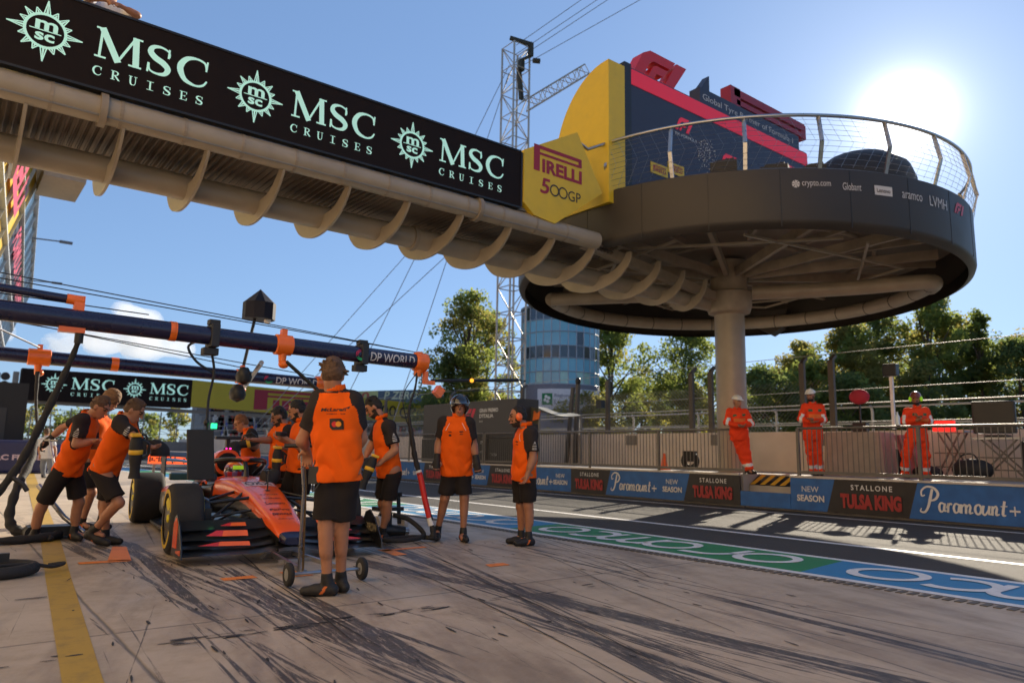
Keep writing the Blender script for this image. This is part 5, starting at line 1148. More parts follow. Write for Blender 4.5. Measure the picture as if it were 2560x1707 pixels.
# ---------------------------------------------------------------- people: one smooth distance-field surface per body
JOINTS = {
 'main': dict(head=(2.35, 5.24, 1.67), neck=(2.38, 5.24, 1.56), sL=(2.287, 5.326, 1.49), sR=(2.503, 5.164, 1.49), eL=(2.224, 5.459, 1.18), wL=(2.34, 5.64, 1.12), eR=(2.623, 5.244, 1.21), wR=(2.69, 5.47, 1.11), hL=(2.40, 5.34, 0.96), hR=(2.52, 5.25, 0.96), kL=(2.42, 5.37, 0.55), kR=(2.55, 5.37, 0.55), aL=(2.46, 5.38, 0.14), aR=(2.61, 5.46, 0.14)),
 'blacksleeve': dict(head=(1.46, 9.56, 1.52), neck=(1.36, 9.66, 1.43), sR=(1.28, 9.51, 1.37), sL=(1.42, 9.84, 1.36), eR=(1.25, 9.53, 1.10), wR=(1.42, 9.51, 1.14), eL=(1.47, 9.89, 1.09), wL=(1.59, 9.73, 1.10), hR=(1.20, 9.77, 0.86), hL=(1.30, 9.94, 0.84), kR=(1.03, 9.97, 0.37), kL=(1.40, 9.97, 0.42), aR=(1.01, 10.06, 0.06), aL=(1.39, 10.02, 0.06)),
 'curly': dict(head=(1.77, 10.83, 1.67), neck=(1.66, 10.94, 1.53), sR=(1.52, 10.91, 1.47), sL=(1.76, 11.11, 1.44), eR=(1.29, 11.15, 1.31), wR=(1.16, 11.21, 1.15), eL=(1.83, 11.20, 1.17), wL=(1.92, 11.02, 1.07), hR=(1.60, 10.98, 0.91), hL=(1.71, 11.15, 0.91), kR=(1.68, 11.01, 0.48), kL=(1.85, 11.12, 0.47), aR=(1.63, 11.18, 0.06), aL=(1.85, 11.20, 0.07)),
 'gunner': dict(head=(1.71, 8.99, 1.47), neck=(1.63, 9.06, 1.40), sR=(1.56, 8.90, 1.34), sL=(1.72, 9.21, 1.33), eR=(1.70, 8.70, 1.16), wR=(1.72, 8.92, 1.02), eL=(1.83, 9.16, 1.07), wL=(1.89, 8.99, 1.08), hR=(1.46, 9.18, 0.86), hL=(1.59, 9.33, 0.85), kR=(1.65, 9.04, 0.46), kL=(1.59, 9.41, 0.43), aR=(1.47, 9.30, 0.15), aL=(1.62, 9.44, 0.05)),
 'ginger': dict(head=(3.71, 11.54, 1.47), neck=(3.80, 11.48, 1.38), sL=(3.80, 11.29, 1.31), sR=(3.87, 11.65, 1.30), eL=(3.86, 11.23, 1.12), wL=(3.71, 11.24, 1.15), eR=(3.87, 11.67, 1.10), wR=(3.69, 11.50, 1.08), hL=(3.88, 11.40, 0.90), hR=(3.92, 11.60, 0.90), kL=(3.94, 11.45, 0.47), kR=(3.97, 11.65, 0.46), aL=(4.00, 11.47, 0.10), aR=(4.02, 11.69, 0.09)),
 'darkhair': dict(head=(3.68, 9.88, 1.53), neck=(3.76, 9.83, 1.42), sL=(3.77, 9.72, 1.35), sR=(3.71, 9.99, 1.35), eL=(3.87, 9.74, 1.13), wL=(3.71, 9.62, 1.11), eR=(3.58, 9.91, 1.21), wR=(3.37, 9.86, 1.21), hL=(3.79, 9.83, 0.91), hR=(3.75, 10.02, 0.90), kL=(3.87, 9.93, 0.49), kR=(3.77, 10.01, 0.49), aL=(3.92, 9.96, 0.10), aR=(3.80, 10.06, 0.10)),
 'bearded': dict(head=(3.48, 8.75, 1.56), neck=(3.54, 8.72, 1.45), sL=(3.57, 8.59, 1.36), sR=(3.57, 8.90, 1.36), eL=(3.50, 8.56, 1.11), wL=(3.29, 8.57, 1.22), eR=(3.54, 8.91, 1.11), wR=(3.37, 8.84, 1.20), hL=(3.59, 8.69, 0.90), hR=(3.57, 8.90, 0.90), kL=(3.61, 8.78, 0.49), kR=(3.50, 9.00, 0.48), aL=(3.68, 8.87, 0.09), aR=(3.56, 9.10, 0.09)),
 'stooped': dict(head=(4.22, 8.16, 1.62), neck=(4.31, 8.11, 1.50), sL=(4.31, 7.91, 1.40), sR=(4.38, 8.29, 1.40), eL=(4.38, 7.85, 1.11), wL=(4.23, 7.95, 0.95), eR=(4.33, 8.39, 1.16), wR=(4.23, 8.33, 1.01), hL=(4.44, 8.00, 0.87), hR=(4.47, 8.24, 0.86), kL=(4.43, 8.09, 0.46), kR=(4.49, 8.32, 0.45), aL=(4.44, 8.20, 0.10), aR=(4.62, 8.37, 0.12)),
 'visor': dict(head=(5.14, 7.62, 1.67), neck=(5.14, 7.64, 1.56), sR=(5.00, 7.76, 1.48), sL=(5.25, 7.57, 1.48), eR=(4.99, 7.85, 1.22), wR=(4.94, 7.80, 1.01), eL=(5.34, 7.58, 1.21), wL=(5.33, 7.50, 1.00), hR=(5.13, 7.78, 0.90), hL=(5.25, 7.68, 0.90), kR=(5.10, 7.84, 0.55), kL=(5.28, 7.67, 0.56), aR=(5.09, 7.97, 0.19), aL=(5.27, 7.66, 0.14)),
 'defender': dict(head=(5.54, 6.95, 1.55), neck=(5.62, 6.90, 1.45), sL=(5.59, 6.75, 1.35), sR=(5.72, 7.10, 1.37), eL=(5.62, 6.74, 1.06), wL=(5.55, 6.76, 0.87), eR=(5.77, 7.18, 1.06), wR=(5.71, 7.10, 0.86), hL=(5.65, 6.88, 0.87), hR=(5.70, 7.08, 0.86), kL=(5.70, 6.92, 0.51), kR=(5.73, 7.10, 0.49), aL=(5.71, 6.92, 0.16), aR=(5.76, 7.12, 0.16)),
 'marshal1': dict(head=(13.94, 9.67, 2.30), neck=(13.96, 9.69, 2.15), sR=(13.83, 9.80, 2.08), sL=(14.11, 9.58, 2.08), eR=(13.72, 9.81, 1.83), wR=(13.79, 9.53, 1.77), eL=(14.17, 9.48, 1.82), wL=(13.87, 9.50, 1.75), hR=(13.98, 9.77, 1.59), hL=(14.12, 9.67, 1.60), kR=(14.12, 9.74, 1.21), kL=(14.22, 9.66, 1.19), aR=(14.28, 9.69, 0.82), aL=(14.23, 9.60, 0.81)),
 'marshal2': dict(head=(14.64, 8.33, 2.42), neck=(14.69, 8.32, 2.26), sR=(14.58, 8.43, 2.18), sL=(14.85, 8.22, 2.17), eR=(14.43, 8.46, 1.92), wR=(14.48, 8.23, 1.86), eL=(14.83, 8.15, 1.91), wL=(14.44, 8.20, 1.91), hR=(14.70, 8.44, 1.62), hL=(14.84, 8.33, 1.62), kR=(14.75, 8.45, 1.23), kL=(14.89, 8.36, 1.23), aR=(14.86, 8.46, 0.84), aL=(14.98, 8.37, 0.84)),
 'marshal3': dict(head=(15.68, 6.63, 2.35), neck=(15.72, 6.63, 2.19), sR=(15.58, 6.76, 2.10), sL=(15.87, 6.53, 2.11), eR=(15.45, 6.80, 1.89), wR=(15.46, 6.54, 1.91), eL=(15.89, 6.46, 1.89), wL=(15.47, 6.49, 1.96), hR=(15.71, 6.76, 1.60), hL=(15.86, 6.64, 1.60), kR=(15.61, 6.86, 1.24), kL=(15.93, 6.62, 1.25), aR=(15.66, 6.93, 0.89), aL=(16.00, 6.66, 0.89)),
 'white': dict(head=(2.88, 28.49, 1.47), neck=(2.88, 28.51, 1.34), sL=(2.76, 28.62, 1.24), sR=(3.04, 28.40, 1.25), eL=(2.73, 28.71, 0.94), wL=(2.76, 28.59, 0.71), eR=(3.14, 28.38, 0.96), wR=(3.18, 28.27, 0.72), hL=(2.88, 28.63, 0.71), hR=(3.03, 28.51, 0.71), kL=(2.89, 28.69, 0.37), kR=(3.08, 28.54, 0.37), aL=(2.93, 28.72, 0.06), aR=(3.14, 28.56, 0.05)),
 'lean': dict(head=(1.22, 10.3, 7.02), neck=(1.22, 10.34, 6.87), sL=(1.4, 10.32, 6.8), sR=(1.04, 10.32, 6.8), eL=(1.5, 10.02, 6.68), wL=(1.28, 9.93, 6.68), eR=(.9, 10.02, 6.69), wR=(1.12, 9.94, 6.7), hL=(1.3, 10.75, 6.25), hR=(1.1, 10.75, 6.25), kL=(1.3, 10.75, 5.8), kR=(1.1, 10.75, 5.8), aL=(1.3, 10.8, 5.36), aR=(1.1, 10.8, 5.36)),
}
class SDF:
    def __init__(s, lo, hi, h):
        s.h = h; s.o = np.array(lo, float); n = np.ceil((np.array(hi)-s.o)/h).astype(int)+1
        s.ax = [s.o[i]+h*np.arange(n[i]) for i in range(3)]; s.D = np.full(n, 1.0, np.float32)
    def _sub(s, lo, hi):
        sl = []; P = []
        for i in range(3):
            a = int(max(0, math.floor((lo[i]-s.o[i])/s.h))); b = int(min(len(s.ax[i]), math.ceil((hi[i]-s.o[i])/s.h)+1)); sl.append(slice(a, max(a, b))); P.append(s.ax[i][a:max(a, b)])
        return tuple(sl), P[0][:, None, None], P[1][None, :, None], P[2][None, None, :]
    def put(s, sl, d, k):
        A = s.D[sl]
        if k: q = np.maximum(k-np.abs(A-d), 0)/k; s.D[sl] = np.minimum(A, d)-q*q*k*.25
        else: s.D[sl] = np.minimum(A, d)
    def cap(s, a, b, ra, rb=None, k=.02, clip=None):
        rb = ra if rb is None else rb; a = np.array(a, float); b = np.array(b, float); pad = max(ra, rb)+k+2.5*s.h
        sl, X, Y, Z = s._sub(np.minimum(a, b)-pad, np.maximum(a, b)+pad); ba = b-a; L2 = ba@ba+1e-12
        px, py, pz = X-a[0], Y-a[1], Z-a[2]; t = np.clip((px*ba[0]+py*ba[1]+pz*ba[2])/L2, 0, 1)
        d = np.sqrt((px-t*ba[0])**2+(py-t*ba[1])**2+(pz-t*ba[2])**2)-(ra+(rb-ra)*t)
        for p, n in (clip or ()): d = np.maximum(d, (X-p[0])*n[0]+(Y-p[1])*n[1]+(Z-p[2])*n[2])
        s.put(sl, d, k); return s
    def ell(s, c, ax, r, k=.02, clip=None):
        c = np.array(c, float); pad = max(r)+k+2.5*s.h; sl, X, Y, Z = s._sub(c-pad, c+pad); k0 = 0; k1 = 0
        for i in range(3):
            q = (X-c[0])*ax[i][0]+(Y-c[1])*ax[i][1]+(Z-c[2])*ax[i][2]; k0 = k0+(q/r[i])**2; k1 = k1+(q/r[i]**2)**2
        k0 = np.sqrt(k0); d = k0*(k0-1)/np.maximum(np.sqrt(k1), 1e-6)
        for p, n in (clip or ()): d = np.maximum(d, (X-p[0])*n[0]+(Y-p[1])*n[1]+(Z-p[2])*n[2])
        s.put(sl, d, k); return s
    def folds(s, amp, hm, T, seed=0):
        X, Y, Z = s.ax[0][:, None, None], s.ax[1][None, :, None], s.ax[2][None, None, :]
        hgt = (X-hm[0])*T[0]+(Y-hm[1])*T[1]+(Z-hm[2])*T[2]; a = np.arctan2(Y-hm[1]+0*X, X-hm[0]+0*Y)
        w = np.clip(1.5-2.6*hgt, .45, 1.6); p = 38*hgt+2.2*np.sin(2.3*a+seed)+1.2*np.sin(5.1*a-9*hgt+seed*2); q = 26*hgt-3.1*np.sin(1.7*a+2+seed)+4*a
        s.D += (amp*w*((1-2*np.abs(np.sin(p*.5)))*(.5+.5*np.sin(3*a+seed+7*hgt))+.7*(1-2*np.abs(np.sin(q*.5)))*(.5+.5*np.sin(2*a+1-5*hgt)))).astype(np.float32)
    def plane(s, p, n):
        X, Y, Z = s.ax[0][:, None, None], s.ax[1][None, :, None], s.ax[2][None, None, :]
        s.D = np.maximum(s.D, ((X-p[0])*n[0]+(Y-p[1])*n[1]+(Z-p[2])*n[2]).astype(np.float32))
    def wrinkle(s, amp, f, seed=0):
        X, Y, Z = s.ax[0][:, None, None], s.ax[1][None, :, None], s.ax[2][None, None, :]
        s.D += (amp*(np.sin(f*(.6*X+.5*Y)+f*1.3*Z+2.2*np.sin(f*.45*X+seed)+seed)*np.sin(f*.5*(X-Y)+seed*2+1.4*np.sin(f*.4*Z))+.6*np.sin(f*1.9*Z+3*np.sin(f*.5*(X+Y)+seed)))).astype(np.float32)
    def mesh(s):
        D = s.D; I = D < 0; n = D.shape; C8 = np.zeros([q-1 for q in n], np.int8)
        for i in (0, 1):
            for j in (0, 1):
                for k in (0, 1): C8 += I[i:n[0]-1+i, j:n[1]-1+j, k:n[2]-1+k]
        act = (C8 > 0) & (C8 < 8); idx = np.full(act.shape, -1, np.int64); c = np.argwhere(act); idx[act] = np.arange(len(c))
        pos = np.zeros((len(c), 3)); cnt = np.zeros(len(c))
        for d in range(3):
            e = [q for q in range(3) if q != d]
            for u in (0, 1):
                for v in (0, 1):
                    p = c.copy(); p[:, e[0]] += u; p[:, e[1]] += v; q = p.copy(); q[:, d] += 1
                    da, db = D[tuple(p.T)], D[tuple(q.T)]; m = (da < 0) != (db < 0); t = np.where(m, da/np.where(m, da-db, 1), 0)
                    w = p.astype(float); w[:, d] += t; pos[m] += w[m]; cnt[m] += 1
        pos = s.o+pos/cnt[:, None]*s.h; F = []
        for d in range(3):
            e, f = (d+1) % 3, (d+2) % 3; a = [slice(None)]*3; b = [slice(None)]*3; a[d] = slice(0, n[d]-1); b[d] = slice(1, n[d])
            ch = I[tuple(a)] != I[tuple(b)]; p = np.argwhere(ch); p = p[(p[:, e] > 0) & (p[:, f] > 0) & (p[:, e] < n[e]-1) & (p[:, f] < n[f]-1)]
            ins = I[tuple(p.T)]; Q = []
            for u, v in ((1, 1), (0, 1), (0, 0), (1, 0)):
                q = p.copy(); q[:, e] -= u; q[:, f] -= v; Q.append(idx[tuple(q.T)])
            Q = np.stack(Q, 1); Q[~ins] = Q[~ins][:, ::-1]; F.append(Q)
        return pos, np.concatenate(F)
def sdf_obj(name, s, mats, parent, sel=None, loc=(0, 0, 0)):
    v, f = s.mesh(); me = bpy.data.meshes.new(name); v = v-np.array(loc)
    me.vertices.add(len(v)); me.vertices.foreach_set("co", v.ravel()); me.loops.add(f.size); me.loops.foreach_set("vertex_index", f.ravel().astype(np.int32))
    me.polygons.add(len(f)); me.polygons.foreach_set("loop_start", np.arange(0, f.size, 4, dtype=np.int32)); me.update(calc_edges=True)
    for m in (mats if isinstance(mats, (list, tuple)) else [mats]): me.materials.append(m)
    if sel is not None: me.polygons.foreach_set("material_index", sel(v[f].mean(1)+np.array(loc)).astype(np.int32))
    me.polygons.foreach_set("use_smooth", [True]*len(f)); me.validate()
    o = bpy.data.objects.new(name, me); COL.objects.link(o)
    if parent: o.parent = parent
    else: o.location = loc
    return o
CLOUDM = bpy.data.materials.new("cloud_white"); CLOUDM.use_nodes = True; _n = CLOUDM.node_tree.nodes; _n.remove(_n["Principled BSDF"]); _v = _n.new("ShaderNodeVolumePrincipled")
_v.inputs["Color"].default_value = (1, 1, 1, 1); _v.inputs["Density"].default_value = .045; _v.inputs["Anisotropy"].default_value = .55; CLOUDM.node_tree.links.new(_v.outputs[0], _n["Material Output"].inputs["Volume"]); S.cycles.volume_bounces = 4
def cloud(label, blobs, seed):
    lo = np.min([b[:3] for b in blobs], 0)-30; hi = np.max([b[:3] for b in blobs], 0)+30; s = SDF(lo, hi, 2.2); s.D[:] = 60; r = random.Random(seed)
    for x, y, z, q in blobs:
        s.ell((x, y, z), np.eye(3), (q, q, q*.75), 6)
        for k in range(14): a, e = r.uniform(0, 6.28), r.uniform(-.2, 1.4); g = q*r.uniform(.22, .45); s.ell((x+q*.85*math.cos(a)*math.cos(e), y+q*.85*math.sin(a)*math.cos(e), z+q*.65*math.sin(e)), np.eye(3), (g, g, g*.9), 3)
    s.wrinkle(2.6, .13, seed); s.wrinkle(1.3, .3, seed+1); s.wrinkle(.6, .8, seed+2)
    o = sdf_obj("cloud", s, CLOUDM, None); tag(o, label, "cloud")
cloud("larger white cumulus cloud low in the sky between the two booms", [(100, 691, 90, 17), (128, 669, 88, 20), (121, 674, 104, 17), (150, 652, 84, 13), (75, 709, 84, 12)], 3)
cloud("small white cumulus cloud low at the left frame edge", [(12, 740, 96, 14), (30, 735, 92, 12), (-8, 745, 92, 12)], 8)
NV = lambda q: np.array(q, float)/max(1e-9, np.linalg.norm(q))
SKIN = M("skin_light", (.40, .18, .10), .5, var=.1, scale=9); SKIN2 = M("skin_tan", (.33, .145, .08), .5, var=.1, scale=9)
BEARD = M("beard_dark", (.025, .015, .01), .8); LIP = M("lip", (.38, .13, .1), .5); EYE = M("eye_dark", (.02, .015, .012), .3)
def cloth(name, col, b=.3): return M(name, col, .85, bump=b, bscale=14, var=.1, scale=5, spec=.2)
SH_O = cloth("shirt_orange", (.82, .115, .006)); SH_K = cloth("shirt_charcoal", (.03, .024, .024)); SHORT = cloth("shorts_charcoal", (.022, .018, .018)); SHOE = M("shoe_black", (.014, .012, .012), .6); SOLE = M("shoe_orange", (.6, .13, .02), .6)
SUIT = cloth("suit_orange", (.82, .06, .015)); SUITW = M("suit_reflective", (.7, .68, .66), .4); GLOVE = M("glove_black", (.015, .014, .014), .7); SHW = cloth("shirt_white", (.6, .6, .64)); TROU = cloth("trousers_grey", (.2, .22, .26))
H_BR = M("hair_brown", (.10, .052, .026), .7, var=.4, scale=60, bump=.6, bscale=120); H_DK = M("hair_dark", (.014, .01, .008), .6, var=.4, scale=60, bump=.6, bscale=120); H_GI = M("hair_ginger", (.22, .085, .03), .7, var=.4, scale=60, bump=.6, bscale=120)
HELM = M("helmet_black", (.012, .013, .016), .15, coat=.8); VIS = M("visor_tint", (.02, .03, .06), .05, coat=1, spec=.9); HATW = M("hard_hat_white", (.75, .74, .7), .35, coat=.3); HATR = M("hard_hat_brown", (.2, .05, .03), .35, coat=.3)
MUFF = M("ear_muff_orange", (.85, .14, .02), .4, coat=.3); MUFG = M("ear_muff_lime", (.35, .75, .02), .4, emit=.15)
def person(key, label, face, toes, h=.012, ground=0, outfit='crew', hair=H_BR, skin=SKIN, beard=0, hands=((0, 0, -1), (0, 0, -1)), hat=None, gloves=False, group=None, curl=.5, lift=.1, collar=True, hairlen=.012):
    J = {k: np.array(v, float) for k, v in JOINTS[key].items()}
    dz = ground+.085-min(J['aL'][2], J['aR'][2])
    for k in J: J[k] = J[k]+np.array((0, 0, dz if k[0] in 'a' else dz*(.6 if k[0] == 'k' else .3)))
    for k in ('aL', 'aR'): J[k][2] = min(max(J[k][2], ground+.085), ground+lift)
    hd, nk = J['head'], J['neck']; az, pt = R_(face[0]), R_(face[1])
    F = np.array((math.cos(az)*math.cos(pt), math.sin(az)*math.cos(pt), math.sin(pt))); Rt = NV(np.cross(F, (0, 0, 1))); U = np.cross(Rt, F)
    hm = (J['hL']+J['hR'])/2; sm = (J['sL']+J['sR'])/2; T = NV(sm-hm); La = NV(J['sR']-J['sL']); La = NV(La-T*(La@T)); Fr = np.cross(T, La)
    if Fr@F < -.2 and key not in ('main',): pass
    base = np.array((hm[0], hm[1], ground)); pts = np.array(list(J.values()))
    lo, hi = pts.min(0)-.27, pts.max(0)+.27; lo[2] = ground-.03
    new = lambda lo_=lo, hi_=hi: SDF(lo_, hi_, h)
    side = {'L': -1, 'R': 1}
    # ---- body
    s = new()
    def head(s, g=0., k=.02):
        s.ell(hd+U*.02-F*.008, (Rt, F, U), (.076+g, .096+g, .104+g), k); return s
    head(s); s.ell(hd+F*.028-U*.052, (Rt, F, U), (.056, .062, .062), .03); s.ell(hd+F*.06-U*.09, (Rt, F, U), (.032, .03, .026), .03)
    s.cap(hd+F*.088+U*.018, hd+F*.112-U*.018, .009, .014, .012); s.ell(hd+F*.1-U*.055, (Rt, F, U), (.026, .014, .013), .01); s.ell(hd+F*.082+U*.035, (Rt, F, U), (.05, .018, .012), .015)
    for q in (-1, 1): s.ell(hd+Rt*.078*q-U*.005-F*.01, (Rt, F, U), (.012, .022, .034), .008)
    s.cap(nk-T*.03, hd-U*.05-F*.015, .06, .054, .03)
    for q, u, hand in (('L', -1, hands[0]), ('R', 1, hands[1])):
        S_, E_, W_ = J['s'+q], J['e'+q], J['w'+q]
        s.cap(S_, E_, .053, .042, .03); s.cap(E_, W_, .042, .027, .02); fa = NV(W_-E_); s.cap(E_+fa*.04, E_+fa*.11, .045, .04, .03)
        # hand: palm, four curling fingers, thumb
        d = NV(fa*.45+NV(hand)); pn = NV(np.cross(d, La if abs(d@La) < .8 else Fr)); ac = np.cross(pn, d); cu = NV(np.cross(ac, d)) if False else pn*(-u if False else 1)
        g = -pn if (pn@(sm-W_)) < 0 else pn; ac = np.cross(d, g); th = 1 if ac@(U*.3+Fr+NV(F)) > 0 else -1
        s.cap(W_, W_+d*.035, .027, .03, .015)
        for i, (o_, l_) in enumerate(((-.027, .062), (-.009, .074), (.009, .078), (.027, .07))):
            o_ = o_*th; a = W_+d*.03+ac*o_*.8; b = W_+d*.088+ac*o_*1.15; s.cap(a, b, .013, .012, .012)
            dd = NV(d*math.cos(curl*1.1)+g*math.sin(curl*1.1)+ac*o_*2); c1 = b+dd*l_*.55; s.cap(b, c1, .0108, .010, .004)
            de = NV(d*math.cos(curl*2.4)+g*math.sin(curl*2.4)+ac*o_); s.cap(c1, c1+de*l_*.45, .010, .0085, .004)
        t0 = W_+d*.025+ac*th*.028; t1 = t0+NV(d*.7+ac*th*.75+g*.35)*.045; s.cap(t0, t1, .0135, .012, .01); s.cap(t1, t1+NV(d+g*.7)*.035, .0115, .009, .004)
        # leg
        Hp, K, A = J['h'+q], J['k'+q], J['a'+q]; s.cap(Hp, K, .085, .056, .04); s.cap(K, A, .052, .036, .03); sh = NV(A-K); bk = -NV(np.array((Fr[0], Fr[1], 0)))
        s.cap(K+sh*.07+bk*.018, K+sh*.19+bk*.022, .045, .04, .04); s.ell(K+Fr*.012, (La, Fr, T), (.045, .042, .05), .03); s.cap(A, A-bk*.1-np.array((0, 0, .04)), .036, .03, .02)
    for q in (-1, 1): s.cap(hm+La*.075*q, sm+La*.08*q-T*.08, .092, .09, .06)
    s.cap(J['sL']-La*-.03, J['sR']-La*.03, .06, .06, .06)
    def skin_sel(c):
        o = np.zeros(len(c)); r = c-hd; x, y, z = r@Rt, r@F, r@U
        o[(np.abs(np.abs(x)-.032) < .013) & (np.abs(z-.018) < .008) & (y > .06)] = 2
        o[(np.abs(np.abs(x)-.034) < .02) & (np.abs(z-.042) < .007) & (y > .06)] = 1
        o[(np.abs(x) < .024) & (np.abs(z+.055) < .009) & (y > .07)] = 3
        if beard: o[(((z < -.062) & (y > .0) | (z < -.02) & (np.abs(x) > .058) & (y > -.005) & (y < .05) | (np.abs(z+.04) < .007) & (y > .07) & (np.abs(x) < .035)) & (z > -.14) & ~((np.abs(x) < .02) & (np.abs(z+.055) < .008)) & (np.linalg.norm(r, axis=1) < .15)) & ((r@U) > -.125)] = 1
        return o
    root = sdf_obj("person", s, [skin, BEARD if beard != 2 else hair, EYE, LIP], None, skin_sel, base); tag(root, label, "person", group)
    kids = lambda name, sd, mats, sel=None: sdf_obj(name, sd, mats, root, sel, base)
    # ---- torso garment
    suit = outfit == 'suit'; main_c, slv_c = (SH_O, SH_K) if outfit == 'crew' else ((SUIT, SUITW) if suit else (SHW, SHW))
    s = new(); sl = .9 if key == 'main' else 1.
    hem = [(hm-T*(.075 if not suit else .1), -T)]
    for q in (-1, 1):
        s.cap(hm+La*.07*q-T*.12, sm+La*.085*q-T*.1, .126*sl, .117*sl, .07, clip=hem)
    s.cap(hm+La*.02-T*.12+Fr*.02, sm+Fr*.025-T*.12, .115, .118, .06, clip=hem)
    s.cap(J['sL']+La*.02, J['sR']-La*.02, .075, .075, .07); s.cap(sm-T*.02, nk-T*.01, .085, .062, .05, clip=[(nk+T*.02, T)])
    ends = {}
    for q in 'LR':
        S_, E_, W_ = J['s'+q], J['e'+q], J['w'+q]
        if suit:
            s.cap(S_, E_, .075, .062, .04); s.cap(E_, W_, .062, .048, .03, clip=[(W_-NV(W_-E_)*.02, NV(W_-E_))])
        else:
            e = S_+(E_-S_)*.72; s.cap(S_, S_+(E_-S_)*.95, .074*sl, .07*sl, .04, clip=[(e, NV(E_-S_))])
    if suit:
        for q in 'LR':
            Hp, K, A = J['h'+q], J['k'+q], J['a'+q]; s.cap(Hp, K, .115, .088, .05); s.cap(K, A, .085, .078, .04, clip=[(A, NV(A-K))])
    s.wrinkle(.005, 17, len(key)); s.folds(.0075, hm, T, len(key))
    if not suit: s.plane(*hem[0])
    if collar:
        cs = new(nk-.16, nk+.16); N_ = 20
        for i in range(N_):
            a = 2*math.pi*i/N_; p = nk+T*.025+(La*math.cos(a)*.07+Fr*math.sin(a)*.072)-T*.018*max(0, math.sin(a)); cs.cap(p-T*.014, p+T*.02, .012, .009, .004)
    def shirt_sel(c):
        r = c-sm; hg = r@T; lat = np.abs(r@La); o = np.zeros(len(c))
        dA = np.full(len(c), 9.)
        for q in 'LR':
            S_, E_ = J['s'+q], J['e'+q]; d = E_-S_; t = np.clip(((c-S_)@d)/(d@d), .0, 1); dA = np.minimum(dA, np.linalg.norm(c-S_-t[:, None]*d, axis=1)+(t < .02)*.0)
        tor = np.linalg.norm(c-(hm+T*np.clip((c-hm)@T, 0, np.linalg.norm(sm-hm))[:, None]), axis=1)
        if outfit == 'crew':
            blk = (lat > .115+np.maximum(0, .03-hg)*.32) & (hg > -.3) & (dA < .1) | (dA < .078) & (lat > .13)
            blk |= (hg > .062) & (r@Fr < .03)
            o[blk] = 1
        elif suit:
            for q in 'LR':
                for A, B, t0, w in ((J['e'+q], J['w'+q], .12, .03), (J['k'+q], J['a'+q], .72, .035)):
                    d = NV(B-A); L_ = np.linalg.norm(B-A); t = (c-A)@d; o[(np.abs(t-t0*L_) < w) & (np.linalg.norm(c-A-t[:, None]*d, axis=1) < .12)] = 1
            f = r@Fr; o[(np.abs(hg+.06) < .025) & (lat > .06) & (lat < .14) & (f > .05)] = 2; o[(np.abs(hg+.17) < .035) & (f > .05) & (lat < .13)] = 3
        return o
    mats = [main_c, slv_c] if not suit else [SUIT, SUITW, M("suit_badge_green", (.03, .12, .05), .7), M("suit_panel", (.75, .17, .03), .8)]
    shirt = kids("jumpsuit" if suit else "shirt", s, mats, shirt_sel)
    if collar: kids("collar", cs, SUIT if suit else (SH_O if outfit == 'crew' else SHW))
    # ---- shorts
    if not suit:
        s = new(); lw = .86 if outfit == 'crew' else 2
        for q in 'LR':
            Hp, K, A = J['h'+q], J['k'+q], J['a'+q]; e = Hp+(K-Hp)*lw
            if outfit == 'crew': s.cap(Hp-T*.03, K, .106*(.93 if key == 'main' else 1), .098, .05, clip=[(e, NV(K-Hp)), (hm-T*.02, T)])
            else: s.cap(Hp, K, .1, .085, .05); s.cap(K, A, .08, .065, .04)
        for q in (-1, 1): s.cap(hm+La*.062*q-T*.04, hm+La*.062*q+T*.07, .094*sl, .092*sl, .06, clip=[(hm+T*.05, T)])
        s.wrinkle(.004, 17, 3+len(key)); kids("shorts" if outfit == 'crew' else "trousers", s, SHORT if outfit == 'crew' else TROU)
    # ---- shoes
    for q, i in (('L', 0), ('R', 1)):
        A = J['a'+q]; td = np.array((math.cos(R_(toes[i])), math.sin(R_(toes[i])), 0)); lf = A[2]-ground-.085
        s = SDF(A-.3, A+.3, min(h, .011)); he = A-td*.045; he[2] = ground+.045+lf; toe = A+td*.165; toe[2] = ground+.038
        fl = [((0, 0, ground+.002), (0, 0, -1))]
        s.cap(he, A+td*.08-np.array((0, 0, A[2]-ground-.045-lf*.4)), .045, .046, .02, clip=fl); s.cap(A+td*.06-np.array((0, 0, A[2]-ground-.042-lf*.4)), toe, .046, .036, .02, clip=fl); s.cap(he+td*.03+np.array((0, 0, .02)), A+np.array((0, 0, .03)), .046, .045, .02); s.cap(A, A+NV(J['k'+q]-A)*.07, .043, .043, .01)
        kids("shoe", s, [SHOE, SOLE], lambda c, td=td, A=A: ((np.abs((c-A)@td-.05+(c[:, 2]-ground)*.6) < .012) & (c[:, 2] < ground+.08) & (c[:, 2] > ground+.02)) if outfit == 'crew' else np.zeros(len(c)))
    # ---- hair and headgear
    if hair is not None:
        s = SDF(hd-.2, hd+.2, min(h, .01)); s.ell(hd+U*.04-F*.024, (Rt, F, U), (.074+hairlen*.7, .088+hairlen, .093+hairlen*1.3), 0); s.ell(hd-U*.012-F*.05, (Rt, F, U), (.066+hairlen*.3, .056+hairlen*.4, .055), .03)
        rg = random.Random(len(label)); nt_ = 130 if h < .01 else 45
        for _ in range(nt_):
            a_, e_ = rg.uniform(0, 6.283), rg.uniform(-.25, 1.5); dn = Rt*math.cos(a_)*math.cos(e_)+F*math.sin(a_)*math.cos(e_)+U*math.sin(e_)
            if dn@F > .45 and e_ < .7: continue
            p0 = hd+U*.038-F*.024+dn*(.088+hairlen*.6); s.cap(p0-dn*.01, p0+NV(dn*.35+NV(np.array([rg.gauss(0, 1) for _q in range(3)]))*.7-U*.35)*rg.uniform(.016, .034), .009, .005, .006)
        s.wrinkle(.003, 80, 1); s.wrinkle(.004, 34, 4); kids("hair", s, hair)
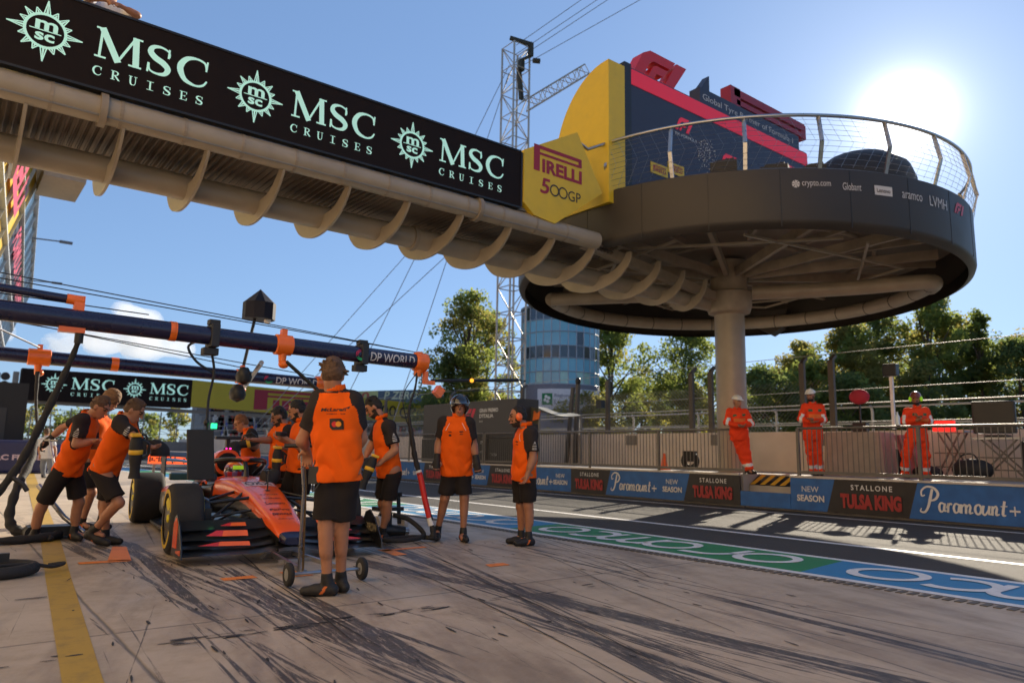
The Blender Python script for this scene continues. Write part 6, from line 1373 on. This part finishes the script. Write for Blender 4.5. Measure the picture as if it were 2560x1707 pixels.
    if hat == 'crash':
        s = SDF(hd-.25, hd+.25, .01); s.ell(hd+U*.02-F*.01, (Rt, F, U), (.125, .14, .14), 0, clip=[(hd-U*.09, -U)]); s2 = s.D.copy(); a = SDF(hd-.25, hd+.25, .01); a.ell(hd+F*.1-U*.04, (Rt, F, U), (.085, .12, .085), 0); s.D = np.maximum(s2, -a.D); kids("helmet", s, HELM)
        s = SDF(hd-.25, hd+.25, .01); s.ell(hd+U*.025+F*.0, (Rt, F, U), (.122, .15, .12), 0, clip=[(hd+U*.075, U), (hd+U*.035, -U), (hd+F*.03, -F)]); kids("visor", s, VIS)
    if hat in ('hard', 'brown'):
        s = SDF(hd-.25, hd+.25, .012); s.ell(hd+U*.045-F*.01, (Rt, F, U), (.105, .125, .11), 0, clip=[(hd+U*.045, -U)]); s.ell(hd+U*.05+F*.06, (Rt, F, U), (.095, .1, .014), .01); kids("hard_hat", s, HATW if hat == 'hard' else HATR)
    if hat in ('muff', 'brown'):
        for q in (-1, 1): s = SDF(hd-.2, hd+.2, .009); s.ell(hd+Rt*.1*q-U*.005, (Rt, F, U), (.03, .042, .052), .0); kids("ear_muff", s, MUFF if hat == 'muff' else MUFG)
        if hat == 'muff':
            s = SDF(hd-.2, hd+.2, .009); pp = [hd+Rt*.1*math.cos(a)+U*(.02+.118*math.sin(a)) for a in np.linspace(0, math.pi, 14)]
            for a, b in zip(pp, pp[1:]): s.cap(a, b, .011, .011, .0)
            kids("headband", s, SHOE)
    if gloves:
        for q, hand in (('L', hands[0]), ('R', hands[1])):
            W_ = J['w'+q]; fa = NV(W_-J['e'+q]); d = NV(fa*.45+NV(hand)); s = SDF(W_-.26, W_+.26, min(h, .01)); s.cap(W_-fa*.06, W_+d*.03, .04, .04, .02); s.cap(W_+d*.03, W_+d*.09, .044, .042, .02)
            pn = NV(np.cross(d, La if abs(d@La) < .8 else Fr)); g = -pn if (pn@(sm-W_)) < 0 else pn; ac = np.cross(d, g)
            for o_ in (-.034, -.012, .012, .034): b = W_+d*.09+ac*o_; c1 = b+NV(d+g*curl)*.045; s.cap(b, c1, .0145, .0135, .004); s.cap(c1, c1+NV(d*.5+g*curl*2)*.035, .0135, .011, .004)
            s.cap(W_+d*.03+ac*.035, W_+d*.07+ac*.06+g*.02, .016, .013, .01); kids("glove", s, GLOVE)
    root["J"] = 0; del root["J"]
    return root, dict(J=J, F=F, U=U, T=T, La=La, Fr=Fr, sm=sm, hm=hm, base=base, shirt=shirt)
RD_, LD_, AW_, TC_ = -38, 142, 52, -128
pm, im = person('main', "mechanic seen from behind in orange shirt and charcoal shorts holding the jack handle", (66, -18), (150, 100), h=.0085, hands=((.2, .2, -1), (.3, .3, -.6)), hairlen=.016)
INFO = {}
INFO['blacksleeve'] = person('blacksleeve', "mechanic at far left in orange shirt striding right with bare forearm forward", (-38, -38), (-75, -30), hands=((1, -.7, -.2), (1, -.7, 0)), lift=.16)
INFO['curly'] = person('curly', "curly fair haired mechanic reaching back left with a gloved hand behind the others", (-45, -38), (-60, -30), hair=M("hair_fair", (.2, .1, .04), .7, var=.4, scale=60, bump=.6, bscale=120), hairlen=.03, hands=((.6, -.4, -.6), (-.5, .3, -.8)), gloves=True)
INFO['gunner'] = person('gunner', "stooping mechanic with orange back turned, holding a yellow blower beside the front wheel", (-30, -36), (-35, -30), hands=((.8, -.6, -.2), (.4, -.3, -.8)), lift=.16)
INFO['ginger'] = person('ginger', "ginger haired mechanic bent over a blower behind the cockpit, sunlit from the right", (166, -32), (150, 160), h=.014, hair=H_GI, hands=((-.7, .2, -.4), (-.7, .3, -.3)))
INFO['darkhair'] = person('darkhair', "dark haired bearded mechanic stretching one arm left beside the cockpit", (163, -28), (160, 150), h=.013, hair=H_DK, skin=SKIN2, beard=1, hands=((-.8, .4, 0), (-.8, .6, 0)))
INFO['bearded'] = person('bearded', "balding bearded mechanic looking down at a device half hidden by the front mechanic", (150, -26), (150, 170), h=.012, hair=H_DK, beard=1, hands=((-.8, .5, .1), (-.8, .5, .1)), hairlen=.006)
INFO['stooped'] = person('stooped', "dark haired mechanic stooping left with a blower just right of the front mechanic", (152, -38), (160, 140), hair=H_DK, beard=1, hands=((-.8, .4, -.5), (-.8, .4, -.5)))
INFO['visor'] = person('visor', "mechanic in black crash helmet standing and facing the camera", (-126, -6), (-110, -125), h=.011, hair=None, skin=SKIN2, beard=0, hands=((.1, -.2, -1), (-.1, -.2, -1)), hat='crash', gloves=True)
INFO['defender'] = person('defender', "bearded mechanic with orange ear defenders standing sideways looking left", (150, -12), (170, 160), h=.011, hair=H_DK, skin=SKIN2, beard=1, hands=((-.4, .1, -1), (-.4, .2, -1)), hat='muff', hairlen=.004)
INFO['marshal1'] = person('marshal1', "marshal in orange overalls and white cap leaning on the rail by the column", (-95, -8), (-100, -110), h=.018, ground=PZ, outfit='suit', hair=None, skin=SKIN2, hands=((-.6, .3, 0), (.6, -.3, 0)), hat='hard', group="track marshals on the pit wall")
INFO['marshal2'] = person('marshal2', "middle marshal in orange overalls and white hard hat with folded hands looking left", (-170, -8), (-140, -120), h=.018, ground=PZ, outfit='suit', hair=None, skin=SKIN2, beard=1, hands=((-.6, .3, 0), (.6, -.3, 0)), hat='hard', group="track marshals on the pit wall")
INFO['marshal3'] = person('marshal3', "right marshal in orange overalls and brown helmet with lime ear defenders, legs apart", (-160, -12), (-120, -130), h=.018, ground=PZ, outfit='suit', hair=None, skin=SKIN2, beard=1, hands=((-.6, .3, .2), (.6, -.3, .2)), hat='brown', group="track marshals on the pit wall")
INFO['white'] = person('white', "distant person in white shirt and grey trousers walking away by the blue barrier", (60, -10), (60, 50), h=.022, outfit='plain', hair=H_BR)
person('lean', "spectator in dark top leaning bare forearms on top of the big black screen", (-110, -15), (-95, -85), h=.016, ground=5.27, outfit='plain', hair=H_BR, skin=SKIN2, hands=((-1, 0, 0), (1, 0, 0)))
# back print on the front mechanic's shirt, draped on the cloth
def drape(root, info, items, d=None, c=None):
    sh = info['shirt']; me = sh.data; bv = BVHTree.FromPolygons([v.co.copy() for v in me.vertices], [tuple(p.vertices) for p in me.polygons])
    T, La, Fr = info['T'], info['La'], info['Fr']; b = Vector(info['base']); back = Vector(-Fr if d is None else d); c0 = Vector(info['sm'] if c is None else c)-b
    if d is not None: La = NV(np.cross(np.cross(d, La if abs(np.dot(d, La)) < .7 else Fr), d)); La = NV(np.cross(T, d)); T = NV(np.cross(d, La))
    for name, mat, vs, fs, off in items:
        vs, fs = cut(vs, fs, .009 if root is pm else .012); out = []
        for u, w in vs:
            p = c0+Vector(La)*u+Vector(T)*w; hit = bv.ray_cast(p+back*.5, -back)[0]; out.append((hit if hit else p+back*.12)+back*off)
        m = MB(); m.add(out, fs); m.build(name, mat, sh, world=False)
PRT = M("print_black", (.02, .014, .012), .6); its = []
def tx(t, cx, y, w, h, bold=.0, shear=0): vs, fs, tw, th = textmesh(t, bold, shear); return [(cx+(u/tw-.5)*w, y+v/th*h) for u, v in vs], fs
v, f = tx("McLaren", 0, -.075, .19, .026, .03, .2); its.append(("back_lettering", PRT, v, f, .004)); v, f = tx("FORMULA 1 TEAM", .02, -.1, .14, .01, .01); its.append(("back_lettering", PRT, v, f, .004))
its.append(("back_swoosh", PRT, [(.07, -.055), (.11, -.045), (.125, -.04), (.115, -.06), (.105, -.055)], [(0, 1, 2, 3, 4)], .004))
sq = [(-.03+.0, -.13), (.055, -.13), (.075, -.15), (.075, -.215), (-.01, -.215), (-.03, -.195)]; its.append(("badge", PRT, sq, [tuple(range(6))], .005))
ci = lambda cx: [(cx+.021*math.cos(a), -.172+.021*math.sin(a)) for a in np.linspace(0, 6.283, 21)[:-1]]
its.append(("badge_disc", M("disc_red", (.6, .02, .02), .6), ci(.007), [tuple(range(20))], .007)); its.append(("badge_disc", M("disc_amber", (.8, .3, .02), .6), ci(.036), [tuple(range(20))], .0085))
drape(pm, im, its)
PRW = M("print_pale", (.5, .48, .46), .6)
def box2(cx, y, w, h): return [(cx-w/2, y), (cx+w/2, y), (cx+w/2, y+h), (cx-w/2, y+h)]
for key, q in (('blacksleeve', 'R'), ('gunner', 'R'), ('stooped', 'L'), ('defender', 'L'), ('visor', 'R')):
    root, info = INFO[key]; J = info['J']; d = info['La']*(1 if q == 'R' else -1); cc = J['s'+q]*.45+J['e'+q]*.55
    it = [("sleeve_print", PRW, [(-.015, .05), (.015, .05), (0, .075)], [(0, 1, 2)], .004)]
    for k, (y, w, h_) in enumerate(((.035, .045, .005), (.015, .055, .008), (-.005, .055, .008), (-.025, .055, .01))): it.append(("sleeve_print", PRW, box2(0, y, w, h_), [(0, 1, 2, 3)], .004))
    drape(root, info, it, d, cc)
for key in ('visor', 'defender'):
    root, info = INFO[key]; Fr = info['Fr']; it = []
    for cx, y, w, h_ in ((.07, -.11, .045, .014), (-.07, -.11, .04, .01), (-.07, -.16, .03, .025), (.07, -.14, .04, .008)): it.append(("chest_print", PRT, box2(cx, y, w, h_), [(0, 1, 2, 3)], .004))
    for s_ in (-1, 1): it.append(("piping", WHITE, [(s_*.075, .0), (s_*.081, .0), (s_*.128, -.09), (s_*.122, -.09)], [(0, 1, 2, 3)], .004))
    drape(root, info, it, Fr, info['sm'])
# ---------------------------------------------------------------- jack, blowers, wall gear
jk = thing("front_jack", "silver long handled front jack on two black wheels held by the mechanic", "jack", (2.68, 5.95, 0))
hp = V(2.33, 5.72, 1.12); ax0, ax1 = V(2.38, 5.87, .1), V(2.95, 5.84, .1)
m = MB(); m.tube([hp, hp+V(.05, .02, -.35), ax0+V(.06, .02, .0)], .013, 8); m.build("handle", STEEL, jk, True)
m = MB(); m.tube([hp+V(.025, .02, .0), hp+V(.07, .03, -.33), ax0+V(.1, .03, .02)], .01, 8); m.build("release_rod", M("rod_bronze", (.3, .2, .1), .35, .8), jk, True)
m = MB(); m.tube([hp+V(-.1, .1, 0), hp+V(.14, -.06, .01)], .016, 8); m.build("grip", BLACK, jk, True)
m = MB(); m.tube([ax0, ax1], .014, 8); m.bar((2.5, 5.9, .1), (2.6, 6.9, .12), .03, .04); m.bar((2.85, 5.9, .1), (2.8, 6.9, .12), .03, .04); m.bar((2.5, 6.5, .11), (2.85, 6.5, .11), .03); m.build("axle_frame", STEEL, jk)
m = MB(); m.prism([(-.2, 0), (.2, 0), (.15, .05), (-.15, .05)], (2.7, 6.95, .08), X_, Z_, -.05, .05); m.build("lifting_pad", DARK, jk)
for c, d in ((ax0, -1), (ax1, 1)):
    m = MB(); q = c+V(.03*d, 0, 0); m.lathe([(.05, -.022), (.085, -.022), (.094, -.012), (.094, .012), (.085, .022), (.05, .022)], q, (1, -.05, 0), 24)
    w = m.build("wheel", DARK, jk, True); m = MB(); m.lathe([(0, -.024), (.05, -.02), (.05, .02), (0, .024)], q, (1, -.05, 0), 20); m.build("hub", GREY, w, True)
BLY = M("blower_yellow", (.75, .42, .02), .45)
def blower(label, c, d, s=1, scoop=True):
    """battery blower: black body with yellow band and battery, black ducted scoop"""
    t = thing("brake_blower", label, "blower", tuple(c), group="yellow and black battery blowers"); c = V(*c); A, B, D = frame(d)
    m = MB(); m.tube([c-D*.13*s, c-D*.05*s, c+D*.08*s, c+D*.16*s], [.05*s, .068*s, .065*s, .055*s], 14); m.box(c-D*.02*s+B*.07*s, (.06*s, .05*s, .14*s), ax=(A, B, D)); m.build("motor_body", DARK, t, True)
    m = MB(); m.lathe([(.066*s, -.02*s), (.072*s, -.015*s), (.072*s, .025*s), (.066*s, .03*s)], c+D*.02*s, D, 16); m.build("yellow_band", BLY, t, True)
    m = MB(); m.box(c-D*.155*s-B*.01*s, (.12*s, .1*s, .035*s), ax=(A, B, D)); m.build("battery", BLY, t, bevel=.008)
    m = MB(); m.tube([c-D*.1*s+B*.06*s, c-D*.05*s+B*.13*s, c+D*.06*s+B*.12*s, c+D*.1*s+B*.06*s], .016*s, 8); m.build("handle", BLACK, t, True)
    m = MB()
    if scoop: p = spline([c+D*.15*s, c+D*.22*s-B*.02*s, c+D*.29*s-B*.09*s, c+D*.3*s-B*.17*s], 6); m.tube(p, lerpw([.06*s, .1*s, .13*s, .135*s], len(p)), 18)
    else: m.tube([c+D*.15*s, c+D*.24*s, c+D*.3*s], [.05*s, .05*s, .062*s], 14)
    m.build("scoop" if scoop else "nozzle", DARK, t, True)
blower("yellow topped blower held upright by the stooping mechanic at the left front wheel", (1.69, 8.62, 1.06), (.05, .1, -1), 1.0, False)
blower("black scooped blower resting behind the left mechanics' hands", (1.9, 9.5, 1.13), (.85, -.5, -.05), .8)
blower("blower with wide black scoop in the ginger mechanic's hands", (3.72, 11.1, 1.18), (-.85, .3, -.25), 1.0)
blower("blower held low by the mechanic stooping right of the jack man", (4.1, 7.95, .9), (-.3, .1, -.9), .9, False)
blower("dark blower hanging between the two bearded mechanics", (3.27, 8.75, .98), (.0, .1, -1), .85)
# wheel gun rack on ground at right of car
wg = thing("wheel_gun", "black and silver wheel gun with hose lying on the concrete right of the car", "wheel gun", (4.5, 8.3, 0))
m = MB(); m.tube([(4.35, 8.3, .1), (4.55, 8.25, .12), (4.75, 8.2, .1)], [.05, .075, .06], 14); m.box((4.55, 8.25, .24), (.06, .05, .2)); m.build("gun_body", BLACK, wg, True)
MB().tube([(4.28, 8.32, .1), (4.35, 8.3, .1)], .06, 14).build("socket", STEEL, wg, True); MB().tube([(4.75, 8.2, .1), (4.8, 8.19, .1)], .045, 12).build("hose_coupling", STEEL, wg, True)
m = MB(); m.tube(spline([(4.6, 8.24, .3), (4.75, 8.1, .25), (4.85, 7.9, .08), (4.5, 7.75, .05), (4.3, 7.9, .05), (4.7, 8.0, .05), (4.95, 7.8, .05)], 8), .03, 8); m.build("hose", HOSE, wg, True)
rk = thing("gun_trolley", "small black trolley with pale wheels behind the wheel gun", "trolley", (5.05, 9.2, 0))
m = MB(); m.box((5.05, 9.2, .3), (.34, .3, .05)); m.box((5.05, 9.2, .5), (.3, .24, .06)); m.bar((4.92, 9.1, .1), (4.95, 9.1, .5), .04); m.bar((5.18, 9.1, .1), (5.15, 9.1, .5), .04); m.bar((4.92, 9.3, .1), (5.18, 9.3, .5), .04); m.build("frame", BLACK, rk)
for x in (4.86, 5.24): m = MB(); m.lathe([(0, -.03), (.1, -.03), (.11, 0), (.1, .03), (0, .03)], (x, 9.1, .11), (1, 0, 0), 18); m.build("wheel", M("wheel_pale", (.45, .42, .4), .7), rk, True)
# rear tyre in blanket, kneeling gear at left
rs = thing("rear_jack", "silver and black jack lever standing on the floor between the left mechanics' legs", "jack", (1.25, 10.3, 0))
m = MB(); m.tube([(1.02, 10.4, .62), (1.3, 10.2, .25), (1.5, 10.1, .08)], .03, 8); m.build("lever", STEEL, rs, True)
m = MB(); m.box((1.2, 10.35, .09), (.5, .3, .12)); m.tube([(1.0, 10.5, .08), (1.0, 10.2, .08)], .08, 14); m.tube([(1.42, 10.5, .08), (1.42, 10.2, .08)], .08, 14); m.build("base", BLACK, rs, True)
hr = thing("metal_rod", "thin silver rod gripped by the gloved hand of the curly haired mechanic", "rod", (1.05, 9.9, .9))
m = MB(); W_ = JOINTS['curly']['wR']; m.tube([V(*W_)+V(.0, -.05, .02), V(*W_)+V(.1, -.12, -.4)], .014, 8); m.tube([V(*W_)+V(-.05, -.03, .0), V(*W_)+V(.09, -.1, .0)], .014, 8); m.build("rod", STEEL, hr, True)
dv = thing("handheld_device", "small black handheld meter in the bearded mechanic's hands", "meter", (0, 0, 0)); W_ = V(*JOINTS['bearded']['wL']); dv.location = W_
m = MB(); m.box(W_+V(-.06, -.02, .05), (.14, .07, .05), rz=.6); m.build("case", BLACK, dv, bevel=.008)
rd = thing("radio_pack", "black radio pack clipped to the back belt of the front mechanic", "radio", tuple(im['hm']))
q = Vector(im['hm']-im['La']*.165-im['Fr']*.085-im['T']*.02)
m = MB(); m.box(q, (.07, .05, .13), rz=-.5); m.tube([q+V(0, 0, .06), q+V(.01, 0, .15)], .006, 6); m.tube(spline([q+V(0, 0, -.05), q+V(-.02, -.05, -.12), q+V(.03, -.06, -.05)], 5), .006, 5); m.build("case", BLACK, rd, bevel=.006)
# driver in the car
hx = thing("driver_helmet", "multicoloured driver helmet with lime visor strip inside the cockpit under the halo", "helmet", (2.97, 9.9, .8))
cy, sy = math.cos(R_(-5.6)), math.sin(R_(-5.6)); loc = lambda x, y, z: V(2.97+x*cy-y*sy, 8.2+x*sy+y*cy, z)
c = loc(0, 1.72, .79)
m = MB(); m.ell(c, (.125, .145, .14), n=24, m=14)
for i, f in enumerate(m.f):
    q = sum((Vector(m.v[k]) for k in f), Vector())/len(f)-c; a = math.atan2(q.y, q.x)
    m.m[i] = 1 if (abs(q.z-.02) < .035 and q.y < 0) else (2 if q.z > .08 else (3 if (int((a+7)*3) % 3 == 0) else (4 if q.z < -.05 else 0)))
m.build("shell", [M("helmet_red", (.6, .03, .05), .3, coat=.6), VIS, M("helmet_orange", (.85, .2, .02), .3, coat=.6), M("helmet_lilac", (.3, .15, .35), .3, coat=.6), M("helmet_white", (.6, .55, .55), .3, coat=.6)], hx, True)
m = MB(); m.box(c+V(.02, -.142, .055), (.16, .02, .05)); m.build("visor_strip", M("visor_lime", (.45, .75, .03), .4, emit=.2), hx, bevel=.005)
m = MB(); m.tube([loc(-.2, 1.85, .62), loc(0, 1.8, .66), loc(.2, 1.85, .62)], [.08, .11, .08], 12); m.build("shoulders", SUIT, hx, True)
# ---- things on the pit wall walkway
cn = thing("traffic_cone", "small orange cone standing behind the far railing", "cone", (14.9, 14.0, PZ))
m = MB(); m.lathe([(.16, 0), (.16, .03), (.1, .03), (.03, .42), (.0, .42)], (15.0, 12.67, PZ), n=16); m.build("cone_body", M("cone_orange", (.85, .12, .02), .5), cn, True)
hrl = thing("hose_reel", "black round hose reel on the walkway left of the column", "reel", (15.2, 11.9, PZ))
m = MB(); m.ring((14.9, 11.75, PZ+.25), (1, .3, 0), .17, .07, 24, 8); m.box((14.9, 11.75, PZ+.36), (.3, .3, .26), rz=.4); m.build("reel", DARK, hrl, True)
tb = thing("covered_table", "table under a long grey cloth between second and third marshal", "table", (16.2, 8.1, PZ))
CL = M("cloth_grey", (.3, .26, .22), .9, bump=.4, bscale=6)
m = MB(); nn = 48; vs = []
for i in range(nn):
    a = 2*math.pi*i/nn; cx_, cy_ = math.cos(a), math.sin(a); sx_, sy_ = math.copysign(abs(cx_)**.25, cx_), math.copysign(abs(cy_)**.25, cy_)
    for z, g in ((.95, 1), (.93, 1.02), (.4, 1.03+.03*math.sin(i*1.7)), (.0, 1.05+.05*math.sin(i*1.7))): vs.append((16.2+.4*sx_*g, 8.1+.62*sy_*g, PZ+z))
m.add(vs, [(i*4+k, ((i+1) % nn)*4+k, ((i+1) % nn)*4+k+1, i*4+k+1) for i in range(nn) for k in range(3)]+[tuple(i*4 for i in range(nn))]); m.build("cloth", CL, tb)
pk = thing("draped_flag", "mauve cloth banner hanging in folds beside the covered table", "banner", (16.4, 7.2, PZ))
m = MB(); m.add([(16.4+.06*math.sin(i*1.3), 7.45-.45*i/12-(.25*j), PZ+.9-.85*j) for j in (0, 1) for i in range(13)], [(i, i+1, i+14, i+13) for i in range(12)]); m.build("cloth", M("cloth_mauve", (.32, .16, .2), .8), pk)
for (x, y, w, h, lab, nm) in ((16.8, 5.5, .9, .8, "grey trestle stand with crossed legs carrying a dark monitor", "trestle"), (16.9, 6.45, .6, .95, "tall trestle stand carrying the red message display", "trestle")):
    t = thing("trestle", lab, "trestle", (x, y, PZ), group="trestle stands on the pit wall"); m = MB()
    for q in (-1, 1):
        m.bar((x+.2*q, y-w/2, PZ), (x+.2*q, y+w*.35, PZ+h), .03); m.bar((x+.2*q, y+w/2, PZ), (x+.2*q, y-w*.35, PZ+h), .03)
    for z in (.25, .55): m.bar((x-.2, y-w/2, PZ+h*z), (x-.2, y+w/2, PZ+h*z), .025)
    m.build("legs", RAILC, t); m = MB(); m.box((x, y, PZ+h+.02), (.55, w*1.1, .04)); m.build("shelf", STEEL, t)
dp = thing("red_display", "glowing red display panel behind the third marshal", "display", (16.6, 6.5, PZ+1))
m = MB(); m.box((16.62, 6.5, PZ+1.08), (.08, .42, .22)); m.build("screen", M("display_red", (.8, .02, .015), .5, emit=.8), dp)
mo = thing("monitor", "large dark monitor back standing on a trestle right of the third marshal", "monitor", (16.8, 5.6, PZ+.85))
m = MB(); m.box((16.8, 5.62, PZ+1.25), (.12, .75, .66), rz=.15); m.build("screen_back", BLACK, mo, bevel=.03); m = MB(); m.box((16.85, 5.6, PZ+.87), (.3, .4, .05)); m.build("foot", BLACK, mo)
for i, (x, y) in enumerate(((16.2, 4.75), (16.2, 4.2))):
    t = thing("equipment_case", ["rounded black equipment case with bright rim at right behind the railing", "rightmost black equipment case cut by the frame edge"][i], "case", (x, y, PZ))
    m = MB(); m.box((x, y, PZ+.38), (.4, .42, .76)); m.build("body", BLACK, t, bevel=.06); m = MB(); m.tube(spline([(x-.1, y-.2, PZ+.77), (x-.1, y-.15, PZ+.82), (x-.1, y+.15, PZ+.82), (x-.1, y+.2, PZ+.77)], 5), .016, 6); m.build("handle", STEEL, t, True)
bgl = thing("kit_bag", "black kit bag on the walkway floor under the monitor stand", "bag", (16.2, 4.8, PZ))
m = MB(); m.ell((16.3, 5.9, PZ+.2), (.25, .38, .22), n=18, m=10); m.build("bag", DARK, bgl, True); m = MB(); m.tube(spline([(16.1, 5.7, PZ+.35), (16.08, 5.8, PZ+.5), (16.1, 6.0, PZ+.48), (16.1, 6.1, PZ+.33)], 5), .015, 6); m.build("strap", DARK, bgl, True)
bg2 = tag(MB().ell((16.3, 6.75, PZ+.12), (.2, .3, .14)).build("bag", DARK, None, True), "flat black bag between the third marshal's legs", "bag")
fx = thing("red_flag_bundle", "rolled dark red flag on a thin stand beside the second marshal", "flag", (15.9, 7.95, PZ))
m = MB(); m.ell((15.9, 7.9, PZ+1.72), (.16, .22, .17), n=14, m=8); m.build("flag", M("flag_red", (.35, .02, .04), .8, bump=.5, bscale=12), fx, True); m = MB(); m.bar((15.9, 7.9, PZ), (15.9, 7.9, PZ+1.6), .03); m.box((15.9, 7.9, PZ+.95), (.14, .3, .4)); m.build("stand", BLACK, fx)
cmr = thing("wall_camera", "small black camera box on a white bracket above the rails", "camera", (17.7, 8.0, 2.6))
m = MB(); m.box((17.8, 8.05, 3.2), (.2, .32, .3)); m.build("case", BLACK, cmr, bevel=.02); m = MB(); m.bar((17.8, 8.05, 1.8), (17.8, 8.05, 3.05), .07); m.build("bracket", WHITE, cmr)
bt = tag(MB().lathe([(0, 0), (.04, 0), (.04, .16), (.015, .21), (.015, .25), (0, .25)], (14.2, 6.35, PZ+1.01), n=12).build("water_bottle", M("bottle_clear", (.6, .65, .65), .2), None, True), "clear water bottle standing on the railing left of the third marshal", "bottle")
ov = thing("overhead_screen", "dark overhead screen on a bent silver pole at the right frame edge", "screen", (15.5, 3.0, PZ))
m = MB(); m.box((15.3, 2.55, 3.27), (.25, 1.3, .8), ax=((1, 0, 0), (0, .98, -.12), (0, .12, .98))); m.build("housing", BLACK, ov, bevel=.02); m = MB(); m.box((15.28, 2.55, 3.7), (.3, 1.34, .03), ax=((1, 0, 0), (0, .98, -.12), (0, .12, .98))); m.build("top_trim", WHITE, ov)
m = MB(); m.tube([(15.4, 3.2, 3.2), (15.4, 3.12, 2.6), (15.4, 2.92, 1.9), (15.4, 2.85, PZ)], .03, 8); m.build("pole", STEEL, ov, True)
